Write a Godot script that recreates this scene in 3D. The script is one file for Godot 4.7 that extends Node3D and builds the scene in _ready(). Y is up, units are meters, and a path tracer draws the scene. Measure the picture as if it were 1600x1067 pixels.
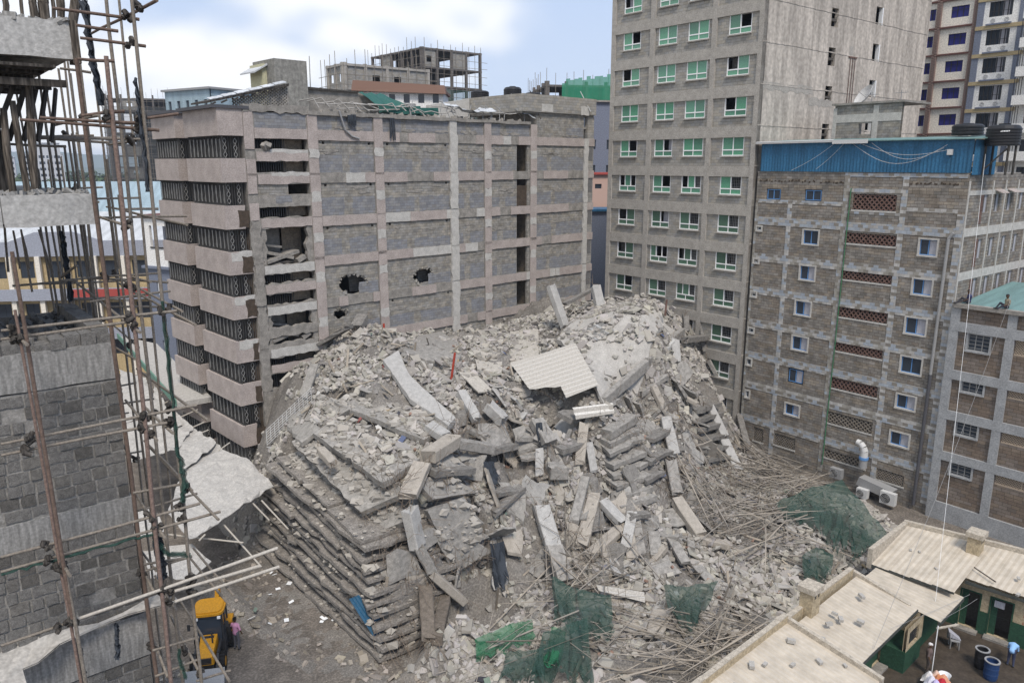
extends Node3D

# ---------------------------------------------------------------- mesh builder
class MB:
	var v := PackedVector3Array()
	var n := PackedVector3Array()
	var c := PackedColorArray()
	var col := Color(1, 1, 1)
	func tri(a: Vector3, b: Vector3, d: Vector3) -> void:  # counter-clockwise seen from outside
		var nn := (b - a).cross(d - a)
		if nn.length_squared() < 1e-14:
			return
		nn = nn.normalized()
		v.append(a); v.append(d); v.append(b)
		n.append(nn); n.append(nn); n.append(nn)
		c.append(col); c.append(col); c.append(col)
	func quad(a: Vector3, b: Vector3, d: Vector3, e: Vector3) -> void:
		tri(a, b, d)
		tri(a, d, e)
	func hexa(p: Array) -> void:  # p[0..3] bottom ring counter-clockwise from above, p[4..7] top ring
		quad(p[4], p[5], p[6], p[7])
		quad(p[3], p[2], p[1], p[0])
		for i in 4:
			var j := (i + 1) % 4
			quad(p[i], p[j], p[4 + j], p[4 + i])
	func box(x0: float, x1: float, y0: float, y1: float, z0: float, z1: float) -> void:
		hexa([Vector3(x0, y0, z1), Vector3(x1, y0, z1), Vector3(x1, y0, z0), Vector3(x0, y0, z0),
			Vector3(x0, y1, z1), Vector3(x1, y1, z1), Vector3(x1, y1, z0), Vector3(x0, y1, z0)])
	func tbox(t: Transform3D, s: Vector3) -> void:
		var p := []
		for y in [-0.5, 0.5]:
			for q in [[-0.5, 0.5], [0.5, 0.5], [0.5, -0.5], [-0.5, -0.5]]:
				p.append(t * Vector3(q[0] * s.x, y * s.y, q[1] * s.z))
		hexa(p)
	func bar(p: Vector3, q: Vector3, w: float, h: float, spin := 0.0) -> void:
		var z := (q - p).normalized()
		var x := z.cross(Vector3.UP)
		x = Vector3.RIGHT if x.length() < 0.01 else x.normalized()
		var b := Basis(x, x.cross(z).normalized() * -1.0, z)
		b = Basis(b.x, b.z.cross(b.x), b.z).rotated(z, spin)
		tbox(Transform3D(b, (p + q) * 0.5), Vector3(w, h, p.distance_to(q)))
	func tube(p: Vector3, q: Vector3, r0: float, r1: float, k := 6, caps := true) -> void:
		var z := (q - p).normalized()
		var x := z.cross(Vector3.UP)
		x = Vector3.RIGHT if x.length() < 0.01 else x.normalized()
		var y := z.cross(x)
		for i in k:
			var a0 := TAU * i / k
			var a1 := TAU * (i + 1) / k
			var d0 := x * cos(a0) + y * sin(a0)
			var d1 := x * cos(a1) + y * sin(a1)
			var vs := [p + d0 * r0, p + d1 * r0, q + d1 * r1, q + d0 * r1]
			var ns := [d0, d1, d1, d0]
			for m in [0, 2, 1, 0, 3, 2]:
				v.append(vs[m]); n.append(ns[m]); c.append(col)
			if caps:
				tri(p, vs[1], vs[0])
				tri(q, vs[3], vs[2])
	func path(pts: Array, r: float, k := 5) -> void:
		for i in pts.size() - 1:
			tube(pts[i], pts[i + 1], r, r, k, i == 0 or i == pts.size() - 2)
	func lathe(prof: Array, at: Vector3, k := 16) -> void:  # prof: Vector2(radius, height)
		for j in prof.size() - 1:
			var a: Vector2 = prof[j]
			var b: Vector2 = prof[j + 1]
			for i in k:
				var u := TAU * i / k
				var w := TAU * (i + 1) / k
				var p0 := at + Vector3(cos(u) * a.x, a.y, -sin(u) * a.x)
				var p1 := at + Vector3(cos(w) * a.x, a.y, -sin(w) * a.x)
				var q0 := at + Vector3(cos(u) * b.x, b.y, -sin(u) * b.x)
				var q1 := at + Vector3(cos(w) * b.x, b.y, -sin(w) * b.x)
				tri(p0, p1, q1)
				tri(p0, q1, q0)
	func plate(poly: PackedVector2Array, z0: float, z1: float, t := Transform3D()) -> void:  # outline in xy, front at z1
		if poly.size() < 3:
			return
		if Geometry2D.is_polygon_clockwise(poly):
			poly.reverse()
		var id := Geometry2D.triangulate_polygon(poly)
		for i in range(0, id.size(), 3):
			var a := poly[id[i]]
			var b := poly[id[i + 1]]
			var d := poly[id[i + 2]]
			if (b - a).cross(d - a) < 0:
				var s := b
				b = d
				d = s
			tri(t * Vector3(a.x, a.y, z1), t * Vector3(b.x, b.y, z1), t * Vector3(d.x, d.y, z1))
			tri(t * Vector3(a.x, a.y, z0), t * Vector3(d.x, d.y, z0), t * Vector3(b.x, b.y, z0))
		for i in poly.size():
			var a := poly[i]
			var b := poly[(i + 1) % poly.size()]
			quad(t * Vector3(a.x, a.y, z0), t * Vector3(b.x, b.y, z0), t * Vector3(b.x, b.y, z1), t * Vector3(a.x, a.y, z1))
	func wall(x0: float, x1: float, y0: float, y1: float, holes: Array, z: float, depth: float) -> void:  # in xy, front at z
		var xs := [x0, x1]
		var ys := [y0, y1]
		for h in holes:
			xs.append_array([h[0], h[1]]); ys.append_array([h[2], h[3]])
		xs.sort(); ys.sort()
		for j in ys.size() - 1:
			if ys[j + 1] - ys[j] < 1e-4:
				continue
			var my: float = (ys[j] + ys[j + 1]) * 0.5
			var from := x0
			var open := false
			for i in xs.size() - 1:
				if xs[i + 1] - xs[i] < 1e-4:
					continue
				var mx: float = (xs[i] + xs[i + 1]) * 0.5
				var inside := false
				for h in holes:
					if mx > h[0] and mx < h[1] and my > h[2] and my < h[3]:
						inside = true
						break
				if inside and not open:
					_strip(from, xs[i], ys[j], ys[j + 1], z, depth)
					open = true
				elif not inside and open:
					from = xs[i]
					open = false
			if not open:
				_strip(from, x1, ys[j], ys[j + 1], z, depth)
		for h in holes:
			var a: float = h[0]; var b: float = h[1]; var d: float = h[2]; var e: float = h[3]
			var w := z - depth
			quad(Vector3(a, d, w), Vector3(a, d, z), Vector3(a, e, z), Vector3(a, e, w))
			quad(Vector3(b, d, z), Vector3(b, d, w), Vector3(b, e, w), Vector3(b, e, z))
			quad(Vector3(a, d, w), Vector3(b, d, w), Vector3(b, d, z), Vector3(a, d, z))
			quad(Vector3(a, e, z), Vector3(b, e, z), Vector3(b, e, w), Vector3(a, e, w))
	func _strip(a: float, b: float, d: float, e: float, z: float, depth: float) -> void:
		if b - a < 1e-4:
			return
		quad(Vector3(a, d, z), Vector3(b, d, z), Vector3(b, e, z), Vector3(a, e, z))
		quad(Vector3(b, d, z - depth), Vector3(a, d, z - depth), Vector3(a, e, z - depth), Vector3(b, e, z - depth))
	func mesh() -> ArrayMesh:
		var m := ArrayMesh.new()
		if v.is_empty():
			return m
		var a := []
		a.resize(Mesh.ARRAY_MAX)
		a[Mesh.ARRAY_VERTEX] = v
		a[Mesh.ARRAY_NORMAL] = n
		a[Mesh.ARRAY_COLOR] = c
		m.add_surface_from_arrays(Mesh.PRIMITIVE_TRIANGLES, a)
		return m

# ---------------------------------------------------------------- naming helpers
func part(parent: Node, called: String, b: MB, m: Material, label := "") -> MeshInstance3D:
	var o := MeshInstance3D.new()
	o.name = called
	o.mesh = b.mesh()
	o.material_override = m
	if label:
		o.set_meta("label", label)
	parent.add_child(o, true)
	return o

func share(parent: Node, called: String, mesh: Mesh, m: Material, t: Transform3D) -> MeshInstance3D:
	var o := MeshInstance3D.new()
	o.name = called
	o.mesh = mesh
	o.material_override = m
	o.transform = t
	parent.add_child(o, true)
	return o

func tag(o: Node, label: String, category: String, group := "") -> Node:
	o.set_meta("label", label)
	o.set_meta("category", category)
	o.set_meta("kind", "thing")
	if group:
		o.set_meta("group", group)
	return o

func thing(called: String, label: String, category: String, at := Vector3.ZERO, turn := 0.0, group := "") -> Node3D:
	var o := Node3D.new()
	o.name = called
	add_child(o, true)
	o.position = at
	o.rotation.y = deg_to_rad(turn)
	tag(o, label, category, group)
	return o

func solo(called: String, label: String, category: String, b: MB, m: Material, group := "") -> MeshInstance3D:
	var o := part(self, called, b, m)
	tag(o, label, category, group)
	return o

func struct(called: String, b: MB, m: Material) -> MeshInstance3D:
	var o := part(self, called, b, m)
	o.set_meta("kind", "structure")
	return o

func stuff(o: Node) -> Node:
	o.set_meta("kind", "stuff")
	return o

func W(x: float, h: float, d: float) -> Vector3:
	return Vector3(x, h, -d)

var rng := RandomNumberGenerator.new()
func rf(a: float, b: float) -> float:
	return rng.randf_range(a, b)

func ragged(x0: float, x1: float, y0: float, y1: float, amp: float, step := 0.35) -> PackedVector2Array:
	var p := PackedVector2Array()
	var q := [Vector2(x0, y0), Vector2(x1, y0), Vector2(x1, y1), Vector2(x0, y1)]
	for i in 4:
		var a: Vector2 = q[i]
		var b: Vector2 = q[(i + 1) % 4]
		var k := maxi(1, int(a.distance_to(b) / step))
		var nn := (b - a).orthogonal().normalized()
		for j in k:
			var w := amp if j else amp * 0.5
			p.append(a.lerp(b, float(j) / k) + nn * rf(-w, w))
	return p

func blob(cx: float, cy: float, rx: float, ry: float, rough := 0.25, k := 14) -> PackedVector2Array:
	var p := PackedVector2Array()
	for i in k:
		var a := TAU * i / k
		var s := 1.0 + rf(-rough, rough)
		p.append(Vector2(cx + cos(a) * rx * s, cy + sin(a) * ry * s))
	return p

# ---------------------------------------------------------------- textures and materials
func noise(freq: float, sd: int, oct := 4, kind := FastNoiseLite.TYPE_SIMPLEX_SMOOTH, gain := 0.5) -> FastNoiseLite:
	var f := FastNoiseLite.new()
	f.noise_type = kind
	f.frequency = freq
	f.seed = sd
	f.fractal_octaves = oct
	f.fractal_gain = gain
	return f

func grey_tex(f: FastNoiseLite, lo: float, hi: float, w := 512, h := 512, fw := 0, fh := 0, gain := 1.0) -> ImageTexture:
	var im := f.get_seamless_image(w, h)
	im.convert(Image.FORMAT_L8)
	if fw:
		im.resize(fw, fh, Image.INTERPOLATE_CUBIC)
	var d := im.get_data()
	for i in d.size():
		var t := clampf((d[i] / 255.0 - 0.5) * gain + 0.5, 0, 1)
		d[i] = int(255.0 * (lo + (hi - lo) * t))
	return ImageTexture.create_from_image(Image.create_from_data(im.get_width(), im.get_height(), false, Image.FORMAT_L8, d))

func block_tex(rows: int, cols: int, joint: Color, tones: Array, jitter: float, relief: bool, sd: int) -> ImageTexture:
	var s := 512
	var im := Image.create(s, s, false, Image.FORMAT_RGB8)
	var f := noise(0.03, sd, 3)
	var g := noise(0.11, sd + 1, 2)
	var r := RandomNumberGenerator.new()
	r.seed = sd
	var tone := []
	for i in rows * cols:
		tone.append(tones[r.randi() % tones.size()] * r.randf_range(1.0 - jitter, 1.0))
	var rh := float(s) / rows
	var cw := float(s) / cols
	for y in s:
		for x in s:
			var wob := f.get_noise_2d(x, y) * 2.2
			var fy := y + wob
			var row := posmod(int(floor(fy / rh)), rows)
			var dy := fposmod(fy, rh)
			var sx := x + (cw * 0.5 if row % 2 else 0.0) + (row * 37 % 11) * 1.5 + wob
			var cc := posmod(int(floor(sx / cw)), cols)
			var dx := fposmod(sx, cw)
			var e := minf(minf(dy, rh - dy), minf(dx, cw - dx) * 1.2)
			var k := clampf((e - 0.7) / 1.6, 0, 1)
			var t: Color = tone[row * cols + cc]
			var sh := 1.0 + 0.13 * g.get_noise_2d(x, y)
			if relief:
				im.set_pixel(x, y, Color(k * 0.8 + 0.1 * (sh - 1.0) * 5.0, 0, 0))
			else:
				im.set_pixel(x, y, joint.lerp(Color(t.r * sh, t.g * sh, t.b * sh), k))
	return ImageTexture.create_from_image(im)

var TX := {}
var MT := {}

func mat(called: String, col: Color, rough := 0.9, t1 := "fine", s1 := 0.5, t2 := "", s2 := 0.08, bump := "", bcm := 1.0) -> StandardMaterial3D:
	var m := StandardMaterial3D.new()
	m.resource_name = called
	m.albedo_color = col.linear_to_srgb()
	m.roughness = rough
	m.metallic_specular = 0.35
	m.vertex_color_use_as_albedo = true
	if t1:
		m.albedo_texture = TX[t1]
		m.uv1_triplanar = true
		m.uv1_scale = Vector3.ONE * s1
		m.uv1_triplanar_sharpness = 8.0
	if t2:
		m.detail_enabled = true
		m.detail_blend_mode = BaseMaterial3D.BLEND_MODE_MUL
		m.detail_uv_layer = BaseMaterial3D.DETAIL_UV_2
		m.detail_albedo = TX[t2]
		m.uv2_triplanar = true
		m.uv2_scale = Vector3.ONE * s2
		m.uv2_triplanar_sharpness = 8.0
	if bump:
		m.heightmap_enabled = true
		m.heightmap_texture = TX[bump]
		m.heightmap_scale = bcm
	MT[called] = m
	return m

func make_materials() -> void:
	TX.fine = grey_tex(noise(0.035, 1, 5), 0.86, 1.0, 512, 512, 0, 0, 1.5)
	TX.grain = grey_tex(noise(0.16, 2, 3), 0.75, 1.0, 256, 256, 0, 0, 1.3)
	TX.coarse = grey_tex(noise(0.02, 3, 7, FastNoiseLite.TYPE_SIMPLEX_SMOOTH, 0.68), 0.88, 1.0, 512, 512, 0, 0, 1.4)
	TX.stain = grey_tex(noise(0.022, 4, 7, FastNoiseLite.TYPE_SIMPLEX_SMOOTH, 0.68), 0.78, 1.0, 512, 512, 0, 0, 1.5)
	TX.streak = grey_tex(noise(0.02, 5, 5), 0.88, 1.0, 512, 64, 512, 512, 1.5)
	TX.drip = grey_tex(noise(0.03, 8, 6, FastNoiseLite.TYPE_SIMPLEX_SMOOTH, 0.62), 0.8, 1.0, 512, 64, 512, 512, 1.7)
	TX.pebble = grey_tex(noise(0.045, 6, 2, FastNoiseLite.TYPE_CELLULAR), 0.72, 1.0, 512, 512, 0, 0, 1.4)
	TX.wood = grey_tex(noise(0.05, 7, 4), 0.55, 1.0, 512, 48, 512, 512, 1.8)
	var w := Color(1, 1, 1)
	TX.stone = block_tex(12, 6, Color(0.70, 0.685, 0.66), [w, w * 0.95, Color(0.97, 0.98, 1.0), Color(1, 0.985, 0.96)], 0.1, false, 11)
	TX.stone_relief = block_tex(12, 6, Color(0, 0, 0), [w], 0.0, true, 11)
	TX.brick = block_tex(13, 6, Color(0.52, 0.50, 0.47), [w, w * 0.92, Color(1, 0.97, 0.93), Color(0.95, 0.92, 0.89)], 0.12, false, 12)
	TX.brick_relief = block_tex(13, 6, Color(0, 0, 0), [w], 0.0, true, 12)
	TX.pale = block_tex(8, 5, Color(0.66, 0.64, 0.61), [w, w, w * 0.92, Color(0.88, 0.87, 0.84), Color(0.74, 0.72, 0.69), Color(0.88, 0.93, 1.0)], 0.12, false, 13)
	mat("pink", Color(0.49, 0.425, 0.39), 0.92, "fine", 0.45, "coarse", 0.07, "grain", 0.3)
	mat("pale_plaster", Color(0.60, 0.58, 0.54), 0.92, "fine", 0.6, "coarse", 0.15, "grain", 0.4)
	mat("raw_concrete", Color(0.37, 0.345, 0.31), 0.95, "fine", 0.6, "stain", 0.12, "grain", 0.8)
	mat("bare_stone", Color(0.385, 0.365, 0.33), 0.95, "stone", 0.40, "stain", 0.11, "stone_relief", 1.4)
	mat("blue_grey_paint", Color(0.285, 0.288, 0.30), 0.85, "stone", 0.40, "coarse", 0.13, "stone_relief", 0.5)
	mat("dark_stain", Color(0.10, 0.075, 0.055), 0.95, "fine", 0.7, "stain", 0.2, "grain", 1.0)
	mat("black_metal", Color(0.035, 0.035, 0.037), 0.6, "")
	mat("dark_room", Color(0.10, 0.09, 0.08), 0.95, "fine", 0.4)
	mat("inner_wall", Color(0.33, 0.27, 0.2), 0.95, "fine", 0.4, "stain", 0.2)
	mat("grille_iron", Color(0.085, 0.083, 0.08), 0.7, "fine", 1.0)
	mat("grille_pale", Color(0.36, 0.355, 0.34), 0.7, "fine", 1.0)
	mat("white_metal", Color(0.62, 0.62, 0.61), 0.6, "fine", 0.8)
	mat("fascia", Color(0.09, 0.09, 0.10), 0.7, "fine", 0.5)
	mat("curtain", Color(0.11, 0.105, 0.10), 0.9, "streak", 1.2, "stain", 0.6)
	# tower
	mat("tower_stone", Color(0.395, 0.378, 0.345), 0.92, "stone", 0.36, "coarse", 0.06, "stone_relief", 1.2)
	mat("tower_band", Color(0.47, 0.44, 0.395), 0.92, "fine", 0.4, "coarse", 0.12, "grain", 0.4)
	mat("cast_wall", Color(0.62, 0.56, 0.49), 0.92, "fine", 0.12, "drip", 0.05, "fine", 1.0)
	mat("frame_white", Color(0.78, 0.79, 0.79), 0.45, "")
	var g := mat("green_glass", Color(0.13, 0.37, 0.23), 0.12, "fine", 0.5)
	g.metallic_specular = 0.5
	# brick block
	mat("brown_block", Color(0.335, 0.308, 0.275), 0.95, "brick", 0.36, "stain", 0.075, "brick_relief", 1.6)
	mat("pale_block", Color(0.55, 0.535, 0.51), 0.92, "pale", 0.55, "coarse", 0.12, "grain", 0.5)
	mat("blue_sheet", Color(0.038, 0.16, 0.30), 0.5, "fine", 0.3, "streak", 0.12)
	mat("blue_frame", Color(0.11, 0.25, 0.50), 0.55, "")
	var dg := mat("dark_glass", Color(0.035, 0.045, 0.06), 0.1, "")
	dg.metallic_specular = 0.5
	mat("lace", Color(0.42, 0.42, 0.46), 0.9, "streak", 1.5)
	mat("claustra", Color(0.22, 0.135, 0.11), 0.9, "fine", 0.8, "stain", 0.2)
	mat("claustra_grey", Color(0.30, 0.26, 0.215), 0.9, "fine", 0.8, "stain", 0.2)
	mat("grey_paint", Color(0.40, 0.41, 0.42), 0.9, "fine", 0.4, "coarse", 0.1)
	mat("umber_block", Color(0.25, 0.21, 0.18), 0.95, "brick", 0.33, "coarse", 0.1, "brick_relief", 1.2)
	mat("lattice", Color(0.47, 0.38, 0.29), 0.8, "fine", 0.8)
	mat("leaf_iron", Color(0.17, 0.168, 0.16), 0.6, "")
	mat("steel_grey", Color(0.32, 0.32, 0.32), 0.5, "fine", 0.8)
	mat("green_pipe", Color(0.05, 0.16, 0.08), 0.5, "")
	mat("black_plastic", Color(0.022, 0.022, 0.024), 0.45, "fine", 0.5)
	mat("teal_roof", Color(0.20, 0.33, 0.32), 0.6, "fine", 0.4, "streak", 0.15)

# ---------------------------------------------------------------- sky
func make_sky() -> ImageTexture:
	var w := 640
	var h := 320
	var im := Image.create(w, h, false, Image.FORMAT_RGBF)
	var f := noise(1.1, 21, 5)
	var g := noise(3.0, 22, 4)
	for y in h:
		var el := PI * (0.5 - (y + 0.5) / h)
		var up := sin(el)
		for x in w:
			var az := TAU * ((x + 0.5) / w - 0.5)      # 0 = straight ahead (-Z)
			var d := Vector3(sin(az) * cos(el), up, -cos(az) * cos(el))
			var k := 1.0 / (absf(up) + 0.18)           # clouds lie in a layer: they flatten towards the horizon
			var p := Vector3(d.x * k, 0.35 * k, d.z * k)
			var cl := f.get_noise_3dv(p) * 0.75 + 0.28 * g.get_noise_3dv(p * 1.3)
			cl = smoothstep(-0.24, 0.34, cl + 0.6 * d.x - 0.12 + 0.12 * (1.0 - smoothstep(0.0, 0.25, up)))
			var blue := Color(0.40, 0.52, 0.755).lerp(Color(0.54, 0.63, 0.775), smoothstep(0.35, 0.0, up))
			var white := Color(0.88, 0.885, 0.89) * (1.0 + 0.1 * up)
			var o := blue.lerp(white, cl * 0.92)
			if up < 0.0:
				o = o.lerp(Color(0.30, 0.28, 0.26), smoothstep(0.0, -0.1, up))
			im.set_pixel(x, y, o)
	return ImageTexture.create_from_image(im)

func _ready() -> void:
	rng.seed = 7
	# --- camera, sky, sun, exposure
	var cam := Camera3D.new()
	cam.name = "camera"
	cam.fov = 47.95
	cam.near = 0.1
	cam.far = 6000.0
	cam.position = Vector3(0, 24, 0)
	cam.rotation_degrees.x = -13.04
	cam.current = true
	add_child(cam)
	var e := Environment.new()
	e.tonemap_mode = Environment.TONE_MAPPER_LINEAR
	e.tonemap_exposure = 1.12
	e.background_mode = Environment.BG_SKY
	var sky := Sky.new()
	var sm := PanoramaSkyMaterial.new()
	sm.panorama = make_sky()
	sm.energy_multiplier = 1.12
	sky.sky_material = sm
	e.sky = sky
	e.fog_enabled = true
	e.fog_density = 0.00022
	e.fog_light_color = Color(0.80, 0.85, 0.92)
	e.sdfgi_enabled = true
	e.ssao_enabled = true
	e.ssil_enabled = true
	var we := WorldEnvironment.new()
	we.name = "world_environment"
	we.environment = e
	add_child(we)
	var sun := DirectionalLight3D.new()
	sun.name = "sun"
	sun.light_energy = 0.95
	sun.light_color = Color(1.0, 0.965, 0.92)
	sun.light_angular_distance = 16.0
	sun.shadow_enabled = true
	sun.rotation_degrees = Vector3(-55, 14, 0)
	add_child(sun)
	make_materials()
	build_ground()
	build_pink()
	build_tower()
	build_brick()
	build_grey()
	build_mound()
	build_rubble()
	build_near()
	build_street()
	build_houses()
	build_people()
	build_back()
	build_roof_things()

func build_ground() -> void:
	var b := MB.new()
	b.quad(Vector3(-3000, 0, 60), Vector3(3000, 0, 60), Vector3(3000, 0, -4000), Vector3(-3000, 0, -4000))
	mat("ground_dirt", Color(0.27, 0.235, 0.20), 0.95, "pebble", 0.35, "stain", 0.06, "pebble", 4.0)
	struct("ground", b, MT.ground_dirt)

# ---------------------------------------------------------------- pink building with the damaged party wall
func stones_with_hole(x0: float, x1: float, y0: float, y1: float, hole: PackedVector2Array, z0: float, z1: float) -> MB:
	var b := MB.new()
	var c := Vector2.ZERO
	for p in hole:
		c += p / hole.size()
	for side in [[x0, c.x], [c.x, x1]]:
		var r := PackedVector2Array([Vector2(side[0], y0), Vector2(side[1], y0), Vector2(side[1], y1), Vector2(side[0], y1)])
		for q in Geometry2D.clip_polygons(r, hole):
			b.plate(q, z0, z1)
	return b

func patch(t: Node, called: String, poly: PackedVector2Array, z0: float, z1: float, m: Material) -> void:
	var b := MB.new()
	b.plate(poly, z0, z1)
	part(t, called, b, m)

func build_pink() -> void:
	var t := thing("apartment_block", "pink and grey eight storey block with stripped party wall of bands and columns", "building", W(-16.804, 0, 51.80), 43.4)
	var cols := [[-0.74, -0.05], [3.81, 4.62], [9.19, 9.98], [16.32, 17.04], [19.97, 20.76], [25.37, 26.17], [32.48, 33.0]]
	var tops := [26.27, 23.36, 20.36, 17.52, 14.45, 11.5, 8.5, 5.5, 2.5]
	# floors, back wall and roof make the inside dark
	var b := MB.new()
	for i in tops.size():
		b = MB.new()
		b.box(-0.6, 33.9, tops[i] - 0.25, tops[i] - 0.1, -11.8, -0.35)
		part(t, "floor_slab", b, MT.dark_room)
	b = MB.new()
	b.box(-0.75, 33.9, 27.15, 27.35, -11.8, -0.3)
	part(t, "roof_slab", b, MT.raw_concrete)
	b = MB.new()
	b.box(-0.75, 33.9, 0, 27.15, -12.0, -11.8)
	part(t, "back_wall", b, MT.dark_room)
	b = MB.new()
	b.box(33.7, 33.9, 0, 27.15, -11.8, -0.3)
	b.box(22.6, 22.75, 0, 27.1, -4.0, -0.3)
	b.box(25.5, 25.65, 0, 27.1, -4.0, -0.3)
	b.box(22.75, 25.5, 0, 27.1, -2.1, -2.0)
	b.box(4.2, 4.35, 0, 27.1, -7.0, -0.3)
	part(t, "partition_wall", b, MT.inner_wall)
	b = MB.new()
	for i in 7:
		b.box(24.75, 25.4, tops[i] - 2.9, tops[i] - 0.75, -1.99, -1.93)
	part(t, "inner_door", b, MT.dark_room)
	# columns: plaster that has fallen off in places
	for i in cols.size():
		var c: Array = cols[i]
		b = MB.new()
		var y := 0.0
		var top: float = 27.35 if i < 6 else 26.0
		var hi: float = 0.06 if i == 3 else (0.03 if i == 6 else 0.0)
		b.box(c[0], c[1], 0.0, top, -0.5, -0.03 + hi)
		part(t, "column", b, MT.pale_plaster if i in [3, 6] else MT.raw_concrete)
		for k in range(tops.size() - 1, -1, -1):
			var y0: float = tops[k] - 2.95
			var joint: float = tops[k] - rf(1.25, 1.7)
			if i in [3, 6]:
				patch(t, "white_patch", ragged(c[0] - 0.02, c[1] + 0.02, y0, y0 + 2.95, 0.07, 0.3), -0.03, 0.035 + hi, MT.pale_plaster)
				continue
			var low: float = 20.9 if i == 0 else -9.0
			if y0 < low - 1.0:
				patch(t, "broken_edge", ragged(c[0], c[1], y0, minf(y0 + 2.9, 20.6), 0.12, 0.3), -0.02, 0.05, MT.raw_concrete)
				continue
			patch(t, "plaster", ragged(c[0] + 0.02, c[1] - 0.02, y0 - 0.1, joint - 0.35, 0.03, 0.5), -0.02, 0.03, MT.pink)
			if i > 0:
				patch(t, "white_patch", ragged(c[0] + 0.04, c[1] - 0.04, joint - 0.35, joint + 0.3, 0.1, 0.25), -0.02, 0.036, MT.pale_plaster)
			patch(t, "plaster", ragged(c[0] + 0.02, c[1] - 0.02, joint + 0.28, tops[k] + 0.02 if k else 27.3, 0.03, 0.5), -0.02, 0.03, MT.pink)
	# bands
	for k in tops.size():
		for i in 6:
			var x0: float = cols[i][1]
			var x1: float = cols[i + 1][0]
			if i == 0:
				continue
			b = MB.new()
			b.box(x0, x1, tops[k] - 0.68, tops[k], -0.4, -0.05)
			part(t, "band", b, MT.raw_concrete)
			var x := x0
			while x < x1 - 0.05:
				var w := minf(rf(0.7, 2.6), x1 - x)
				if x1 - x - w < 0.4:
					w = x1 - x
				var r := rf(0, 1)
				var pl := ragged(x, x + w, tops[k] - 0.69, tops[k] + 0.01, 0.02, 0.3)
				if r < 0.62:
					patch(t, "plaster", pl, -0.05, rf(-0.01, 0.01), MT.pink)
				elif r < 0.8:
					patch(t, "white_patch", pl, -0.05, rf(-0.02, 0.0), MT.pale_plaster)
				x += w
	# panels between the bands
	var holes := {
		"1_3": blob(6.9, 15.3, 1.25, 0.74, 0.1, 18), "2_3": blob(13.5, 15.3, 1.0, 0.66, 0.1, 18), "1_4": blob(5.75, 13.2, 0.62, 0.42, 0.08, 16)}
	for k in range(-1, tops.size() - 1):
		for i in range(1, 6):
			var x0: float = cols[i][1]
			var x1: float = cols[i + 1][0]
			var y0: float = tops[k + 1]
			var y1: float = tops[k] - 0.68 if k >= 0 else (27.3 if i < 5 else 28.4)
			var z := -0.13
			var key := "%d_%d" % [i, k]
			var right := x1
			if i == 4 and k >= 0:
				right = 23.82
				if k == 1:
					b = MB.new()
					b.plate(ragged(23.83, 25.1, y0, y1 - 0.55, 0.05), -0.3, -0.2)
					part(t, "soot_black_infill", b, MT.dark_stain)
			if holes.has(key):
				var rim := MB.new()
				for q in 14:
					var pt: Vector2 = holes[key][q]
					rim.tbox(Transform3D(Basis.from_euler(Vector3(rf(-1, 1), rf(-1, 1), rf(-1, 1))), Vector3(pt.x, pt.y - 0.05, z - 0.12)), Vector3(rf(0.15, 0.4), rf(0.12, 0.2), 0.22))
				rim.box(lerpf(x0, x1, 0.62), x1 - 0.3, y0, y1 - 0.4, -1.6, -1.5)
				stuff(part(t, "broken_stones", rim, MT.bare_stone))
				b = stones_with_hole(x0, x1, y0, y1, holes[key], z - 0.2, z)
			else:
				b = MB.new()
				var hs := []
				if i < 3 and k >= 0 and k < 5:
					for hx in [x0 + 0.35, x1 - 0.45]:
						hs.append([hx, hx + 0.2, y1 - 0.26, y1 - 0.08])
				b.wall(x0, right, y0, y1, hs, z, 0.2)
			part(t, "stone_panel", b, MT.bare_stone)
			if i == 4 and k >= 0:
				b = MB.new()
				b.box(25.1, 25.37, y0, y1, -0.33, z)
				part(t, "stone_panel", b, MT.bare_stone)
			# remains of paint
			var full: bool = k == -1
			var py := y0 + (y1 - y0) * (1.0 if full else rf(0.38, 0.6))
			var gap := rf(0.25, 0.5)
			var gx := lerpf(x0, right, gap)
			if not holes.has(key) and not (i == 5 and k == -1):
				patch(t, "paint_patch", ragged(x0 + 0.03, gx - 0.35, y0 + 0.05, py - 0.05, 0.06, 0.3), z - 0.01, z + 0.006, MT.blue_grey_paint)
				patch(t, "paint_patch", ragged(gx + rf(0.1, 0.5), right - 0.03, y0 + 0.05, py - 0.05, 0.07, 0.3), z - 0.01, z + 0.006, MT.blue_grey_paint)
			else:
				patch(t, "paint_patch", ragged(lerpf(x0, right, 0.62), right - 0.03, y0 + 0.05, y0 + 0.9, 0.07, 0.3), z - 0.01, z + 0.006, MT.blue_grey_paint)
			for q in 2:
				if holes.has(key):
					continue
				patch(t, "mortar_smear", blob(rf(x0 + 0.6, right - 0.6), rf(py, y1 - 0.2) if not full else y0 + 0.2, rf(0.3, 0.8), rf(0.08, 0.16), 0.4), z - 0.01, z + 0.03, MT.raw_concrete)
	# coping and the higher block at the right end
	b = MB.new()
	b.plate(ragged(3.9, 25.3, 27.28, 27.52, 0.04, 0.6), -0.4, 0.1)
	part(t, "coping", b, MT.raw_concrete)
	b = MB.new()
	b.plate(ragged(-0.7, 4.0, 27.3, 27.75, 0.1, 0.4), -0.4, 0.06)
	part(t, "coping", b, MT.raw_concrete)
	b = MB.new()
	b.box(24.33, 33.9, 28.4, 29.85, -0.22, 0.12)
	b.box(24.33, 24.55, 28.4, 29.85, -8.0, -0.221)
	part(t, "parapet_wall", b, MT.tower_stone)
	b = MB.new()
	patch(t, "white_patch", ragged(26.6, 28.0, 28.45, 29.1, 0.06), 0.11, 0.126, MT.pale_plaster)
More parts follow.
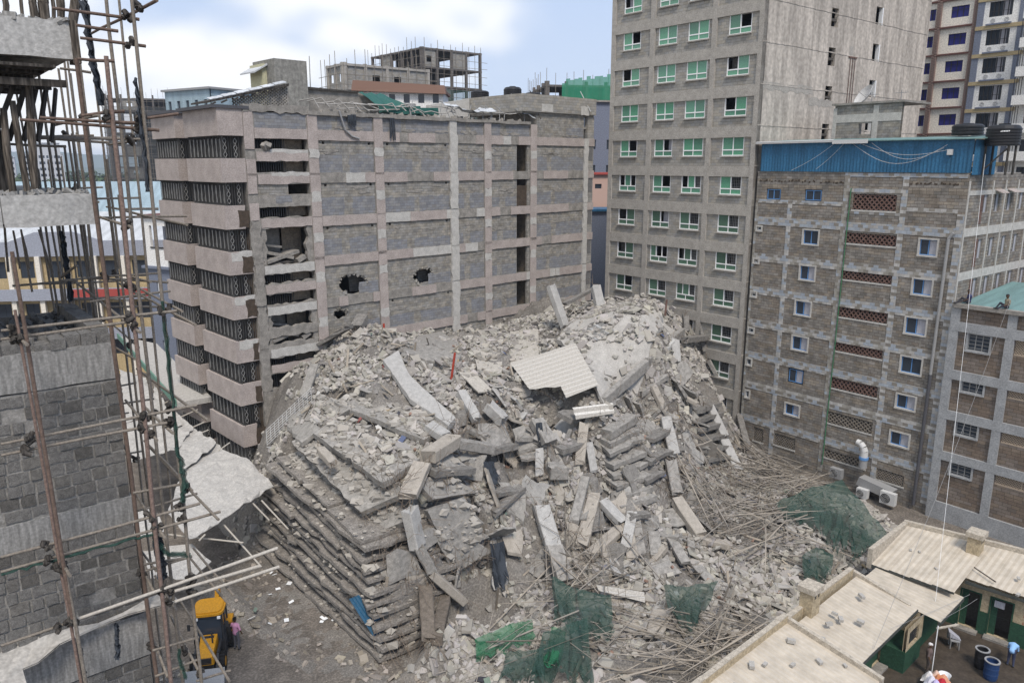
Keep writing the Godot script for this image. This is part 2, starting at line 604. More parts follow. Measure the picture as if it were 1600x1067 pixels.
	patch(t, "white_patch", ragged(31.8, 32.9, 28.35, 29.15, 0.06), 0.11, 0.126, MT.pale_plaster)
	b.box(24.4, 33.8, 28.25, 28.4, -8.0, -0.1)
	b.box(26.17, 26.4, 27.3, 28.25, -8.0, -0.2)
	part(t, "upper_slab", b, MT.raw_concrete)
	b = MB.new()
	b.box(33.0, 33.88, 0, 28.25, -0.5, -0.1)
	part(t, "end_wall", b, MT.tower_stone)
	b = MB.new()
	for k in 7:
		b.box(33.02, 33.92, tops[k] - 0.68, tops[k], -0.3, 0.0)
	part(t, "end_band", b, MT.pink)
	for k in 6:
		b = MB.new()
		b.box(33.08, 33.8, tops[k] - 2.0, tops[k] - 0.72, -0.12, -0.09)
		var w := part(t, "end_window", b, MT.dark_room)
		b = MB.new()
		for j in 6:
			b.box(33.12 + j * 0.12, 33.15 + j * 0.12, tops[k] - 2.0, tops[k] - 0.72, -0.08, -0.05)
		part(w, "window_bars", b, MT.steel_grey)
	# stair bay: alternating bands and slots with bars
	var open := [[25.62, 24.95], [24.15, 23.44], [22.66, 21.95], [21.14, 20.45], [19.75, 17.25], [16.6, 15.95], [15.25, 14.5], [13.76, 11.72], [10.75, 10.1], [9.64, 8.55], [7.4, 6.6]]
	var y := 27.3
	for i in open.size():
		var o: Array = open[i]
		var hole_big: bool = i in [4, 7]
		b = MB.new()
		b.plate(ragged(-0.02, 3.83, o[0], y, 0.1 if hole_big or i > 4 else 0.025, 0.3), -0.4, -0.04)
		part(t, "stair_band", b, MT.raw_concrete)
		b = MB.new()
		if i == 0:
			b.plate(PackedVector2Array([Vector2(0.05, 26.3), Vector2(3.75, 26.3), Vector2(3.75, 27.25), Vector2(0.05, 27.25)]), -0.06, -0.034)
			part(t, "paint_patch", b, MT.blue_grey_paint)
			b = MB.new()
			b.plate(ragged(0.0, 3.8, 25.62, 26.28, 0.02, 0.5), -0.06, -0.005)
			part(t, "plaster", b, MT.pink)
		elif i in [3]:
			b.plate(ragged(1.2, 2.4, 22.0 - 0.6, 21.9, 0.06), -0.05, -0.03)
			part(t, "paint_patch", b, MT.blue_grey_paint)
		else:
			b.plate(ragged(0.05, 3.8, o[0] + 0.02, o[0] + 0.62, 0.05, 0.4), -0.05, -0.01)
			part(t, "plaster", b, MT.pink if i in [1, 2, 4, 6, 9] else MT.pale_plaster)
			if i < 4:
				b = MB.new()
				b.plate(ragged(1.0, 3.8, o[0] + 0.55, o[0] + 0.78, 0.07, 0.3), -0.05, -0.006)
				part(t, "white_patch", b, MT.pale_plaster)
		if i in [2]:
			b = MB.new()
			b.plate(ragged(0.0, 2.2, o[1], o[0], 0.02), -0.3, -0.12)
			part(t, "stone_panel", b, MT.bare_stone)
		elif not hole_big:
			b = MB.new()
			for j in 13:
				b.box(0.1 + j * 0.17, 0.14 + j * 0.17, o[1], o[0], -0.3, -0.26)
			part(t, "window_bars", b, MT.black_metal)
			b = MB.new()
			b.box(2.35, 3.8, o[1], o[0], -0.9, -0.86)
			part(t, "stair_wall", b, MT.inner_wall)
		else:
			b = MB.new()
			b.plate(ragged(0.0, 0.35, o[1], o[0], 0.12, 0.25), -0.45, -0.1)
			b.plate(ragged(3.4, 3.9, o[1], o[0], 0.16, 0.25), -0.45, -0.1)
			b.bar(Vector3(0.2, o[1] + 0.2, -0.6), Vector3(2.8, o[1] + 0.75, -1.0), 1.2, 0.22)
			b.bar(Vector3(0.3, o[1] + 0.9, -1.0), Vector3(2.4, o[1] + 0.35, -0.6), 0.9, 0.2)
			b.bar(Vector3(0.1, o[1] + 1.4, -1.2), Vector3(1.8, o[1] + 1.1, -1.0), 0.5, 0.15)
			b.bar(Vector3(2.6, o[1] + 0.1, -0.3), Vector3(3.2, o[1] + 0.4, -0.3), 0.4, 0.3)
			if i == 7:
				b.plate(ragged(0.0, 3.8, 12.2, 12.85, 0.09, 0.3), -0.4, -0.03)
			part(t, "fallen_stair_flight", b, MT.raw_concrete)
			b = MB.new()
			b.box(0.0, 2.19, o[1] - 0.2, o[0] + 0.2, -1.9, -1.85)
			part(t, "stair_wall", b, MT.raw_concrete)
			b = MB.new()
			b.box(2.2, 3.7, o[1] - 0.2, o[0] + 0.2, -1.6, -1.56)
			part(t, "stair_wall", b, MT.inner_wall)
		y = o[1]
	b = MB.new()
	b.plate(ragged(-0.02, 3.83, 0.0, y, 0.05, 0.4), -0.4, -0.04)
	part(t, "stair_band", b, MT.raw_concrete)
	# broken lump of concrete left on the top slot
	b = MB.new()
	for q in 3:
		b.tbox(Transform3D(Basis.from_euler(Vector3(rf(-1, 1), rf(-1, 1), rf(-1, 1))), Vector3(0.6 + q * 0.13, 25.1 + q * 0.05, 0.0)), Vector3(0.42, 0.3, 0.3))
	part(t, "concrete_lump", b, MT.raw_concrete)
	# balconies on the left side
	for s in 2:
		var za: float = [0.0, -7.15][s]
		var zb: float = [-5.55, -11.7][s]
		for k in 9:
			var py := 24.34 - (k - 1) * 3.0
			var pb: float = py - 1.52 if k else 25.75
			if k == 0:
				py = 27.42
			b = MB.new()
			var br: bool = s == 0 and k in [2, 7, 8]
			b.box(-2.42, -2.24, pb, py, zb, za)
			if br:
				var cut: float = {2: -1.0, 7: -1.35, 8: -1.9}[k]
				b.plate(PackedVector2Array([Vector2(-2.24, pb), Vector2(cut - 0.1, pb), Vector2(cut + 0.1, pb + 0.5), Vector2(cut - 0.12, pb + 0.8), Vector2(cut, py), Vector2(-2.24, py)]), za - 0.18, za)
			else:
				b.box(-2.24, -0.76, pb, py, za - 0.18, za)
			b.box(-2.24, -0.76, pb, py, zb, zb + 0.18)
			var pr := part(t, "balcony_parapet", b, MT.pink)
			b = MB.new()
			b.box(-2.24, -0.76, pb + 0.05, pb + 0.2, zb + 0.18, za - 0.18)
			part(pr, "balcony_floor", b, MT.raw_concrete)
			if k > 1 and s == 0:
				b = MB.new()
				if k in [3, 4, 5]:
					b.plate(ragged(-2.2, -0.8, py - rf(0.5, 0.8), py, 0.1, 0.25), za, za + 0.012)
					part(pr, "white_patch", b, MT.pale_plaster)
				b = MB.new()
				b.plate(ragged(-1.25 - rf(0, 0.3), -0.78, pb + 0.05, py - 0.3, 0.12, 0.25), za, za + 0.02)
				part(pr, "rust_stain", b, MT.dark_stain)
			# grille in the opening under the parapet
			var g0 := pb - 1.48
			if k == 8:
				continue
			b = MB.new()
			b.box(-2.2, -2.17, g0, g0 + 0.05, zb, za)
			b.box(-2.2, -2.17, pb - 0.05, pb, zb, za)
			for j in 28:
				var zz := lerpf(zb + 0.05, za - 0.05, j / 27.0)
				b.box(-2.2, -2.17, g0, pb, zz - 0.012, zz + 0.012)
			for j in 9:
				var xx := lerpf(-2.2, -0.85, j / 8.0)
				b.box(xx - 0.012, xx + 0.012, g0, pb, za - 0.3, za - 0.27)
			var gr := part(t, "balcony_grille", b, MT.grille_iron)
			b = MB.new()
			for x in [-1.95, -1.25]:
				for q in 3:
					var cy: float = g0 + 0.3 + q * 0.42
					var d := [Vector3(x, cy - 0.2, za - 0.26), Vector3(x + 0.12, cy, za - 0.26), Vector3(x, cy + 0.2, za - 0.26), Vector3(x - 0.12, cy, za - 0.26)]
					for m in 4:
						b.bar(d[m], d[(m + 1) % 4], 0.022, 0.022)
			stuff(part(gr, "diamond_ornament", b, MT.grille_pale))
			b = MB.new()
			for j in 9:
				var zz := lerpf(zb + 0.3, za - 0.4, j / 8.0)
				b.plate(ragged(zz - 0.09, zz + 0.09, g0 + 0.15, pb - 0.2, 0.05, 0.2), -0.006, 0.006, Transform3D(Basis(Vector3(0, 0, 1), Vector3.UP, Vector3(-1, 0, 0)), Vector3(-2.19, 0, 0)))
			stuff(part(gr, "leaf_ornament", b, MT.leaf_iron))
			b = MB.new()
			b.box(-1.0, -0.96, g0 - 0.1, pb, zb, za - 0.3)
			b.box(-2.2, -1.001, g0 - 0.1, pb, zb + 0.2, zb + 0.24)
			part(gr, "dark_curtain", b, MT.curtain)
	b = MB.new()
	b.box(-0.95, -0.75, 0, 27.3, -11.9, -0.55)
	part(t, "side_wall", b, MT.dark_room)
	b = MB.new()
	b.box(-2.75, -0.3, 27.42, 27.62, -5.8, 0.1)
	b.box(-2.75, -0.3, 27.40, 27.60, -12.0, -6.9)
	part(t, "roof_fascia", b, MT.fascia)
	b = MB.new()
	b.plate(ragged(-1.0, -0.1, 3.0, 20.4, 0.18, 0.5), -0.9, -0.3)
	part(t, "broken_corner", b, MT.dark_stain)

# ---------------------------------------------------------------- grey tower with green windows
func build_tower() -> void:
	var t := thing("tower_block", "tall grey block with white framed green windows and a bare cast concrete flank", "building", W(9.184, 0, 74.27), -50.9)
	var n := 13
	var top := 42.5
	var wx := [[1.22, 3.27], [5.31, 7.32], [8.5, 10.58], [12.5, 14.57]]
	var colx := [[-0.15, 0.32], [4.45, 4.98], [10.94, 11.41], [15.3, 15.73]]
	var holes := []
	for k in n:
		var y0 := 36.98 - k * 3.09
		for w in wx:
			holes.append([w[0], w[1], y0, y0 + 1.5])
	var b := MB.new()
	b.wall(0.0, 15.7, 0.0, top, holes, -0.14, 0.16)
	part(t, "stone_infill", b, MT.tower_stone)
	for c in colx:
		b = MB.new()
		b.box(c[0], c[1], 0, top, -0.5, 0.0)
		part(t, "column", b, MT.tower_band)
	for k in n + 1:
		var y := 39.28 - k * 3.09
		for i in 3:
			b = MB.new()
			b.box(colx[i][1], colx[i + 1][0], y - 0.86, y, -0.5, -0.012)
			part(t, "band", b, MT.tower_band)
	for k in n:
		b = MB.new()
		b.box(0.1, 15.6, 38.7 - k * 3.09, 38.9 - k * 3.09, -26.0, -0.5)
		part(t, "floor_slab", b, MT.dark_room)
	# windows, sash by sash: G green pane, D open and dark, B barred
	var rows := ["GD GG GG GG", "DG GG GD GD", "GD GG GG GD", "DG GG GG DG", "GG GG GG DG", "GD GD GG GG", "DGD GD DGB GB", "DG GD GB GB", "DG GDD DGB GB", "GD GB GGB GB", "GD GB GB GB", "GD GD DD GB", "GG GD DD DD"]
	rows.remove_at(0)
	rows.append("GD DG DD BD")
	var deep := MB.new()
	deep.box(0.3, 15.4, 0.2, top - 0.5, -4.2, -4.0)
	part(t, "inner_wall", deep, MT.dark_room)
	for k in n:
		var y0 := 36.98 - k * 3.09
		var pats: PackedStringArray = rows[k].split(" ")
		for i in 4:
			var x0: float = wx[i][0]
			var x1: float = wx[i][1]
			var s: String = pats[i]
			var tr := y0 + 0.42
			b = MB.new()
			var z := -0.2
			b.box(x0, x1, y0, y0 + 0.07, z - 0.06, z + 0.04)
			b.box(x0, x1, y0 + 1.43, y0 + 1.5, z - 0.06, z + 0.04)
			b.box(x0, x0 + 0.07, y0 + 0.07, y0 + 1.43, z - 0.06, z + 0.04)
			b.box(x1 - 0.07, x1, y0 + 0.07, y0 + 1.43, z - 0.06, z + 0.04)
			b.box(x0 + 0.07, x1 - 0.07, tr, tr + 0.09, z - 0.05, z + 0.03)
			var m := s.length()
			var wd := (x1 - x0) / m
			for j in range(1, m):
				b.box(x0 + j * wd - 0.04, x0 + j * wd + 0.04, tr + 0.09, y0 + 1.43, z - 0.05, z + 0.03)
			b.box((x0 + x1) * 0.5 - 0.03, (x0 + x1) * 0.5 + 0.03, y0 + 0.07, tr, z - 0.05, z + 0.03)
			var fr := part(t, "window", b, MT.frame_white)
			for j in m:
				b = MB.new()
				var a := x0 + j * wd
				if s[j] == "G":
					b.col = (Color(1.25, 1.1, 1.2) if k < 6 else Color(0.75, 0.5, 0.55)) * (rf(0.6, 1.05) if rf(0, 1) < 0.8 else rf(1.1, 1.5))  # sky reflection painted into pane colour: upper rows and a few panes brighter
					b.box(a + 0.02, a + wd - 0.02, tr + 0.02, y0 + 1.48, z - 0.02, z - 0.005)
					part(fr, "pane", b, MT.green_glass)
				if s[j] != "G" and rf(0, 1) < 0.35:
					b = MB.new()
					b.box(a + wd * rf(0.0, 0.3), a + wd * rf(0.55, 1.0), tr, y0 + 1.45, z - 0.4, z - 0.38)
					part(fr, "curtain", b, MT.lace if rf(0, 1) < 0.5 else MT.curtain)
				if s[j] == "B":
					b = MB.new()
					for q in 6:
						var xx := a + wd * (q + 0.5) / 6.0
						b.box(xx - 0.012, xx + 0.012, tr, y0 + 1.45, z - 0.14, z - 0.12)
					for q in 4:
						b.box(a, a + wd, tr + 0.2 + q * 0.24, tr + 0.215 + q * 0.24, z - 0.118, z - 0.1)
					part(fr, "window_bars", b, MT.steel_grey)
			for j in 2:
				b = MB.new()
				b.col = (Color(1.2, 1.05, 1.15) if k < 6 else Color(0.8, 0.55, 0.6)) * rf(0.6, 1.0)  # transom panes carry the painted reflection too, brighter in upper rows
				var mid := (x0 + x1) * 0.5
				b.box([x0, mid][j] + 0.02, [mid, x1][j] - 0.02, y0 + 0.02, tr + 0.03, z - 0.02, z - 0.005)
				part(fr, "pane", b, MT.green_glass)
			b = MB.new()
			b.box(x0 - 0.06, x1 + 0.06, y0 - 0.1, y0 - 0.003, -0.2, 0.03)
			part(t, "sill", b, MT.tower_band)
	# flank: cast concrete with two columns of slits (local x runs back along the flank)
	var f := thing("temp", "", "")
	f.get_parent().remove_child(f)
	f.name = "flank_wall"
	for key in ["label", "category", "kind"]:
		f.remove_meta(key)
	t.add_child(f, true)
	f.position = Vector3(15.73, 0, 0)
	f.rotation.y = PI / 2
	holes = []
	for k in 8:
		var y := 36.7 - k * 3.09
		holes.append([9.6, 10.7, y - 1.55 - 0.0, y - 0.1])
		holes.append([17.0, 18.25, y - 0.7 - 1.0 + 1.1, y + 0.85])
	b = MB.new()
	b.wall(0.0, 27.6, 0.0, top, holes, 0.0, 0.35)
	part(f, "cast_wall", b, MT.cast_wall)
	b = MB.new()
	for k in 13:
		b.plate(ragged(0.02, 27.5, 39.25 - k * 3.09, 39.33 - k * 3.09, 0.035, 0.5), 0.0, 0.03)
	part(f, "pour_joint", b, MT.cast_wall)
	for k in 8:
		b = MB.new()
		b.box(18.1, 18.25, 36.7 - k * 3.09 - 0.6, 36.7 - k * 3.09 + 0.85, -0.3, 0.03)
		part(f, "slit_lining", b, MT.frame_white)
	for q in [[3.0, 29.9, 3.6, 0.3], [8.0, 29.0, 1.9, 0.3], [15.2, 29.0, 1.5, 0.7], [20.0, 28.9, 1.8, 0.35], [12.3, 33.4, 0.3, 0.5]]:
		b = MB.new()
		b.plate(ragged(q[0] + 1 - q[2], q[0] + 1 + q[2], q[1] - q[3], q[1] + q[3], 0.13, 0.4), 0.0, 0.012)
		part(f, "repair_patch", b, MT.tower_band)
	b = MB.new()
	for x in [13.2, 13.6, 14.0]:
		b.path([Vector3(x, 33.0, 0.06), Vector3(x + 0.02, 26.0, 0.06)], 0.03, 4)
	b.box(12.9, 14.3, 32.95, 33.05, 0.0, 0.08)
	b.box(13.0, 14.2, 29.0, 29.06, 0.0, 0.08)
	part(f, "rusty_conduit", b, MT.claustra)
	b = MB.new()
	b.box(0.1, 15.6, 0.0, top, -27.6, -27.3)
	b.box(0.0, 0.25, 0.0, top, -27.3, -0.5)
	b.box(0.1, 15.6, top - 0.3, top, -27.3, -0.5)
	part(t, "rear_wall", b, MT.tower_stone)

# ---------------------------------------------------------------- blocks with brown walls on the right
func screen(b: MB, x0: float, x1: float, y0: float, y1: float, z: float, cell: float) -> void:  # openwork of crossed blocks
	var nx := maxi(1, roundi((x1 - x0) / cell))
	var ny := maxi(1, roundi((y1 - y0) / cell))
	var cx := (x1 - x0) / nx
	var cy := (y1 - y0) / ny
	for i in nx:
		for j in ny:
			var a := Vector3(x0 + i * cx, y0 + j * cy, z)
			var s := 0.26 * minf(cx, cy)
			b.bar(a, a + Vector3(cx, cy, 0), s, 0.1, PI / 2)
			b.bar(a + Vector3(cx, 0, -0.012), a + Vector3(0, cy, -0.012), s, 0.1, PI / 2)

func casement(t: Node, x0: float, x1: float, y0: float, y1: float, z: float, fm: Material, rim: Material, curtain: bool, n := 2) -> void:
	var b := MB.new()
	var w := 0.11
	b.box(x0 - w, x1 + w, y1, y1 + w, z, z + 0.19)
	b.box(x0 - w, x1 + w, y0 - w, y0, z, z + 0.22)
	b.box(x0 - w, x0, y0, y1, z, z + 0.19)
	b.box(x1, x1 + w, y0, y1, z, z + 0.19)
	if rim:
		part(t, "window_surround", b, rim)
	b = MB.new()
	var q := 0.05
	b.box(x0, x1, y0, y0 + q, z, z + 0.05)
	b.box(x0, x1, y1 - q, y1, z, z + 0.05)
	for i in n + 1:
		var xx := lerpf(x0 + q * 0.5, x1 - q * 0.5, float(i) / n)
		b.box(xx - q * 0.5, xx + q * 0.5, y0 + q, y1 - q, z, z + 0.05)
	var f := part(t, "window", b, fm)
	for i in n:
		b = MB.new()
		var a := lerpf(x0, x1, float(i) / n) + q
		var c := lerpf(x0, x1, float(i + 1) / n) - q
		b.box(a, c, y0 + q, y1 - q, z + 0.005, z + 0.015)
		part(f, "pane", b, MT.lace if curtain and i == n - 1 else MT.dark_glass)

func build_brick() -> void:
	var t := thing("flat_block", "brown stone flats with white block bands, red vents and a blue sheet rooftop", "building", W(19.438, 0, 62.01), -51.1)
	var bands := [19.9, 17.0, 14.32, 11.62, 8.92, 6.4, 3.45]
	var colx := [[0.0, 0.2], [2.84, 3.22], [7.22, 7.62], [11.36, 11.76], [15.05, 15.5]]
	var holes := []
	var b := MB.new()
	var aw := [[4.25, 5.65, 19.2, 17.98], [4.23, 5.63, 16.5, 15.26], [4.1, 5.55, 13.75, 12.5], [4.08, 5.55, 10.95, 9.72], [3.98, 5.37, 8.28, 7.05], [3.96, 5.34, 5.4, 4.35]]
	var dw := [[12.8, 14.16, 19.15, 17.9], [12.68, 14.15, 16.45, 15.22], [12.5, 14.08, 13.75, 12.45], [12.5, 14.1, 10.97, 9.66], [12.5, 14.0, 8.2, 7.05], [12.36, 13.89, 5.4, 4.26]]
	var sm := [[0.15, 0.7, 16.6, 16.15], [0.12, 0.7, 13.92, 13.4], [0.12, 0.7, 10.9, 10.4], [0.12, 0.7, 8.3, 7.65], [0.24, 0.72, 5.55, 4.85], [0.2, 0.75, 19.2, 18.75]]
	var tw := [[0.9, 2.15, 22.1, 21.25], [4.17, 5.54, 22.12, 21.28]]
	var vents := [[7.95, 11.05, 21.9, 20.8], [7.66, 11.33, 19.15, 18.4], [7.66, 11.3, 16.45, 15.75], [7.66, 11.3, 13.75, 12.95], [7.66, 11.25, 11.0, 10.35], [7.66, 11.2, 8.25, 7.45], [7.66, 11.1, 5.55, 4.65], [7.66, 10.95, 2.5, 1.85]]
	var low := [[3.3, 5.15, 2.55, 1.6], [11.8, 13.76, 2.25, 1.4], [1.35, 2.24, 2.55, 1.4]]
	for set_ in [aw, dw, sm, tw, vents, low]:
		for h in set_:
			holes.append([h[0], h[1], h[3], h[2]])
	b.wall(0.0, 15.5, 0.0, 23.42, holes, 0.0, 0.22)
	part(t, "brown_wall", b, MT.brown_block)
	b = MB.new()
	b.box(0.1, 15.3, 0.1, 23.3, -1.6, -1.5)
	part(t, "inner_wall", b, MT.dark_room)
	for i in colx.size():
		b = MB.new()
		b.box(colx[i][0], colx[i][1], 0.6, 21.0 if i in [0, 1] else (20.8 if i == 4 else 23.38), -0.1, 0.03)
		part(t, "white_column", b, MT.pale_block)
	for y in bands:
		for i in 4:
			b = MB.new()
			b.box(colx[i][1], colx[i + 1][0], y - 0.62, y, -0.1, 0.028)
			if y > 19.0 and i == 3:
				pass
			part(t, "white_band", b, MT.pale_block)
	for q in [[0.2, 2.84, 21.0, 21.27], [3.22, 7.22, 21.0, 21.27], [11.76, 15.05, 20.85, 21.1], [7.62, 11.36, 22.0, 22.3], [7.62, 11.36, 20.5, 20.7], [7.62, 15.4, 23.1, 23.35]]:
		b = MB.new()
		b.box(q[0], q[1], q[2], q[3], -0.1, 0.026)
		part(t, "white_band", b, MT.pale_block)
	for i in aw.size():
		var h: Array = aw[i]
		casement(t, h[0] + 0.1, h[1] - 0.1, h[3] + 0.1, h[2] - 0.1, -0.14, MT.blue_frame, MT.pale_plaster if i not in [4] else null, i > 0)
	for i in dw.size():
		var h: Array = dw[i]
		casement(t, h[0] + 0.12, h[1] - 0.12, h[3] + 0.1, h[2] - 0.1, -0.14, MT.blue_frame, MT.pale_plaster, i in [0, 1, 2, 4, 5])
	for h in tw:
		casement(t, h[0] + 0.06, h[1] - 0.06, h[3] + 0.05, h[2] - 0.05, -0.1, MT.blue_frame, null, false)
	for h in sm:
		casement(t, h[0] + 0.08, h[1] - 0.08, h[3] + 0.08, h[2] - 0.08, -0.12, MT.frame_white, MT.pale_plaster, false, 1)
	for i in vents.size():
		var h: Array = vents[i]
		b = MB.new()
		screen(b, h[0], h[1], h[3], h[2], -0.1, 0.33)
		var v := part(t, "vent_screen", b, MT.claustra if i < 6 else MT.claustra_grey)
		b = MB.new()
		b.box(h[0] - 0.05, h[1] + 0.05, h[3] - 0.12, h[3], -0.1, 0.04)
		part(v, "sill", b, MT.pale_plaster)
	for h in low:
		b = MB.new()
		screen(b, h[0], h[1], h[3], h[2], -0.1, 0.22)
		part(t, "vent_screen", b, MT.claustra_grey)
		b = MB.new()
		b.box(h[0] - 0.08, h[1] + 0.08, h[3] - 0.12, h[3], -0.1, 0.05)
		part(t, "sill", b, MT.pale_plaster)
	# crumbled course near the top
	b = MB.new()
	for q in [[0.3, 5.0, 22.72], [5.4, 7.6, 22.65], [11.9, 15.2, 22.72]]:
		var x: float = q[0]
		while x < q[1]:
			b.tbox(Transform3D(Basis(Vector3.BACK, rf(-0.5, 0.5)), Vector3(x, q[2] + rf(-0.07, 0.07), 0.0)), Vector3(rf(0.08, 0.2), rf(0.06, 0.13), 0.05))
			x += rf(0.16, 0.4)
	part(t, "crumbled_course", b, MT.dark_stain)
	b = MB.new()
	b.box(0.1, 15.4, 23.2, 23.4, -9.0, -0.25)
	part(t, "roof_slab", b, MT.raw_concrete)
	# rooftop shed of blue sheets
	b = MB.new()
	corrugate(b, Vector3(0.22, 23.42, 0.06), Vector3(15.55, 23.42, 0.06), 2.12, 0.24, 0.045)
	part(t, "blue_sheet_wall", b, MT.blue_sheet)
	b = MB.new()
	corrugate(b, Vector3(15.6, 23.3, 0.06), Vector3(15.6, 23.3, -3.6), 2.2, 0.24, 0.045)
	part(t, "blue_sheet_wall", b, MT.blue_sheet)
	b = MB.new()
	b.hexa([Vector3(-0.1, 25.55, 0.35), Vector3(16.0, 25.5, 0.35), Vector3(16.0, 25.75, -4.0), Vector3(-0.1, 25.8, -4.0),
		Vector3(-0.1, 25.62, 0.35), Vector3(16.0, 25.57, 0.35), Vector3(16.0, 25.82, -4.0), Vector3(-0.1, 25.87, -4.0)])
	part(t, "shed_roof", b, MT.teal_roof)
	b = MB.new()
	b.hexa([Vector3(-0.15, 25.48, 0.38), Vector3(6.2, 25.5, 0.38), Vector3(6.2, 25.5, 0.30), Vector3(-0.15, 25.5, 0.30),
		Vector3(-0.15, 25.62, 0.4), Vector3(6.2, 25.66, 0.4), Vector3(6.2, 25.7, 0.2), Vector3(-0.15, 25.66, 0.2)])
	b.box(6.2, 8.8, 25.38, 25.66, 0.36, 0.42)
	part(t, "gutter_board", b, MT.white_metal)
	# flank that recedes to the right
	var f := Node3D.new()
	f.name = "right_flank"
	t.add_child(f, true)
	f.position = Vector3(15.5, 0, 0)
	f.rotation.y = PI / 2
	holes = []
	for k in 7:
		for x in [2.6, 4.6, 6.8, 9.0, 11.4]:
			holes.append([x, x + 0.85, bands[k] - 2.0 + (2.9 if k == 0 else 2.75), bands[k] - 0.7 + (2.9 if k == 0 else 2.75)])
	b = MB.new()
	b.wall(0.0, 16.0, 0.0, 23.3, holes, 0.0, 0.2)
	part(f, "brown_wall", b, MT.brown_block)
	b = MB.new()
	b.box(0.3, 15.8, 0.0, 23.0, -0.9, -0.85)
	part(f, "inner_wall", b, MT.dark_room)
	for y in bands + [22.3]:
		b = MB.new()
		b.box(0.1, 16.0, y - (0.55 if y < 22 else 0.3), y, -0.1, 0.03)
		part(f, "white_band", b, MT.pale_plaster)
	for x in [0.02, 3.9, 6.1, 8.4, 10.8, 13.0]:
		b = MB.new()
		b.box(x, x + 0.16, 0.0, 22.9, -0.1, 0.055)
		part(f, "white_column", b, MT.pale_plaster)
	for h in holes:
		casement(f, h[0], h[1], h[2], h[3], -0.12, MT.steel_grey, null, true)
	for k in 3:
		b = MB.new()
		b.box(2.2, 2.62, bands[k] + 0.2, bands[k] + 2.1, -0.05, 0.025)
		for j in 7:
			b.box(2.2, 2.62, bands[k] + 0.35 + j * 0.24, bands[k] + 0.39 + j * 0.24, 0.025, 0.04)
		part(f, "red_vent_strip", b, MT.claustra)
	for x in [4.4, 6.6]:
		b = MB.new()
		b.hexa([Vector3(x, 22.05, 0.5), Vector3(x + 1.2, 22.05, 0.5), Vector3(x + 1.2, 22.25, 0.0), Vector3(x, 22.25, 0.0),
			Vector3(x, 22.1, 0.5), Vector3(x + 1.2, 22.1, 0.5), Vector3(x + 1.2, 22.32, 0.0), Vector3(x, 22.32, 0.0)])
		part(f, "window_canopy", b, MT.pink)
	# pipes
	b = MB.new()
	b.path([Vector3(7.78, 22.3, 0.08), Vector3(7.7, 10, 0.08), Vector3(7.6, 1.2, 0.08)], 0.038, 6)
	part(t, "green_pipe", b, MT.green_pipe)
	b = MB.new()
	b.path([Vector3(15.0, 19.6, 0.12), Vector3(14.75, 19.2, 0.14), Vector3(14.7, 10.0, 0.14)], 0.11, 8)
	part(t, "drain_pipe", b, MT.steel_grey)
	b = MB.new()
	b.path([Vector3(14.7, 10.0, 0.14), Vector3(14.65, 0.4, 0.14)], 0.12, 8)
	part(t, "drain_pipe", b, MT.fascia)

func corrugate(b: MB, p: Vector3, q: Vector3, h: float, pitch: float, amp: float) -> void:  # upright sheet from p to q
	var d := (q - p).normalized()
	var out := d.cross(Vector3.UP)
	var k := int(p.distance_to(q) / (pitch * 0.5))
	for i in k:
		var a := p.lerp(q, float(i) / k) + out * (amp if i % 2 else 0.0)
		var c := p.lerp(q, float(i + 1) / k) + out * (0.0 if i % 2 else amp)
		var m := a.lerp(c, 0.45)
		m += out * (0.0)
		b.quad(a, c, c + Vector3.UP * h, a + Vector3.UP * h)

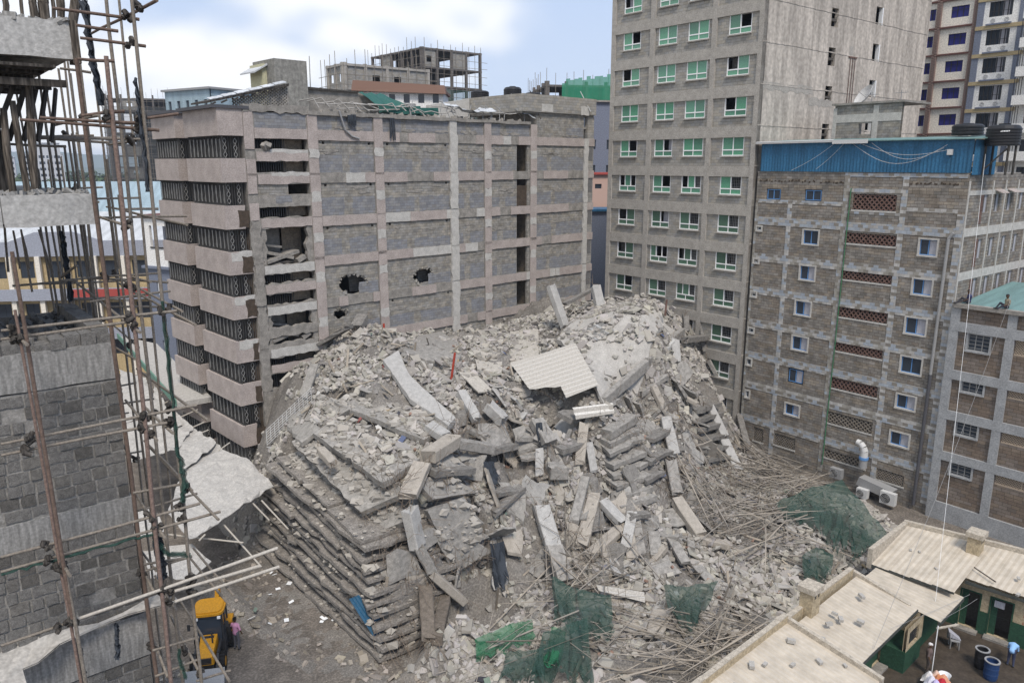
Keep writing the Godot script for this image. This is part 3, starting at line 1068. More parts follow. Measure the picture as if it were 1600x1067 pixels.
func build_grey() -> void:
	var t := thing("concrete_frame_block", "grey framed block with brown infill and diagonal lattice screens at right edge", "building", W(28.993, 0, 49.63), -51.1)
	var colx := [[-0.05, 0.5], [3.28, 3.8], [7.0, 7.5], [10.6, 11.1]]
	var tops := [15.1, 13.9, 10.65, 7.85, 4.95, 1.3]
	var b := MB.new()
	var holes := []
	for k in 4:
		var y: float = [13.3, 10.5, 7.5, 4.65][k]
		holes.append([1.05, 2.5, y - 1.25, y])
		holes.append([3.85, 6.9, y - 1.0, y])
		holes.append([8.2, 9.7, y - 1.25, y])
	b.wall(0.0, 11.0, 0.0, 15.0, holes, -0.15, 0.2)
	part(t, "brown_infill", b, MT.umber_block)
	b = MB.new()
	b.box(0.1, 10.9, 0.0, 14.9, -1.2, -1.1)
	part(t, "inner_wall", b, MT.dark_room)
	for c in colx:
		b = MB.new()
		b.box(c[0], c[1], 0.0, 15.0, -0.4, 0.0)
		part(t, "column", b, MT.grey_paint)
	for k in tops.size():
		b = MB.new()
		var hgt: float = [0.25, 0.62, 0.62, 0.62, 0.62, 1.3][k]
		b.box(0.0, 11.0, tops[k] - hgt, tops[k], -0.4, 0.012 if k else 0.15)
		part(t, "band", b, MT.grey_paint if k else MT.raw_concrete)
	for i in holes.size():
		var h: Array = holes[i]
		if i % 3 == 1:
			b = MB.new()
			var z := -0.2
			for dir in [1.0, -1.0]:
				var s := -1.2
				while s < h[1] - h[0] + 1.2:
					var x0: float = h[0] + s
					var hh: float = h[3] - h[2]
					var p := Vector2(x0, h[2])
					var q := Vector2(x0 + dir * hh, h[3])
					if dir < 0:
						p.x += 0.0
					var lo: float = h[0]
					var hi: float = h[1]
					var ta := 0.0
					var tb := 1.0
					var dx := q.x - p.x
					var u0 := (lo - p.x) / dx
					var u1 := (hi - p.x) / dx
					ta = maxf(ta, minf(u0, u1))
					tb = minf(tb, maxf(u0, u1))
					if tb > ta:
						var a := p.lerp(q, ta)
						var c := p.lerp(q, tb)
						b.bar(Vector3(a.x, a.y, z + dir * 0.012), Vector3(c.x, c.y, z + dir * 0.012), 0.045, 0.02, PI / 2)
					s += 0.16
			b.box(h[0], h[1], h[2] - 0.02, h[2] + 0.06, z - 0.03, z + 0.06)
			b.box((h[0] + h[1]) * 0.5 - 0.03, (h[0] + h[1]) * 0.5 + 0.03, h[2], h[3], z - 0.03, z + 0.05)
			part(t, "lattice_screen", b, MT.lattice)
		else:
			casement(t, h[0] + 0.08, h[1] - 0.08, h[2] + 0.08, h[3] - 0.08, -0.24, MT.steel_grey, MT.grey_paint, false, 3)
			b = MB.new()
			for j in 4:
				var yy: float = lerpf(h[2], h[3], (j + 1) / 5.0)
				b.box(h[0] + 0.1, h[1] - 0.1, yy - 0.012, yy + 0.012, -0.2, -0.17)
			part(t, "window_bars", b, MT.steel_grey)
	b = MB.new()
	b.hexa([Vector3(0.3, 15.0, -0.3), Vector3(11.0, 15.0, -0.3), Vector3(11.0, 15.6, -9.0), Vector3(0.3, 15.6, -9.0),
		Vector3(0.3, 15.1, -0.3), Vector3(11.0, 15.1, -0.3), Vector3(11.0, 15.7, -9.0), Vector3(0.3, 15.7, -9.0)])
	part(t, "teal_roof", b, MT.teal_roof)
	b = MB.new()
	b.box(0.02, 0.2, 0.0, 14.9, -9.0, -0.41)
	part(t, "side_wall", b, MT.grey_paint)
const HF_AFFINE := [15.398758, 0.005899, 0.022079]
const HF := ["-19.11 41.53 0.0995189","-15.96 38.14 -0.0747398","-12.58 35.20 -0.1373581","-9.30 32.64 -0.0856501","-7.33 32.07 -0.3037395","-17.05 44.46 -0.2863105",
	"-4.85 31.80 -0.2621969","-3.02 31.76 -0.0466471","-24.89 50.18 0.0258203","-15.70 33.13 0.0634330","-13.71 30.38 0.0194282","-8.26 28.37 0.0904401",
	"-2.75 28.37 0.0470234","2.73 28.13 -0.0097661","-11.84 40.06 -0.0880612","-9.25 36.51 0.0469760","-7.10 34.10 0.2312688","-6.13 33.28 0.2461295",
	"-4.94 33.71 0.1767941","-3.59 35.72 0.7277785","-13.23 41.86 0.1377839","-14.88 45.37 0.1941848","-8.37 36.38 0.0413625","-10.40 38.84 0.1705564",
	"-6.54 36.40 0.0957086","-5.46 38.29 0.0366264","-3.89 39.85 0.1018285","-8.24 38.53 -0.0755296","-6.81 35.96 -0.2415480","-4.67 37.01 -0.0696995",
	"-2.78 38.47 0.4357741","-2.70 36.27 -0.7557427","-3.34 36.34 -0.2320324","-1.41 38.38 -0.0648016","-1.74 37.46 -0.1923069","-12.17 43.13 -0.0035291",
	"-10.87 44.29 -0.0388510","-8.90 42.06 -0.0523379","-7.08 42.31 0.0137287","-5.00 41.03 -0.0766518","-3.73 42.33 -0.0402532","-2.28 43.13 0.0276769",
	"-7.11 45.25 -0.0445225","-9.20 45.98 0.0475171","-12.09 48.04 -0.0463214","-14.25 48.00 0.0029220","-16.47 51.16 0.1287537","-17.17 49.29 0.4923136",
	"-16.16 47.21 -0.1131026","-12.11 52.16 -0.0604544","-11.40 55.71 0.0209637","-8.80 51.30 0.0603203","-6.31 48.62 -0.0040696","-4.00 45.92 0.0013283",
	"-7.70 56.24 -0.0200342","-4.91 57.31 -0.0026519","-4.80 50.59 -0.0473745","-2.75 53.34 0.0127533","-1.69 48.84 0.0346315","-4.24 62.01 -0.0257130",
	"-8.98 58.44 -0.0498121","-0.80 45.80 0.1456896","0.81 46.32 -0.0395275","2.53 48.31 -0.1760186","0.00 44.69 -0.2097531","-1.48 41.62 0.2432013",
	"-2.83 39.58 -0.0378166","1.57 44.43 0.0596820","3.14 44.47 0.3949567","0.00 58.63 0.0186903","2.88 56.04 -0.0209379","4.33 50.04 0.0524307",
	"5.63 47.98 0.3032248","6.78 52.55 -0.1105433","8.90 51.77 0.8296483","11.46 55.96 0.2023763","10.08 59.29 -0.0311715","12.20 62.67 0.0696411",
	"8.10 63.75 -0.0255641","4.23 62.26 0.0044569","2.05 60.06 -0.0115594","6.10 59.79 -0.0093633","14.96 62.36 0.0982274","12.90 57.60 -0.1630039",
	"8.90 51.16 -0.8399768","6.66 47.47 -0.2367950","15.65 60.34 -0.0066601","16.92 58.70 0.1035319","18.37 57.86 0.0068937","19.15 56.79 -0.0982408",
	"17.80 64.71 1.6495072","10.64 50.75 0.0733494","13.54 53.26 -0.0605846","12.25 49.32 -0.0141880","9.15 47.04 0.1978901","6.43 45.40 0.1357524",
	"5.15 44.42 -0.2999858","7.05 43.59 0.0219595","10.28 45.86 -0.1312637","14.85 52.31 -0.0438463","-0.74 40.98 -0.2832265","1.14 42.28 -0.0329179",
	"3.09 43.22 -0.1958958","0.00 39.44 -0.0001003","2.18 39.80 0.1169253","4.46 40.97 0.0317716","6.65 40.56 0.0493661","9.26 42.54 -0.0036184",
	"11.92 45.58 -0.0111713","15.36 50.50 -0.0346054","0.00 37.77 0.0879116","2.81 38.09 -0.0660731","5.62 38.09 -0.0242330","8.74 39.63 -0.0380632",
	"12.28 42.04 0.0033142","17.12 47.46 0.0058969","17.55 51.64 0.0094305","-1.29 34.42 0.0452785","1.30 34.66 0.0716361","3.88 34.51 0.0071711",
	"6.55 35.07 0.0117622","9.48 36.39 0.0198585","12.99 39.11 0.0126065","16.96 42.23 0.0391162","20.64 45.59 0.0182563","22.03 43.97 0.0099620",
	"17.89 40.49 -0.0287053","13.70 36.74 -0.0036286","10.10 33.43 -0.0100420","6.62 31.69 0.0045046","2.99 31.45 -0.0087066","0.00 31.59 0.0180702",
	"20.13 52.32 0.0117509","23.35 52.09 0.0185064","20.76 56.94 0.0566892","24.56 46.68 -0.0016438","23.96 43.65 -0.0128264","-25.79 70.32 -0.0088591",
	"-18.13 50.05 -0.5479392","16.72 99.29 -0.0003459","22.68 88.94 0.0101068","22.82 72.85 -0.0299598","-17.22 52.23 0.2878358","-15.04 54.30 -0.1732921",
	"-12.86 56.36 0.1089296","-9.95 59.10 0.0116280","-7.04 61.85 0.0220282","-4.14 64.60 0.0144072","-1.23 67.35 -0.0304404","1.67 70.10 0.0001262",
	"3.85 72.16 0.0561541","6.03 74.22 -0.0152165","-18.39 50.57 -0.2477212","-19.85 49.19 0.1264710","11.39 72.19 -0.0759648","13.28 69.87 0.0337058",
	"15.17 67.54 0.0431259","16.43 65.99 -0.0811866","17.69 64.43 -1.5956292","19.27 62.49 -0.1261363"]
const STACK := [
	[Vector3(-6.50,0.37,-33.10),Vector3(-16.47,0.35,-45.00),Vector3(-4.13,0.31,-34.93)],
	[Vector3(-6.35,0.80,-33.19),Vector3(-16.40,0.89,-44.99),Vector3(-3.65,0.73,-35.28)],
	[Vector3(-6.50,1.26,-33.27),Vector3(-15.99,1.43,-44.98),Vector3(-3.46,1.18,-35.62)],
	[Vector3(-6.82,1.72,-33.48),Vector3(-15.85,1.97,-44.97),Vector3(-3.45,1.64,-36.08)],
	[Vector3(-6.81,2.27,-33.89),Vector3(-15.93,2.51,-44.96),Vector3(-3.10,2.18,-36.76)],
	[Vector3(-6.99,2.75,-33.96),Vector3(-15.60,3.05,-44.95),Vector3(-2.94,2.65,-37.08)],
	[Vector3(-6.95,3.26,-34.14),Vector3(-15.91,3.60,-44.95),Vector3(-2.56,3.14,-37.52)],
	[Vector3(-7.23,3.76,-34.41),Vector3(-15.64,4.14,-44.94),Vector3(-2.50,3.64,-38.06)],
	[Vector3(-7.20,4.22,-34.62),Vector3(-15.41,4.68,-44.93),Vector3(-2.15,4.09,-38.53)],
	[Vector3(-7.44,4.67,-34.91),Vector3(-14.86,5.22,-44.92),Vector3(-2.23,4.54,-38.93)],
	[Vector3(-7.25,5.23,-34.94),Vector3(-15.36,5.76,-44.91),Vector3(-3.31,5.13,-37.98)],
	[Vector3(-7.64,5.60,-35.20),Vector3(-14.59,6.30,-44.90),Vector3(-3.71,5.50,-38.24)],
	[Vector3(-7.83,4.89,-36.77),Vector3(-14.4,6.05,-45.13),Vector3(-4.94,6.27,-36.47)],
	[Vector3(-7.95,6.21,-37.2),Vector3(-13.52,7.42,-44.42),Vector3(-5.35,7.38,-37.32)],
	[Vector3(-6.72,7.82,-37.22),Vector3(-11.94,8.33,-43.5),Vector3(-5.05,8.39,-39.25)],
	[Vector3(-5.1,8.59,-41.6),Vector3(-11.21,9.52,-45.95),Vector3(-3.39,8.82,-43.94)],
	[Vector3(-12.46,9.58,-47.82),Vector3(-14.45,7.85,-47.39),Vector3(-9.98,9.34,-44.83)],
	[Vector3(-3.74,4.6,-37.34),Vector3(-4.42,6.23,-37.16),Vector3(-1.5,4.5,-39.48)],
	[Vector3(-3.42,3.47,-37.36),Vector3(-4.04,4.82,-37.06),Vector3(-1.21,3.77,-39.23)],
	[Vector3(-3.03,2.53,-37.48),Vector3(-3.73,3.95,-37.17),Vector3(-1.06,3.05,-38.83)],
	[Vector3(-4.99,4.43,-35.87),Vector3(-5.22,5.26,-35.85),Vector3(-3.42,4.6,-37.63)],
	[Vector3(-4.21,6.64,-37.84),Vector3(-5.09,7.73,-38.02),Vector3(-1.98,5.96,-40.15)],
	[Vector3(-3.82,7.54,-38.97),Vector3(-4.61,8.33,-39.39),Vector3(-2.12,6.92,-41.09)],
	[Vector3(-6.44,3.62,-34.96),Vector3(-7.02,4.15,-35.6),Vector3(-4.39,4.08,-36.38)]]
const EDGES := [
	[Vector3(5.8,6.8,-45.61),Vector3(8,7.09,-47.42)],
	[Vector3(5.89,6.26,-45.25),Vector3(8.08,6.62,-46.75)],
	[Vector3(5.98,5.73,-44.87),Vector3(8.17,6.11,-46.19)],
	[Vector3(6.06,5.22,-44.47),Vector3(8.28,5.57,-45.73)],
	[Vector3(6.14,4.73,-44.02),Vector3(8.38,5.06,-45.26)],
	[Vector3(6.21,4.29,-43.51),Vector3(8.48,4.55,-44.78)],
	[Vector3(6.26,3.9,-42.91),Vector3(8.57,4.07,-44.28)],
	[Vector3(13.1,6.6,-53.19),Vector3(16.07,5.66,-58)],
	[Vector3(13.15,6.05,-52.67),Vector3(16.08,5.1,-57.15)],
	[Vector3(13.19,5.51,-52.14),Vector3(16.09,4.56,-56.28)],
	[Vector3(13.22,4.99,-51.56),Vector3(16.09,4.04,-55.42)],
	[Vector3(13.24,4.5,-50.95),Vector3(16.09,3.52,-54.58)],
	[Vector3(13.24,4.04,-50.31),Vector3(16.08,3.03,-53.75)],
	[Vector3(8.71,6.45,-47.01),Vector3(10.45,6.34,-49.53)],
	[Vector3(8.37,5.55,-45.75),Vector3(9.93,5.61,-47.59)],
	[Vector3(7.97,4.73,-44.61),Vector3(9.41,4.77,-45.96)],
	[Vector3(-1.52,7.51,-43.1),Vector3(0,7.3,-44.75)],
	[Vector3(-4.56,7.97,-38.82),Vector3(-2.34,7.19,-41.1)],
	[Vector3(3.29,8.61,-47.05),Vector3(4.26,8.22,-46.3)],
	[Vector3(2.73,7.09,-44.19),Vector3(4.18,7.15,-45.15)],
	[Vector3(-1.11,5.52,-41.15),Vector3(0,5.42,-42.26)]]
const BEAMS := [
	[Vector3(4.13,11.46,-58.44),Vector3(3.05,14.49,-59.34),0.75,0.45,"l","pale broken column leaning up beside the party wall, nearest to it"],
	[Vector3(7.31,12.28,-61.61),Vector3(6.89,14.25,-62.51),0.8,0.45,"l","short pale broken column standing at the back edge of the roof slab"],
	[Vector3(4.29,12.86,-61.93),Vector3(6.99,13.73,-64.41),0.35,0.3,"r","thin broken beam hung between the two leaning columns at the back"],
	[Vector3(5.89,8.94,-47.64),Vector3(9.42,10.41,-51.86),0.45,0.75,"m","front half of the long edge beam of the tilted roof slab"],
	[Vector3(9.47,10.44,-51.89),Vector3(14.01,10.48,-61.76),0.45,0.75,"m","rear half of the long edge beam of the tilted roof slab"],
	[Vector3(12.12,9.79,-54.59),Vector3(12.14,11.28,-55.68),0.6,0.4,"l","column stub standing under the corner of the tilted roof slab"],
	[Vector3(14.66,10.17,-62.92),Vector3(14.6,11.38,-63.43),0.5,0.4,"r","broken column stub at the right end of the roof slab's edge beam"],
	[Vector3(16.95,8.12,-64.99),Vector3(16.73,10.57,-65.81),0.9,0.35,"r","torn piece of wall standing in front of the grey tower"],
	[Vector3(13.93,10.21,-60.34),Vector3(17.12,9.26,-65.48),0.6,0.5,"r","broken beam joining the torn wall piece to the roof slab"],
	[Vector3(9.76,8.81,-51.13),Vector3(10.51,7.23,-50.3),0.55,0.3,"t","tan flat column lying on loose blocks right of the roof slab"],
	[Vector3(10.47,6.98,-49.81),Vector3(10.74,5.11,-47.73),0.75,0.5,"l","upper length of the thick broken column right of the layered slab edges"],
	[Vector3(10.32,5.01,-46.86),Vector3(10.48,3.45,-45.27),0.75,0.5,"m","middle length of the thick broken column right of the layered slab edges"],
	[Vector3(10.36,3.25,-44.66),Vector3(11.34,2.11,-42.13),0.8,0.5,"t","long tan column fallen outward onto the block heap"],
	[Vector3(11.21,2.03,-42.04),Vector3(12.86,1.76,-41.85),0.6,0.4,"t","short column end lying on the block heap below the long tan column"],
	[Vector3(15.05,5.95,-55.81),Vector3(15.91,4.12,-54.61),0.75,0.45,"l","grey column hanging on the right flank of the heap, upper of two"],
	[Vector3(15.8,3.94,-54.14),Vector3(16.39,2.36,-52.18),0.75,0.45,"l","grey column hanging on the right flank of the heap, lower of two"],
	[Vector3(17.09,7.22,-64.45),Vector3(19.37,3.06,-63.3),0.4,0.35,"m","long thin beam running down the right edge of the heap"],
	[Vector3(19.59,3,-63.49),Vector3(18.15,2.55,-55.79),0.5,0.4,"r","broken beam at the far right foot of the heap beside the brown flats"],
	[Vector3(1.68,4.59,-41.6),Vector3(2.36,3.06,-39.25),0.95,0.5,"l","wide pale column sloping down the middle of the heap"],
	[Vector3(2.37,2.97,-39.28),Vector3(2.92,1.87,-37.64),0.95,0.5,"m","foot of the wide pale column in the middle of the heap"],
	[Vector3(4.94,4.67,-42.67),Vector3(3.92,3.09,-39.48),0.75,0.4,"t","long tan column leaning left in the middle of the heap"],
	[Vector3(4.46,5.45,-43.52),Vector3(3.58,3.89,-40.8),0.55,0.35,"m","rough column leaning left behind the long tan column"],
	[Vector3(5.38,4.35,-42.47),Vector3(6.44,3.6,-41.14),0.7,0.4,"l","square column sloping right towards the crossed panels"],
	[Vector3(6.48,3.46,-41.09),Vector3(4.28,2.68,-39.01),0.7,0.35,"t","cracked tan column sloping left under the crossed panels"],
	[Vector3(7.05,3.97,-41.54),Vector3(6.37,2.74,-39.4),0.6,0.2,"l","left one of the crossed upright panels"],
	[Vector3(7.29,3.72,-41.38),Vector3(7.34,2.57,-39.57),0.5,0.2,"m","right one of the crossed upright panels"],
	[Vector3(6.84,4.08,-41.15),Vector3(7.99,3.93,-41.79),0.5,0.3,"r","ragged lump of concrete on top of the crossed panels"],
	[Vector3(6.7,3.07,-40.28),Vector3(6.72,2.4,-39.02),0.65,0.15,"t","tan panel leaning under the crossed panels"],
	[Vector3(9.35,2.45,-41.62),Vector3(9.9,1.73,-39.66),0.6,0.25,"m","flat grey column lying on the block heap left of the tan one"],
	[Vector3(8.29,2.92,-41.35),Vector3(8.26,2.21,-39.95),0.7,0.15,"m","upright rough panel half buried in the block heap"],
	[Vector3(10.59,1.64,-39.95),Vector3(11.39,1.31,-37.79),0.6,0.12,"m","grey board lying flat at the foot of the block heap"],
	[Vector3(2.15,6.03,-43.12),Vector3(3.24,5.95,-43.33),0.9,0.9,"m","stack of flat concrete panels in the middle of the heap"],
	[Vector3(4.53,8.21,-45.7),Vector3(4.14,6.32,-44.03),0.6,0.2,"t","tan panel standing below the small corrugated sheet"],
	[Vector3(4.78,7.14,-45.17),Vector3(5.05,5.59,-44.38),0.5,0.2,"l","pale panel standing right of the tan panel"],
	[Vector3(1.51,8.45,-45.5),Vector3(2.34,7.43,-44.16),0.9,0.6,"m","thick grey column end left of the standing tan panel"],
	[Vector3(1.67,7.18,-43.95),Vector3(1.65,5.83,-43.02),0.5,0.15,"l","narrow pale panel standing left of the stacked panels"],
	[Vector3(-4.57,8.62,-39.05),Vector3(-3.36,8.66,-41.49),0.9,0.75,"t","thick tan beam end jutting out above the slab stack"],
	[Vector3(-4.82,8.37,-38.76),Vector3(-5.36,7.48,-36.7),1,0.4,"t","tan column lying across the slabs below the thick beam end"],
	[Vector3(-5.21,6.91,-36.18),Vector3(-4.86,5.01,-36.05),0.95,0.55,"l","pale column lying down the face of the slab stack, upper length"],
	[Vector3(-4.86,4.98,-36.05),Vector3(-4.27,3.46,-36.31),0.95,0.55,"m","column lying down the face of the slab stack, middle length"],
	[Vector3(-4.26,3.31,-36.25),Vector3(-2.68,1.25,-37),0.9,0.45,"t","tan column jutting from the slab stack, lowest length"],
	[Vector3(-4.47,2.57,-35.82),Vector3(-3.98,1.76,-32.53),0.7,0.6,"d","dark stained upright at the foot of the slab stack"],
	[Vector3(-3.51,1.54,-36.41),Vector3(-3.61,1.77,-32.5),0.6,0.5,"d","cracked upright with hanging wires at the foot of the slab stack"],
	[Vector3(-3.19,8.49,-41.56),Vector3(-1.22,7.57,-43.04),0.7,0.6,"m","thick beam lying level in the hollow of the heap"],
	[Vector3(-4.82,9.13,-42.58),Vector3(-3.78,8.77,-41.73),0.8,0.5,"l","cracked block of beam above the thick tan beam end"],
	[Vector3(-1.47,9.43,-45.57),Vector3(-0.55,8.59,-45.22),0.8,0.7,"l","square beam end above the hollow of the heap"],
	[Vector3(-13.89,10.99,-54.61),Vector3(-11.64,12.42,-53.53),1,0.25,"r","rough slab leaning on the peak of the heap by the party wall"],
	[Vector3(-13.65,9.22,-48.14),Vector3(-13.09,11.15,-49.36),0.7,0.15,"m","thin panel leaning against the party wall at its left end"],
	[Vector3(-11.41,12.32,-54.89),Vector3(-11.13,12.95,-56.04),0.9,0.6,"r","rough lump on the peak of the heap"],
	[Vector3(5.97,7.41,-45.82),Vector3(7.88,7.81,-47.89),0.9,0.6,"m","thick beam below the right corner of the small corrugated sheet"],
	[Vector3(-1.09,4.79,-40.16),Vector3(0.57,5.43,-42.24),0.6,0.3,"r","cracked beam in the middle of the heap left of the wide pale column"],
	[Vector3(8.83,8.42,-50.76),Vector3(10.78,9.36,-51.95),0.5,0.4,"m","beam lying under the roof slab's edge"],
	[Vector3(11.58,8.76,-52.4),Vector3(13.26,6.58,-53.26),0.6,0.3,"m","short beam among loose blocks on the right slope"],
	[Vector3(-3.22,10.02,-46.35),Vector3(-2.14,8.87,-44.39),0.6,0.5,"l","short pale beam at the lower end of the inclined wall"],
	[Vector3(-10.98,8.15,-41.43),Vector3(-9.91,7.92,-39.86),0.5,0.4,"t","tan block end standing among loose blocks on the left slope"]]
const PLATES := [
	["roof_slab","l",0.35,[Vector3(5.95,8.85,-47.37),Vector3(9.35,10.28,-51.65),Vector3(13.73,10.5,-60.92),Vector3(12.33,11.51,-60.41),Vector3(12.19,12.62,-62.08),Vector3(9.71,13.03,-62.12),Vector3(6.54,12.45,-61.81),Vector3(4.6,11.97,-58.2),Vector3(3.33,11.28,-55.66),Vector3(4.69,10.75,-51.96),Vector3(5.44,9.97,-48.27)],"large tilted roof slab lying on top of the heap"],
	["wall_panel","p",0.15,[Vector3(-3.02,10.68,-55.9),Vector3(-0.69,10.76,-57.92),Vector3(-0.7,10.04,-50.85),Vector3(-2.36,10.3,-50.73)],"pale flat panel lying left of the big corrugated sheet"],
	["wall_panel","p",0.15,[Vector3(-0.15,10.84,-60.38),Vector3(2.09,11.16,-59.84),Vector3(1.94,10.62,-53.78),Vector3(-0.13,10.13,-51.33)],"pale flat panel right of another pale panel, touching the big sheet"],
	["ply_board","p",0.06,[Vector3(-3.58,10.42,-49.3),Vector3(-2.61,10.38,-49.59),Vector3(-1.19,9.71,-47.38),Vector3(-2.15,9.84,-46.8)],"cream board lying left of the big corrugated sheet"],
	["roof_slab","m",0.25,[Vector3(-7.8,11.06,-57.07),Vector3(-5.72,10.6,-60.99),Vector3(-3.53,10.73,-54.89),Vector3(-3.74,10.43,-51.09),Vector3(-5.9,10.83,-50.78),Vector3(-7.44,11.44,-51.02)],"cracked flat slab at the foot of the party wall"],
	["floor_slab","m",0.2,[Vector3(-0.75,5.9,-41.91),Vector3(0.69,5.39,-42.61),Vector3(0.78,3.86,-40.85),Vector3(-0.26,4.53,-41.13)],"broken grey floor plate standing in the middle of the heap"],
	["floor_slab","t",0.15,[Vector3(-0.5,3.56,-39.64),Vector3(0.4,3.69,-40.47),Vector3(0.69,3.34,-40.06),Vector3(0.5,2.79,-39.24),Vector3(-0.21,2.97,-39.2)],"small six sided tan plate low in the middle of the heap"],
	["floor_slab","m",0.2,[Vector3(-6.43,4.87,-35.2),Vector3(-5.86,5.26,-35.32),Vector3(-5.08,4.65,-35.87),Vector3(-4.78,3.77,-35.95),Vector3(-5.66,3.84,-35.19),Vector3(-6.28,3.62,-34.96)],"ragged plate on the corner of the slab stack"],
	["floor_slab","t",0.12,[Vector3(-5.46,3.81,-35.37),Vector3(-4.99,4.02,-35.82),Vector3(-4.4,3.22,-36.2),Vector3(-4.94,2.86,-35.63)],"small ragged tan plate on the front of the slab stack"],
	["wall_panel","t",0.08,[Vector3(5.08,1.6,-36.5),Vector3(6.22,1.57,-36.23),Vector3(6.67,1.38,-34.24),Vector3(6,1.34,-33.66),Vector3(5.27,1.5,-34.88)],"left one of two tan boards lying on the poles"],
	["wall_panel","t",0.08,[Vector3(7.28,1.53,-35.53),Vector3(8.49,1.44,-35.61),Vector3(7.35,1.27,-33.6),Vector3(6.52,1.32,-33.38)],"right one of two tan boards lying on the poles"],
	["wall_panel","t",0.06,[Vector3(9.82,1.07,-35.27),Vector3(10.45,1.09,-35.94),Vector3(10.93,0.97,-35.71),Vector3(10.14,0.98,-34.96)],"little square board lying on blocks near the long tin roof"],
	["floor_slab","m",0.25,[Vector3(7.49,7.41,-47.39),Vector3(9.09,7.16,-49.41),Vector3(10.19,6.41,-49.34),Vector3(8.7,6.47,-46.97),Vector3(7.57,6.68,-46.4)],"ragged plate on the right slope under the roof slab"],
	["floor_slab","l",0.2,[Vector3(9.51,11.9,-52.95),Vector3(12.27,11.08,-59.97),Vector3(11.79,10.93,-55.09),Vector3(9.89,10.84,-52.34)],"small plate on the right part of the roof slab"],
	["floor_slab","m",0.25,[Vector3(-2.15,8.62,-44.51),Vector3(-0.4,8.42,-45.7),Vector3(0,7.3,-44.75),Vector3(-1.52,7.51,-43.1)],"ragged plate over the hollow of the heap"],
	["floor_slab","m",0.25,[Vector3(0,7.97,-45.42),Vector3(1.41,8.14,-45.92),Vector3(1.65,7.38,-44.53),Vector3(0.39,6.87,-44.24)],"ragged plate right of the hollow of the heap"],
	["wall_panel","l",0.25,[Vector3(-8.56,11.43,-49.3),Vector3(-7.74,11.74,-50.73),Vector3(-6.63,10.69,-48),Vector3(-3.4,9.17,-44.1),Vector3(-3.79,8.98,-43.24),Vector3(-6.37,9.87,-45.75)],"long pale inclined wall piece running down from the peak of the heap"],
	["floor_slab","m",0.22,[Vector3(-15.24,7.73,-48.39),Vector3(-12.98,8.81,-46.43),Vector3(-11.53,8.56,-43.76),Vector3(-12.6,7.83,-43.31)],"ragged plate on the left slope by the bent railing"]]
const SHEETS := [
	["white",[Vector3(-0.09,10.51,-51.47),Vector3(4.54,11.23,-53.03),Vector3(5.66,9.95,-48.03),Vector3(3.5,9.18,-47.29),Vector3(3.24,9.42,-48.5),Vector3(1.18,9.26,-48.59)],0,1,"big pale corrugated roof sheet with a notched corner on the heap"],
	["white",[Vector3(3.8,8.99,-46.29),Vector3(6.52,8.9,-47.63),Vector3(6.58,8.36,-47.02),Vector3(4,8.44,-45.65)],0,1,"small pale corrugated sheet below the big one"],
	["zinc",[Vector3(4.88,11.84,-55.55),Vector3(6.58,12.58,-55.24),Vector3(7.37,12.3,-53.66),Vector3(6.09,11.59,-53.49)],1,2,"bent grey corrugated sheet on the tilted roof slab"],
	["white",[Vector3(4.48,1.95,-37.04),Vector3(6.98,1.87,-36.43),Vector3(6.89,1.81,-35.67),Vector3(4.66,1.89,-36.46)],0,1,"narrow pale corrugated sheet among the poles in front"],
	["blue",[Vector3(-8.12,2.9,-34.32),Vector3(-7.69,2.9,-34.73),Vector3(-5.88,0.75,-34.43),Vector3(-6.48,0.75,-33.53)],0,3,"blue corrugated sheet leaning on the corner of the slab stack"]]
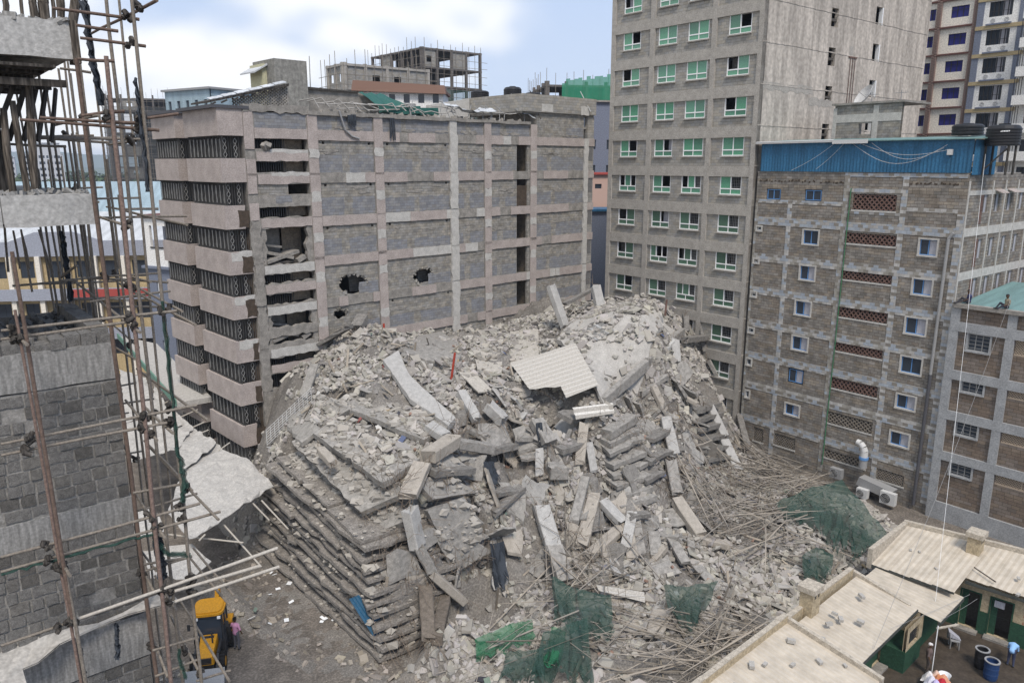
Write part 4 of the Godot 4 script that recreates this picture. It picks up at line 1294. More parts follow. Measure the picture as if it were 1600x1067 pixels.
const NETS := [
	["dark",[Vector3(2.09,2.30,-36.40),Vector3(3.45,2.10,-35.38),Vector3(5.01,2.20,-34.76)],[Vector3(2.11,1.33,-34.05),Vector3(3.42,1.21,-33.02),Vector3(5.09,1.26,-33.46)],"dark green net bunched over poles in the front, widest one"],
	["dark",[Vector3(3.69,1.87,-33.40),Vector3(2.61,1.84,-32.70),Vector3(1.47,1.56,-32.51)],[Vector3(3.80,0.75,-30.62),Vector3(2.47,0.76,-30.47),Vector3(0.73,0.69,-30.79)],"dark green net hanging down to the bottom edge of the picture"],
	["bright",[Vector3(-1.78,1.20,-32.53),Vector3(-0.31,1.41,-33.34),Vector3(1.01,1.49,-33.80)],[Vector3(-1.67,0.67,-31.92),Vector3(-0.15,0.93,-32.52),Vector3(1.19,1.13,-33.13)],"bright green net strip at the foot of the heap"],
	["bright",[Vector3(1.91,1.66,-32.87),Vector3(2.58,1.52,-32.57)],[Vector3(1.25,0.94,-31.36),Vector3(2.13,0.91,-31.12)],"bright green net scrap beside the dark net"],
	["dark",[Vector3(7.82,2.17,-35.75),Vector3(9.07,2.21,-35.56),Vector3(10.78,2.16,-36.19)],[Vector3(8.03,1.35,-34.95),Vector3(8.93,0.92,-33.64),Vector3(9.62,1.15,-35.03)],"green net draped over a pole right of the two tan boards"],
	["dark",[Vector3(-0.30,1.05,-31.67),Vector3(1.50,1.33,-31.76)],[Vector3(-0.74,0.50,-30.82),Vector3(1.52,0.70,-30.56)],"dark blue green net scrap at the bottom edge of the picture"],
	["dark",[Vector3(17.20,1.86,-46.29),Vector3(19.08,2.98,-46.01),Vector3(21.24,3.49,-46.15),Vector3(22.38,2.26,-45.27),Vector3(23.46,0.82,-43.94)],[Vector3(17.65,1.66,-44.70),Vector3(18.71,1.50,-43.30),Vector3(19.48,1.21,-42.23),Vector3(20.39,0.89,-41.59),Vector3(22.46,0.65,-42.95)],"wide dark green net draped over the poles beside the brown flats"],
	["dark",[Vector3(16.72,1.36,-40.32),Vector3(17.89,1.50,-41.09),Vector3(18.71,1.09,-40.79)],[Vector3(16.60,0.72,-39.24),Vector3(17.41,0.59,-39.26),Vector3(18.25,0.61,-39.91)],"small dark green net scrap left of the tin roofs"],
	["tarp",[Vector3(-1.23,3.57,-38.72),Vector3(-0.43,3.52,-39.12)],[Vector3(-0.98,1.23,-37.92),Vector3(-0.18,1.80,-38.08)],"dark torn tarpaulin hanging right of the slab stack"],
	["tarp",[Vector3(-1.66,7.27,-41.48),Vector3(-1.05,7.01,-42.32)],[Vector3(-1.29,5.81,-41.19),Vector3(-0.53,5.70,-42.09)],"black plastic scrap in the hollow of the heap"],
	["tarp",[Vector3(1.45,8.44,-44.81),Vector3(1.88,8.54,-44.75)],[Vector3(1.68,7.12,-44.11),Vector3(2.11,7.33,-44.21)],"blue grey cloth hanging on the thick column end"]]
const POLE_ZONES := [
	[Vector2(10.83,-46.55),Vector2(16.75,-53.95),Vector2(21.79,-59.1),Vector2(21.64,-49.07),Vector2(17.62,-42.98),Vector2(15.79,-39.85),Vector2(13.49,-42.23),Vector2(11.78,-43.2)],
	[Vector2(5.06,-33.63),Vector2(9.37,-35.9),Vector2(13.34,-36.68),Vector2(11.85,-32.88),Vector2(8.98,-31.39),Vector2(3.85,-31.06)],
	[Vector2(0.7,-38.22),Vector2(4.7,-39.5),Vector2(7.49,-38.76),Vector2(5.51,-37.16),Vector2(2.07,-37.32)],
	[Vector2(19.1,-56.65),Vector2(21.9,-55.8),Vector2(20.21,-48.81),Vector2(17.13,-47.49)],
	[Vector2(-1.83,-32.24),Vector2(1.68,-35.95),Vector2(3.45,-37.23),Vector2(3.55,-31.06)]]

# ---------------------------------------------------------------- the collapsed building
var HG := PackedFloat32Array()
const HX0 := -22.0
const HD0 := 26.0
const HS := 0.75
const HNX := 68
const HND := 62
var nz1 := FastNoiseLite.new()
var nz2 := FastNoiseLite.new()

func raw_height(x: float, d: float) -> float:
	var fx := clampf((x - HX0) / HS, 0.0, HNX - 1.001)
	var fd := clampf((d - HD0) / HS, 0.0, HND - 1.001)
	var i := int(fx)
	var j := int(fd)
	fx -= i
	fd -= j
	var a := HG[j * HNX + i]
	var b := HG[j * HNX + i + 1]
	var c := HG[(j + 1) * HNX + i]
	var e := HG[(j + 1) * HNX + i + 1]
	return lerpf(lerpf(a, b, fx), lerpf(c, e, fx), fd) * carve(x, d)

var shelves := []
func terraced(x: float, d: float, h: float) -> float:  # the heap drops away under the rim of each upper floor slab
	if x < -17.0 or x > 1.0 or d < 33.0 or d > 48.0:
		return h
	if shelves.is_empty():
		for i in range(12, STACK.size()):
			var c := Vector2(STACK[i][0].x, -STACK[i][0].z)
			var mid := Vector2(STACK[i][1].x + STACK[i][2].x, -STACK[i][1].z - STACK[i][2].z) * 0.5
			for e in [1, 2]:
				var u: Vector2 = Vector2(STACK[i][e].x, -STACK[i][e].z) - c
				var n := u.orthogonal().normalized()
				if n.dot(mid - c) < 0:
					n = -n
				shelves.append([c, u.normalized(), n, u.length(), STACK[i][0].y, STACK[i][e].y])
	for s in shelves:
		var q: Vector2 = Vector2(x, d) - s[0]
		var w: float = q.dot(s[2])
		if w < -1.6 or w > 1.3:
			continue
		var t: float = q.dot(s[1]) / s[3]
		if t < -0.06 or t > 1.04:
			continue
		var top: float = lerpf(s[4], s[5], t)
		h = minf(h, top - 0.62 + 1.1 * maxf(w - 0.35, 0.0) - 0.25 * maxf(-w, 0.0))
	return h

func hh(x: float, d: float) -> float:
	var h := terraced(x, d, raw_height(x, d))
	var k := clampf(h * 0.7, 0.12, 1.0)
	if on_roof(x, d):
		k *= 0.18
	for q in PITS:
		var r2: float = ((x - q[0]) * (x - q[0]) + (d - q[1]) * (d - q[1])) / (q[2] * q[2])
		if r2 < 6.0:
			h -= q[3] * exp(-r2)
	if x < -1.0 and d < 47.0 and h > 2.0:
		k *= 0.45
	return h + k * (0.62 * nz1.get_noise_2d(x, d) + 0.34 * nz2.get_noise_2d(x, d))

const STRIPS := [[Vector2(-6.4, 33.0), Vector2(-16.4, 45.0), 0.35, 1.9, -4.2, -2.6], [Vector2(-6.4, 33.0), Vector2(-1.0, 37.4), 0.4, 2.0, -2.2, -1.0]]
func carve(x: float, d: float) -> float:  # the pancaked floors stand as a steep wall: the loose heap stays behind it
	if x > 2.0 or d > 49.0:
		return 1.0
	var f := 1.0
	for s in STRIPS:
		var u: Vector2 = s[1] - s[0]
		var l := u.length()
		u /= l
		var n := Vector2(-u.y, u.x)
		if n.dot(Vector2(-2.0, 44.0) - s[0]) < 0:
			n = -n
		var q: Vector2 = Vector2(x, d) - s[0]
		var t := q.dot(u)
		var w := q.dot(n)
		var m := smoothstep(-1.6, -0.2, t) * (1.0 - smoothstep(l - 1.0, l + 1.2, t)) * smoothstep(s[4], s[5], w)
		f *= 1.0 - m * (1.0 - smoothstep(s[2], s[3], w))
	return f

const PITS := [[2.9, 47.6, 1.7, 2.2], [-3.1, 39.9, 1.3, 1.3], [16.0, 54.3, 1.0, 1.3], [11.1, 47.1, 1.0, 1.6], [-0.2, 44.8, 1.4, 1.5], [4.4, 45.0, 1.0, 1.0], [1.7, 39.0, 0.9, 1.2], [13.2, 55.2, 0.9, 1.5], [-2.4, 43.0, 1.1, 1.2], [-1.0, 39.0, 0.9, 1.1]]
var roof_area := PackedVector2Array()
func on_roof(x: float, d: float) -> bool:
	if roof_area.is_empty():
		for p in PLATES[0][3]:
			roof_area.append(Vector2(p.x, -p.z))
	return Geometry2D.is_point_in_polygon(Vector2(x, d), roof_area)

func grad(x: float, d: float) -> Vector3:
	var e := 0.3
	return Vector3(raw_height(x - e, d) - raw_height(x + e, d), 2.0 * e, raw_height(x, d + e) - raw_height(x, d - e)).normalized()

func build_mound() -> void:
	nz1 = noise(0.35, 31, 3)
	nz2 = noise(1.6, 32, 2)
	var cx := PackedFloat64Array()
	var cd := PackedFloat64Array()
	var cw := PackedFloat64Array()
	for s in HF:
		var q: PackedStringArray = s.split(" ")
		cx.append(q[0].to_float()); cd.append(q[1].to_float()); cw.append(q[2].to_float())
	HG.resize(HNX * HND)
	for j in HND:
		for i in HNX:
			var x := HX0 + i * HS
			var d := HD0 + j * HS
			var h: float = HF_AFFINE[0] + HF_AFFINE[1] * x + HF_AFFINE[2] * d
			for k in cx.size():
				var r2 := (x - cx[k]) * (x - cx[k]) + (d - cd[k]) * (d - cd[k])
				if r2 > 1e-9:
					h += cw[k] * 0.5 * r2 * log(r2)
			HG[j * HNX + i] = maxf(h, -0.35)
	var st := 0.2
	var nx := int((HNX - 2) * HS / st)
	var nd := int((HND - 2) * HS / st)
	var v := PackedVector3Array()
	var c := PackedColorArray()
	var id := PackedInt32Array()
	var f := noise(0.09, 33, 3)
	for j in nd + 1:
		for i in nx + 1:
			var x := HX0 + i * st
			var d := HD0 + j * st
			v.append(W(x, hh(x, d), d))
			var t := 0.93 + 0.35 * f.get_noise_2d(x, d)
			c.append(Color(t, t * 0.985, t * 0.96))
	for j in nd:
		for i in nx:
			var a := j * (nx + 1) + i
			if v[a].y < -0.2 and v[a + nx + 2].y < -0.2:
				continue
			id.append_array([a, a + nx + 1, a + nx + 2, a, a + nx + 2, a + 1])
	var n := PackedVector3Array()
	n.resize(v.size())
	for k in range(0, id.size(), 3):
		var nn := (v[id[k + 2]] - v[id[k]]).cross(v[id[k + 1]] - v[id[k]])
		for m in 3:
			n[id[k + m]] += nn
	for k in n.size():
		n[k] = n[k].normalized() if n[k].length() > 0 else Vector3.UP
	var arr := []
	arr.resize(Mesh.ARRAY_MAX)
	arr[Mesh.ARRAY_VERTEX] = v
	arr[Mesh.ARRAY_NORMAL] = n
	arr[Mesh.ARRAY_COLOR] = c
	arr[Mesh.ARRAY_INDEX] = id
	var am := ArrayMesh.new()
	am.add_surface_from_arrays(Mesh.PRIMITIVE_TRIANGLES, arr)
	mat("rubble_dust", Color(0.325, 0.302, 0.275), 0.97, "pebble", 0.42, "coarse", 0.11, "pebble", 5.0)
	var o := share(self, "rubble_terrain", am, MT.rubble_dust, Transform3D())
	o.set_meta("kind", "structure")

func chunk_mesh(sx: float, sy: float, sz: float, j: float) -> ArrayMesh:
	var b := MB.new()
	var p := []
	for y in [-0.5, 0.5]:
		for q in [[-0.5, 0.5], [0.5, 0.5], [0.5, -0.5], [-0.5, -0.5]]:
			p.append(Vector3((q[0] + rf(-j, j)) * sx, (y + rf(-j, j)) * sy, (q[1] + rf(-j, j)) * sz))
	b.hexa(p)
	return b.mesh()

func lying(x: float, d: float, y: float, tilt: float, scale: Vector3) -> Transform3D:
	var n := (grad(x, d) + Vector3(rf(-tilt, tilt), rf(-tilt * 0.5, tilt * 0.5), rf(-tilt, tilt))).normalized()
	var a := Vector3(cos(rf(0, TAU)), 0, sin(rf(0, TAU)))
	var t := n.cross(a)
	t = n.cross(Vector3.RIGHT) if t.length() < 0.05 else t
	t = t.normalized()
	return Transform3D(Basis(t * scale.x, n * scale.y, t.cross(n) * scale.z), W(x, y, d))

func multi(called: String, mesh: Mesh, m: Material, ts: Array, cs: Array) -> void:
	var mm := MultiMesh.new()
	mm.transform_format = MultiMesh.TRANSFORM_3D
	mm.use_colors = true
	mm.mesh = mesh
	mm.instance_count = ts.size()
	for i in ts.size():
		mm.set_instance_transform(i, ts[i])
		mm.set_instance_color(i, cs[i])
	var o := MultiMeshInstance3D.new()
	o.name = called
	o.multimesh = mm
	o.material_override = m
	add_child(o, true)
	tag(o, "countless grey blocks and shards lying all over the heap and around its foot", "rubble")
	stuff(o)

func beam_mesh(p: Vector3, q: Vector3, w: float, t: float) -> MB:
	var b := MB.new()
	var z := (q - p).normalized()
	var x := z.cross(Vector3.UP)
	x = Vector3.RIGHT if x.length() < 0.05 else x.normalized()
	var y := x.cross(z).normalized()
	var k := maxi(3, int(p.distance_to(q) / 0.7))
	var c := 0.1 * minf(w, t)
	var base := [Vector2(-w / 2 + c, -t / 2), Vector2(w / 2 - c, -t / 2), Vector2(w / 2, -t / 2 + c), Vector2(w / 2, t / 2 - c),
		Vector2(w / 2 - c, t / 2), Vector2(-w / 2 + c, t / 2), Vector2(-w / 2, t / 2 - c), Vector2(-w / 2, -t / 2 + c)]
	var rings := []
	for i in k + 1:
		var o := p.lerp(q, float(i) / k)
		var r := []
		for m in 8:
			var g: Vector2 = base[m] * (1.0 + rf(-0.035, 0.035))
			if rf(0, 1) < 0.07:
				g *= 0.86
			var along := rf(-0.16, 0.16) if i in [0, k] else 0.0
			r.append(o + x * g.x + y * g.y + z * along)
		rings.append(r)
	for i in k:
		for m in 8:
			var s := (m + 1) % 8
			b.quad(rings[i][s], rings[i][m], rings[i + 1][m], rings[i + 1][s])
	for m in range(1, 7):
		b.tri(rings[0][0], rings[0][m], rings[0][m + 1])
		b.tri(rings[k][0], rings[k][m + 1], rings[k][m])
	return b

func wires(b: MB, at: Vector3, dir: Vector3, count: int, spread: float, length: float, r := 0.014) -> void:
	for i in count:
		var p := at + Vector3(rf(-spread, spread), rf(-spread, spread) * 0.6, rf(-spread, spread))
		var d := (dir + Vector3(rf(-0.9, 0.9), rf(-0.7, 0.7), rf(-0.9, 0.9))).normalized()
		var pts := [p]
		var l := length * rf(0.5, 1.2) / 4.0
		for k in 4:
			p += d * l
			pts.append(p)
			d = (d + Vector3(rf(-0.35, 0.35), rf(-0.75, 0.2), rf(-0.35, 0.35))).normalized()
		b.path(pts, r, 3)

func plate3(pts: Array, th: float, jit: float) -> MB:
	var b := MB.new()
	var ring := []
	for i in pts.size():
		var a: Vector3 = pts[i]
		var e: Vector3 = pts[(i + 1) % pts.size()]
		var k := maxi(1, int(a.distance_to(e) / 0.5))
		for j in k:
			var p := a.lerp(e, float(j) / k)
			ring.append(p + Vector3(rf(-jit, jit), rf(-0.03, 0.03), rf(-jit, jit)))
	var poly := PackedVector2Array()
	for p in ring:
		poly.append(Vector2(p.x, -p.z))
	if Geometry2D.is_polygon_clockwise(poly):
		poly.reverse()
		ring.reverse()
	var id := Geometry2D.triangulate_polygon(poly)
	var dn := Vector3(0, -th, 0)
	for i in range(0, id.size(), 3):
		var a := id[i]; var e := id[i + 1]; var f := id[i + 2]
		if (poly[e] - poly[a]).cross(poly[f] - poly[a]) < 0:
			var s := e
			e = f
			f = s
		b.tri(ring[a], ring[e], ring[f])
		b.tri(ring[a] + dn, ring[f] + dn, ring[e] + dn)
	for i in ring.size():
		var j := (i + 1) % ring.size()
		b.quad(ring[i] + dn, ring[j] + dn, ring[j], ring[i])
	return b

func bent_slab(pts: Array, lift: float, th: float) -> MB:  # broad slab bent over the heap
	var b := MB.new()
	var ring := []
	for i in pts.size():
		var a: Vector3 = pts[i]
		var e: Vector3 = pts[(i + 1) % pts.size()]
		var k := maxi(1, int(a.distance_to(e) / 0.6))
		for j in k:
			var p := a.lerp(e, float(j) / k) + Vector3(rf(-0.07, 0.07), 0, rf(-0.07, 0.07))
			ring.append(Vector2(p.x, -p.z))
	var poly := PackedVector2Array(ring)
	if Geometry2D.is_polygon_clockwise(poly):
		poly.reverse()
	var all := poly.duplicate()
	for j in 40:
		for i in 30:
			var q := Vector2(2.0 + i * 0.5 + rf(-0.1, 0.1), 45.0 + j * 0.5 + rf(-0.1, 0.1))
			if Geometry2D.is_point_in_polygon(q, poly):
				all.append(q)
	var id := Geometry2D.triangulate_delaunay(all)
	var f := noise(0.25, 5, 3)
	var up := func(q: Vector2) -> Vector3: return W(q.x, raw_height(q.x, q.y) + lift + 0.14 * f.get_noise_2d(q.x, q.y), q.y)
	for i in range(0, id.size(), 3):
		var a := all[id[i]]; var e := all[id[i + 1]]; var g := all[id[i + 2]]
		if not Geometry2D.is_point_in_polygon((a + e + g) / 3.0, poly):
			continue
		if (e - a).cross(g - a) < 0:
			var s := e
			e = g
			g = s
		b.tri(up.call(a), up.call(e), up.call(g))
		var dn := Vector3(0, -th, 0)
		b.tri(up.call(a) + dn, up.call(g) + dn, up.call(e) + dn)
	for i in poly.size():
		var a: Vector3 = up.call(poly[i])
		var e: Vector3 = up.call(poly[(i + 1) % poly.size()])
		b.quad(a - Vector3(0, th, 0), e - Vector3(0, th, 0), e, a)
	return b

func slab3(c: Vector3, bk: Vector3, r: Vector3, th: float, jit: float) -> MB:
	var b := MB.new()
	var u := (bk - c).normalized()
	var n := u.cross(r - c).normalized()
	if n.y < 0:
		n = -n
	var v := n.cross(u)
	var p := Vector2((r - c).dot(u), (r - c).dot(v))
	var q := Vector2(bk.distance_to(c), 0)
	var poly := PackedVector2Array()
	var cs := [Vector2.ZERO, q, q + p * 0.7, p]
	var e := noise(0.6, rng.randi() % 1000, 2)
	for i in 4:
		var k := maxi(1, int(cs[i].distance_to(cs[(i + 1) % 4]) / 0.6))
		for j in k:
			var o: Vector2 = cs[i].lerp(cs[(i + 1) % 4], float(j) / k)
			var big := e.get_noise_2d(o.x * 0.7, o.y * 0.7 + 9.0)
			poly.append(o + Vector2(rf(-1, 1), rf(-1, 1)) * jit * (0.5 if rf(0, 1) < 0.8 else 2.2) + Vector2(big, e.get_noise_2d(o.x * 0.7 + 40.0, o.y * 0.7)) * jit * 0.8)
	b.plate(poly, -th, 0.0, Transform3D(Basis(u, v, n), c))
	return b

func sheet(pts: Array, ia: int, ib: int, pitch: float, amp: float, dust := 0.66) -> MB:
	var b := MB.new()
	var o: Vector3 = pts[0]
	var a: Vector3 = (pts[ib] - pts[ia]).normalized()
	var n := Vector3.ZERO
	for i in range(1, pts.size() - 1):
		n += (pts[i] - o).cross(pts[i + 1] - o)
	n = n.normalized()
	if n.y < 0:
		n = -n
	a = (a - n * a.dot(n)).normalized()
	var w := n.cross(a)
	var poly := PackedVector2Array()
	var lo := INF
	var hi := -INF
	for p in pts:
		var q := Vector2((p - o).dot(a), (p - o).dot(w))
		poly.append(q)
		lo = minf(lo, q.y)
		hi = maxf(hi, q.y)
	var t := Transform3D(Basis(a, w, n), o)
	var k := int((hi - lo) / (pitch * 0.5)) + 1
	for i in k:
		var y0 := lo + i * pitch * 0.5
		var y1 := y0 + pitch * 0.5
		var strip := PackedVector2Array([Vector2(-99, y0), Vector2(99, y0), Vector2(99, y1), Vector2(-99, y1)])
		b.col = Color(1, 1, 1) if i % 2 else Color(dust, dust * 0.985, dust * 0.96)  # every other rib flank tinted darker; dust is the tint factor
		for g in Geometry2D.intersect_polygons(poly, strip):
			if Geometry2D.is_polygon_clockwise(g):
				g.reverse()
			var id := Geometry2D.triangulate_polygon(g)
			var q := []
			for s in g:
				var f := (s.y - y0) / (y1 - y0)
				q.append(t * Vector3(s.x, s.y, amp * (f if i % 2 == 0 else 1.0 - f)))
			for m in range(0, id.size(), 3):
				var e0: Vector3 = q[id[m]]; var e1: Vector3 = q[id[m + 1]]; var e2: Vector3 = q[id[m + 2]]
				if (e1 - e0).cross(e2 - e0).dot(n) < 0:
					b.tri(e0, e2, e1)
				else:
					b.tri(e0, e1, e2)
	return b

func along_line(l: Array, u: float) -> Vector3:
	var f := clampf(u, 0, 1) * (l.size() - 1)
	var i := mini(int(f), l.size() - 2)
	return (l[i] as Vector3).lerp(l[i + 1], f - i)

func drape(top: Array, hem: Array, sd: int, lift: float) -> MB:  # cloth hung from one line to another, with folds running down
	var b := MB.new()
	var f := noise(1.0, sd, 2)
	var wide := along_line(top, 0.0).distance_to(along_line(top, 1.0))
	var nu := int(wide / 0.07) + 4
	var nv := 16
	var rows := []
	for j in nv + 1:
		var v := float(j) / nv
		var row := []
		for i in nu + 1:
			var u := float(i) / nu
			var uu := u + 0.05 * f.get_noise_2d(u * 3.0, v * 3.0)
			var vv := v * (1.0 + 0.28 * f.get_noise_2d(u * wide * 1.6, 5.0))
			var a := along_line(top, uu)
			var c := along_line(hem, uu)
			var p := a.lerp(c, vv)
			var across := (c - a).cross(along_line(top, 1.0) - along_line(top, 0.0)).normalized()
			var fold := (0.24 * sin(u * wide * 4.2 + 2.0 * f.get_noise_2d(u * 4.0, v)) + 0.16 * f.get_noise_2d(u * wide * 1.1, v * 0.8)) * (0.35 + v)
			p += across * fold + Vector3(0, -0.32 * sin(v * PI) + 0.05 * f.get_noise_2d(u * wide * 4.0, v * 4.0), 0)
			p.y = maxf(p.y + lift * (1.0 - 0.5 * v), raw_height(p.x, -p.z) + 0.2)
			row.append(p)
		rows.append(row)
	for j in nv:
		for i in nu:
			if j > nv - 4 and f.get_noise_2d(i * 0.35, j * 0.8 + 20.0) > 0.25:
				continue
			b.tri(rows[j][i], rows[j + 1][i], rows[j + 1][i + 1])
			b.tri(rows[j][i], rows[j + 1][i + 1], rows[j][i + 1])
	return b

func settled(pts: Array) -> Array:  # lift a listed piece as far as the lumps of the heap under it need
	var up := 0.0
	for p in pts:
		up += maxf(hh(p.x, -p.z) - raw_height(p.x, -p.z), -0.1) / pts.size()
	var out := []
	for p in pts:
		out.append(p + Vector3(0, up, 0))
	return out

const NTH := ["lowest", "second lowest", "third lowest", "fourth lowest", "fifth lowest", "sixth lowest", "seventh lowest", "eighth lowest", "ninth", "tenth", "eleventh", "twelfth", "thirteenth", "fourteenth"]

func build_rubble() -> void:
	mat("concrete_m", Color(0.41, 0.388, 0.355), 0.95, "fine", 0.8, "stain", 0.22, "grain", 0.8)
	mat("concrete_l", Color(0.50, 0.485, 0.458), 0.95, "fine", 0.8, "coarse", 0.22, "grain", 0.6)
	mat("concrete_t", Color(0.465, 0.42, 0.36), 0.95, "fine", 0.8, "coarse", 0.22, "grain", 0.6)
	mat("concrete_r", Color(0.38, 0.358, 0.328), 0.97, "pebble", 0.9, "stain", 0.25, "pebble", 4.0)
	mat("concrete_d", Color(0.22, 0.185, 0.15), 0.97, "fine", 0.8, "stain", 0.25, "grain", 1.0)
	mat("slab_edge", Color(0.41, 0.375, 0.335), 0.97, "pebble", 0.5, "stain", 0.2, "pebble", 4.0)
	mat("chunk", Color(0.43, 0.41, 0.378), 0.97, "fine", 0.9, "", 0.2, "grain", 0.8)
	mat("roof_slab_dust", Color(0.52, 0.495, 0.455), 0.97, "fine", 0.5, "coarse", 0.12, "grain", 1.0)
	mat("panel_pale", Color(0.56, 0.52, 0.455), 0.9, "fine", 0.5, "coarse", 0.2)
	mat("sheet_white", Color(0.68, 0.65, 0.595), 0.7, "fine", 0.4)
	mat("sheet_zinc", Color(0.48, 0.48, 0.47), 0.45, "fine", 0.4, "coarse", 0.3)
	mat("rebar_steel", Color(0.19, 0.15, 0.115), 0.8, "")
	mat("pole_wood", Color(0.325, 0.293, 0.255), 0.9, "fine", 0.9)
	mat("red_steel", Color(0.42, 0.06, 0.035), 0.6, "fine", 1.0)
	for q in [["net_dark", Color(0.035, 0.088, 0.07), 0.66], ["net_bright", Color(0.03, 0.21, 0.10), 0.62], ["net_tarp", Color(0.05, 0.06, 0.075), 0.98]]:
		var m := mat(q[0], q[1], 0.75, "grain", 2.0)
		m.transparency = BaseMaterial3D.TRANSPARENCY_ALPHA
		m.albedo_color.a = q[2]
	var tone := {"m": MT.concrete_m, "l": MT.concrete_l, "t": MT.concrete_t, "r": MT.concrete_r, "d": MT.concrete_d, "p": MT.panel_pale}
	# pancaked floors at the left corner
	for i in STACK.size():
		var s: Array = STACK[i]
		var lab := ""
		if i < 12:
			lab = "brown broken floor slab, %s of the pancaked stack at the left corner" % NTH[i]
		else:
			lab = ["grey floor slab on the left slope, lowest above the pancaked stack", "grey floor slab on the left slope, second above the pancaked stack", "grey floor slab on the left slope, third above the pancaked stack", "dust covered floor slab ending at the thick tan beam end", "small floor slab high on the left slope near the bent railing", "uppermost of three floor slab edges right of the pancaked stack", "middle one of three floor slab edges right of the pancaked stack", "lowest of three floor slab edges right of the pancaked stack", "small floor slab edge between the fallen pale columns", "floor slab right of the uppermost fallen pale column", "floor slab in front of the thick level beam", "floor slab under the lowest fallen column"][i - 12]
		if i >= 12:
			solo("concrete_slab", lab, "floor slab", slab3(s[0], s[1], s[2], rf(0.3, 0.38), 0.1), MT.concrete_m, "pancaked floor slabs")
			continue
		var t := thing("concrete_slab", lab, "floor slab", Vector3.ZERO, 0.0, "pancaked floor slabs")
		var cuts := [0.0, rf(0.2, 0.4), rf(0.5, 0.75), 1.0]
		var along: Vector3 = s[1] - s[0]
		var nrm := along.cross(Vector3.UP).normalized()
		for k in 3:
			var off := nrm * rf(-0.16, 0.16) + Vector3(0, rf(-0.09, 0.09), 0)
			var c: Vector3 = s[0] + along * cuts[k] + off
			var e: Vector3 = s[0] + along * cuts[k + 1] + off + Vector3(0, rf(-0.14, 0.14), 0)
			part(t, "slab_piece", slab3(c, e, c + (s[2] - s[0]) + Vector3(0, rf(-0.1, 0.1), 0), rf(0.14, 0.22), 0.08), MT.slab_edge)
	for i in EDGES.size():
		var eg := settled(EDGES[i])
		var a: Vector3 = eg[0]
		var c: Vector3 = eg[1]
		var back := (c - a).cross(Vector3.UP).normalized()
		if back.z > 0:
			back = -back
		back = back * rf(1.8, 2.6) + Vector3(0, rf(-0.2, 0.3), 0)
		var where := "grey floor edges stacked below the roof slab" if i < 7 else ("rough floor edges stacked on the right flank" if i < 13 else "scattered broken floor edges")
		var lab := "broken floor slab edge, %s of seven under the thick beam below the roof slab" % NTH[i] if i < 7 else ("rough broken floor edge, one of six on the right flank" if i < 13 else "broken floor slab edge showing among the rubble of the heap")
		if i < 7:
			lab = "broken floor slab edge, %s from the top in the pile below the roof slab" % ["first", "second", "third", "fourth", "fifth", "sixth", "seventh"][i]
		var outw := Vector3(back.x, 0, back.z).normalized() * -0.55 + Vector3(0, 0.1, 0)
		a += outw
		c += outw
		solo("concrete_slab", lab, "floor slab", slab3(a, a + back, c, rf(0.22, 0.36), 0.12), MT.concrete_m if i < 7 else MT.concrete_r, where)
	for p in PLATES:
		if p[4].begins_with("large"):
			solo("concrete_slab", p[4], "concrete slab", bent_slab(p[3], 0.45, 0.35), MT.roof_slab_dust)
			continue
		var o := solo(p[0].replace("roof_slab", "concrete_slab").replace("floor_slab", "concrete_slab").replace("wall_panel", "broken_concrete_panel"), p[4], "panel" if "panel" in p[0] else ("board" if "ply" in p[0] else "concrete slab"), plate3(settled(p[3]), p[2] * 1.3, 0.12 if p[0] == "floor_slab" else 0.03), MT.roof_slab_dust if p[4].begins_with("large") else tone[p[1]])
	for q in BEAMS:
		var bm: Array = settled([q[0], q[1]]) + q.slice(2)
		var o := solo("broken_beam" if "beam" in bm[5] else ("broken_concrete_panel" if "panel" in bm[5] or "board" in bm[5] or "wall" in bm[5] else "broken_column"), bm[5], "beam" if "beam" in bm[5] else ("panel" if "panel" in bm[5] else "column"), beam_mesh(bm[0], bm[1], bm[2], bm[3]), tone[bm[4]])
		if bm[3] > 0.33:
			var b := MB.new()
			var dir: Vector3 = (bm[1] - bm[0]).normalized()
			wires(b, bm[1], dir, 5, bm[2] * 0.35, 1.2)
			wires(b, bm[0], -dir, 3, bm[2] * 0.35, 0.9)
			stuff(part(o, "rebar", b, MT.rebar_steel))
	for s in SHEETS:
		solo("corrugated_sheet", s[4], "roof sheet", sheet(settled(s[1]) if s[0] != "blue" else s[1], s[2], s[3], 0.46 if s[0] != "blue" else 0.18, 0.1 if s[0] != "blue" else 0.05), {"white": MT.sheet_white, "zinc": MT.sheet_zinc, "blue": MT.blue_sheet}[s[0]])
	for i in NETS.size():
		var s: Array = NETS[i]
		solo("green_net" if s[0] != "tarp" else "tarpaulin", s[3], "net" if s[0] != "tarp" else "tarpaulin", drape(s[1], s[2], 60 + i, 0.65 if s[0] != "tarp" else 0.0), MT["net_" + s[0]])
	for q in [[W(-9.5, 10.5, 55.5), Vector3(0.02, 2.0, 0), "red steel post standing by the party wall"], [W(-4.1, 10.0, 49.0), Vector3(0.35, 1.9, 0.1), "red steel post leaning in the middle of the heap"], [W(12.2, 12.6, 60.0), Vector3(0.08, 0.9, 0), "rusty post at the back corner of the roof slab"]]:
		var b := MB.new()
		b.tube(q[0] - Vector3(0, 0.4, 0), q[0] + q[1], 0.085, 0.08, 8)
		solo("steel_post", q[2], "post", b, MT.claustra if q[2].begins_with("rusty") else MT.red_steel)
	# bent railing hanging off the pink block
	var rb := MB.new()
	var r0 := at_mound(-16.0, 47.3, 0.9)
	var r1 := at_mound(-13.0, 47.6, 0.7)
	for k in 7:
		rb.bar(r0 + Vector3(0, k * 0.17, 0), r1 + Vector3(0, k * 0.17, 0), 0.03, 0.03)
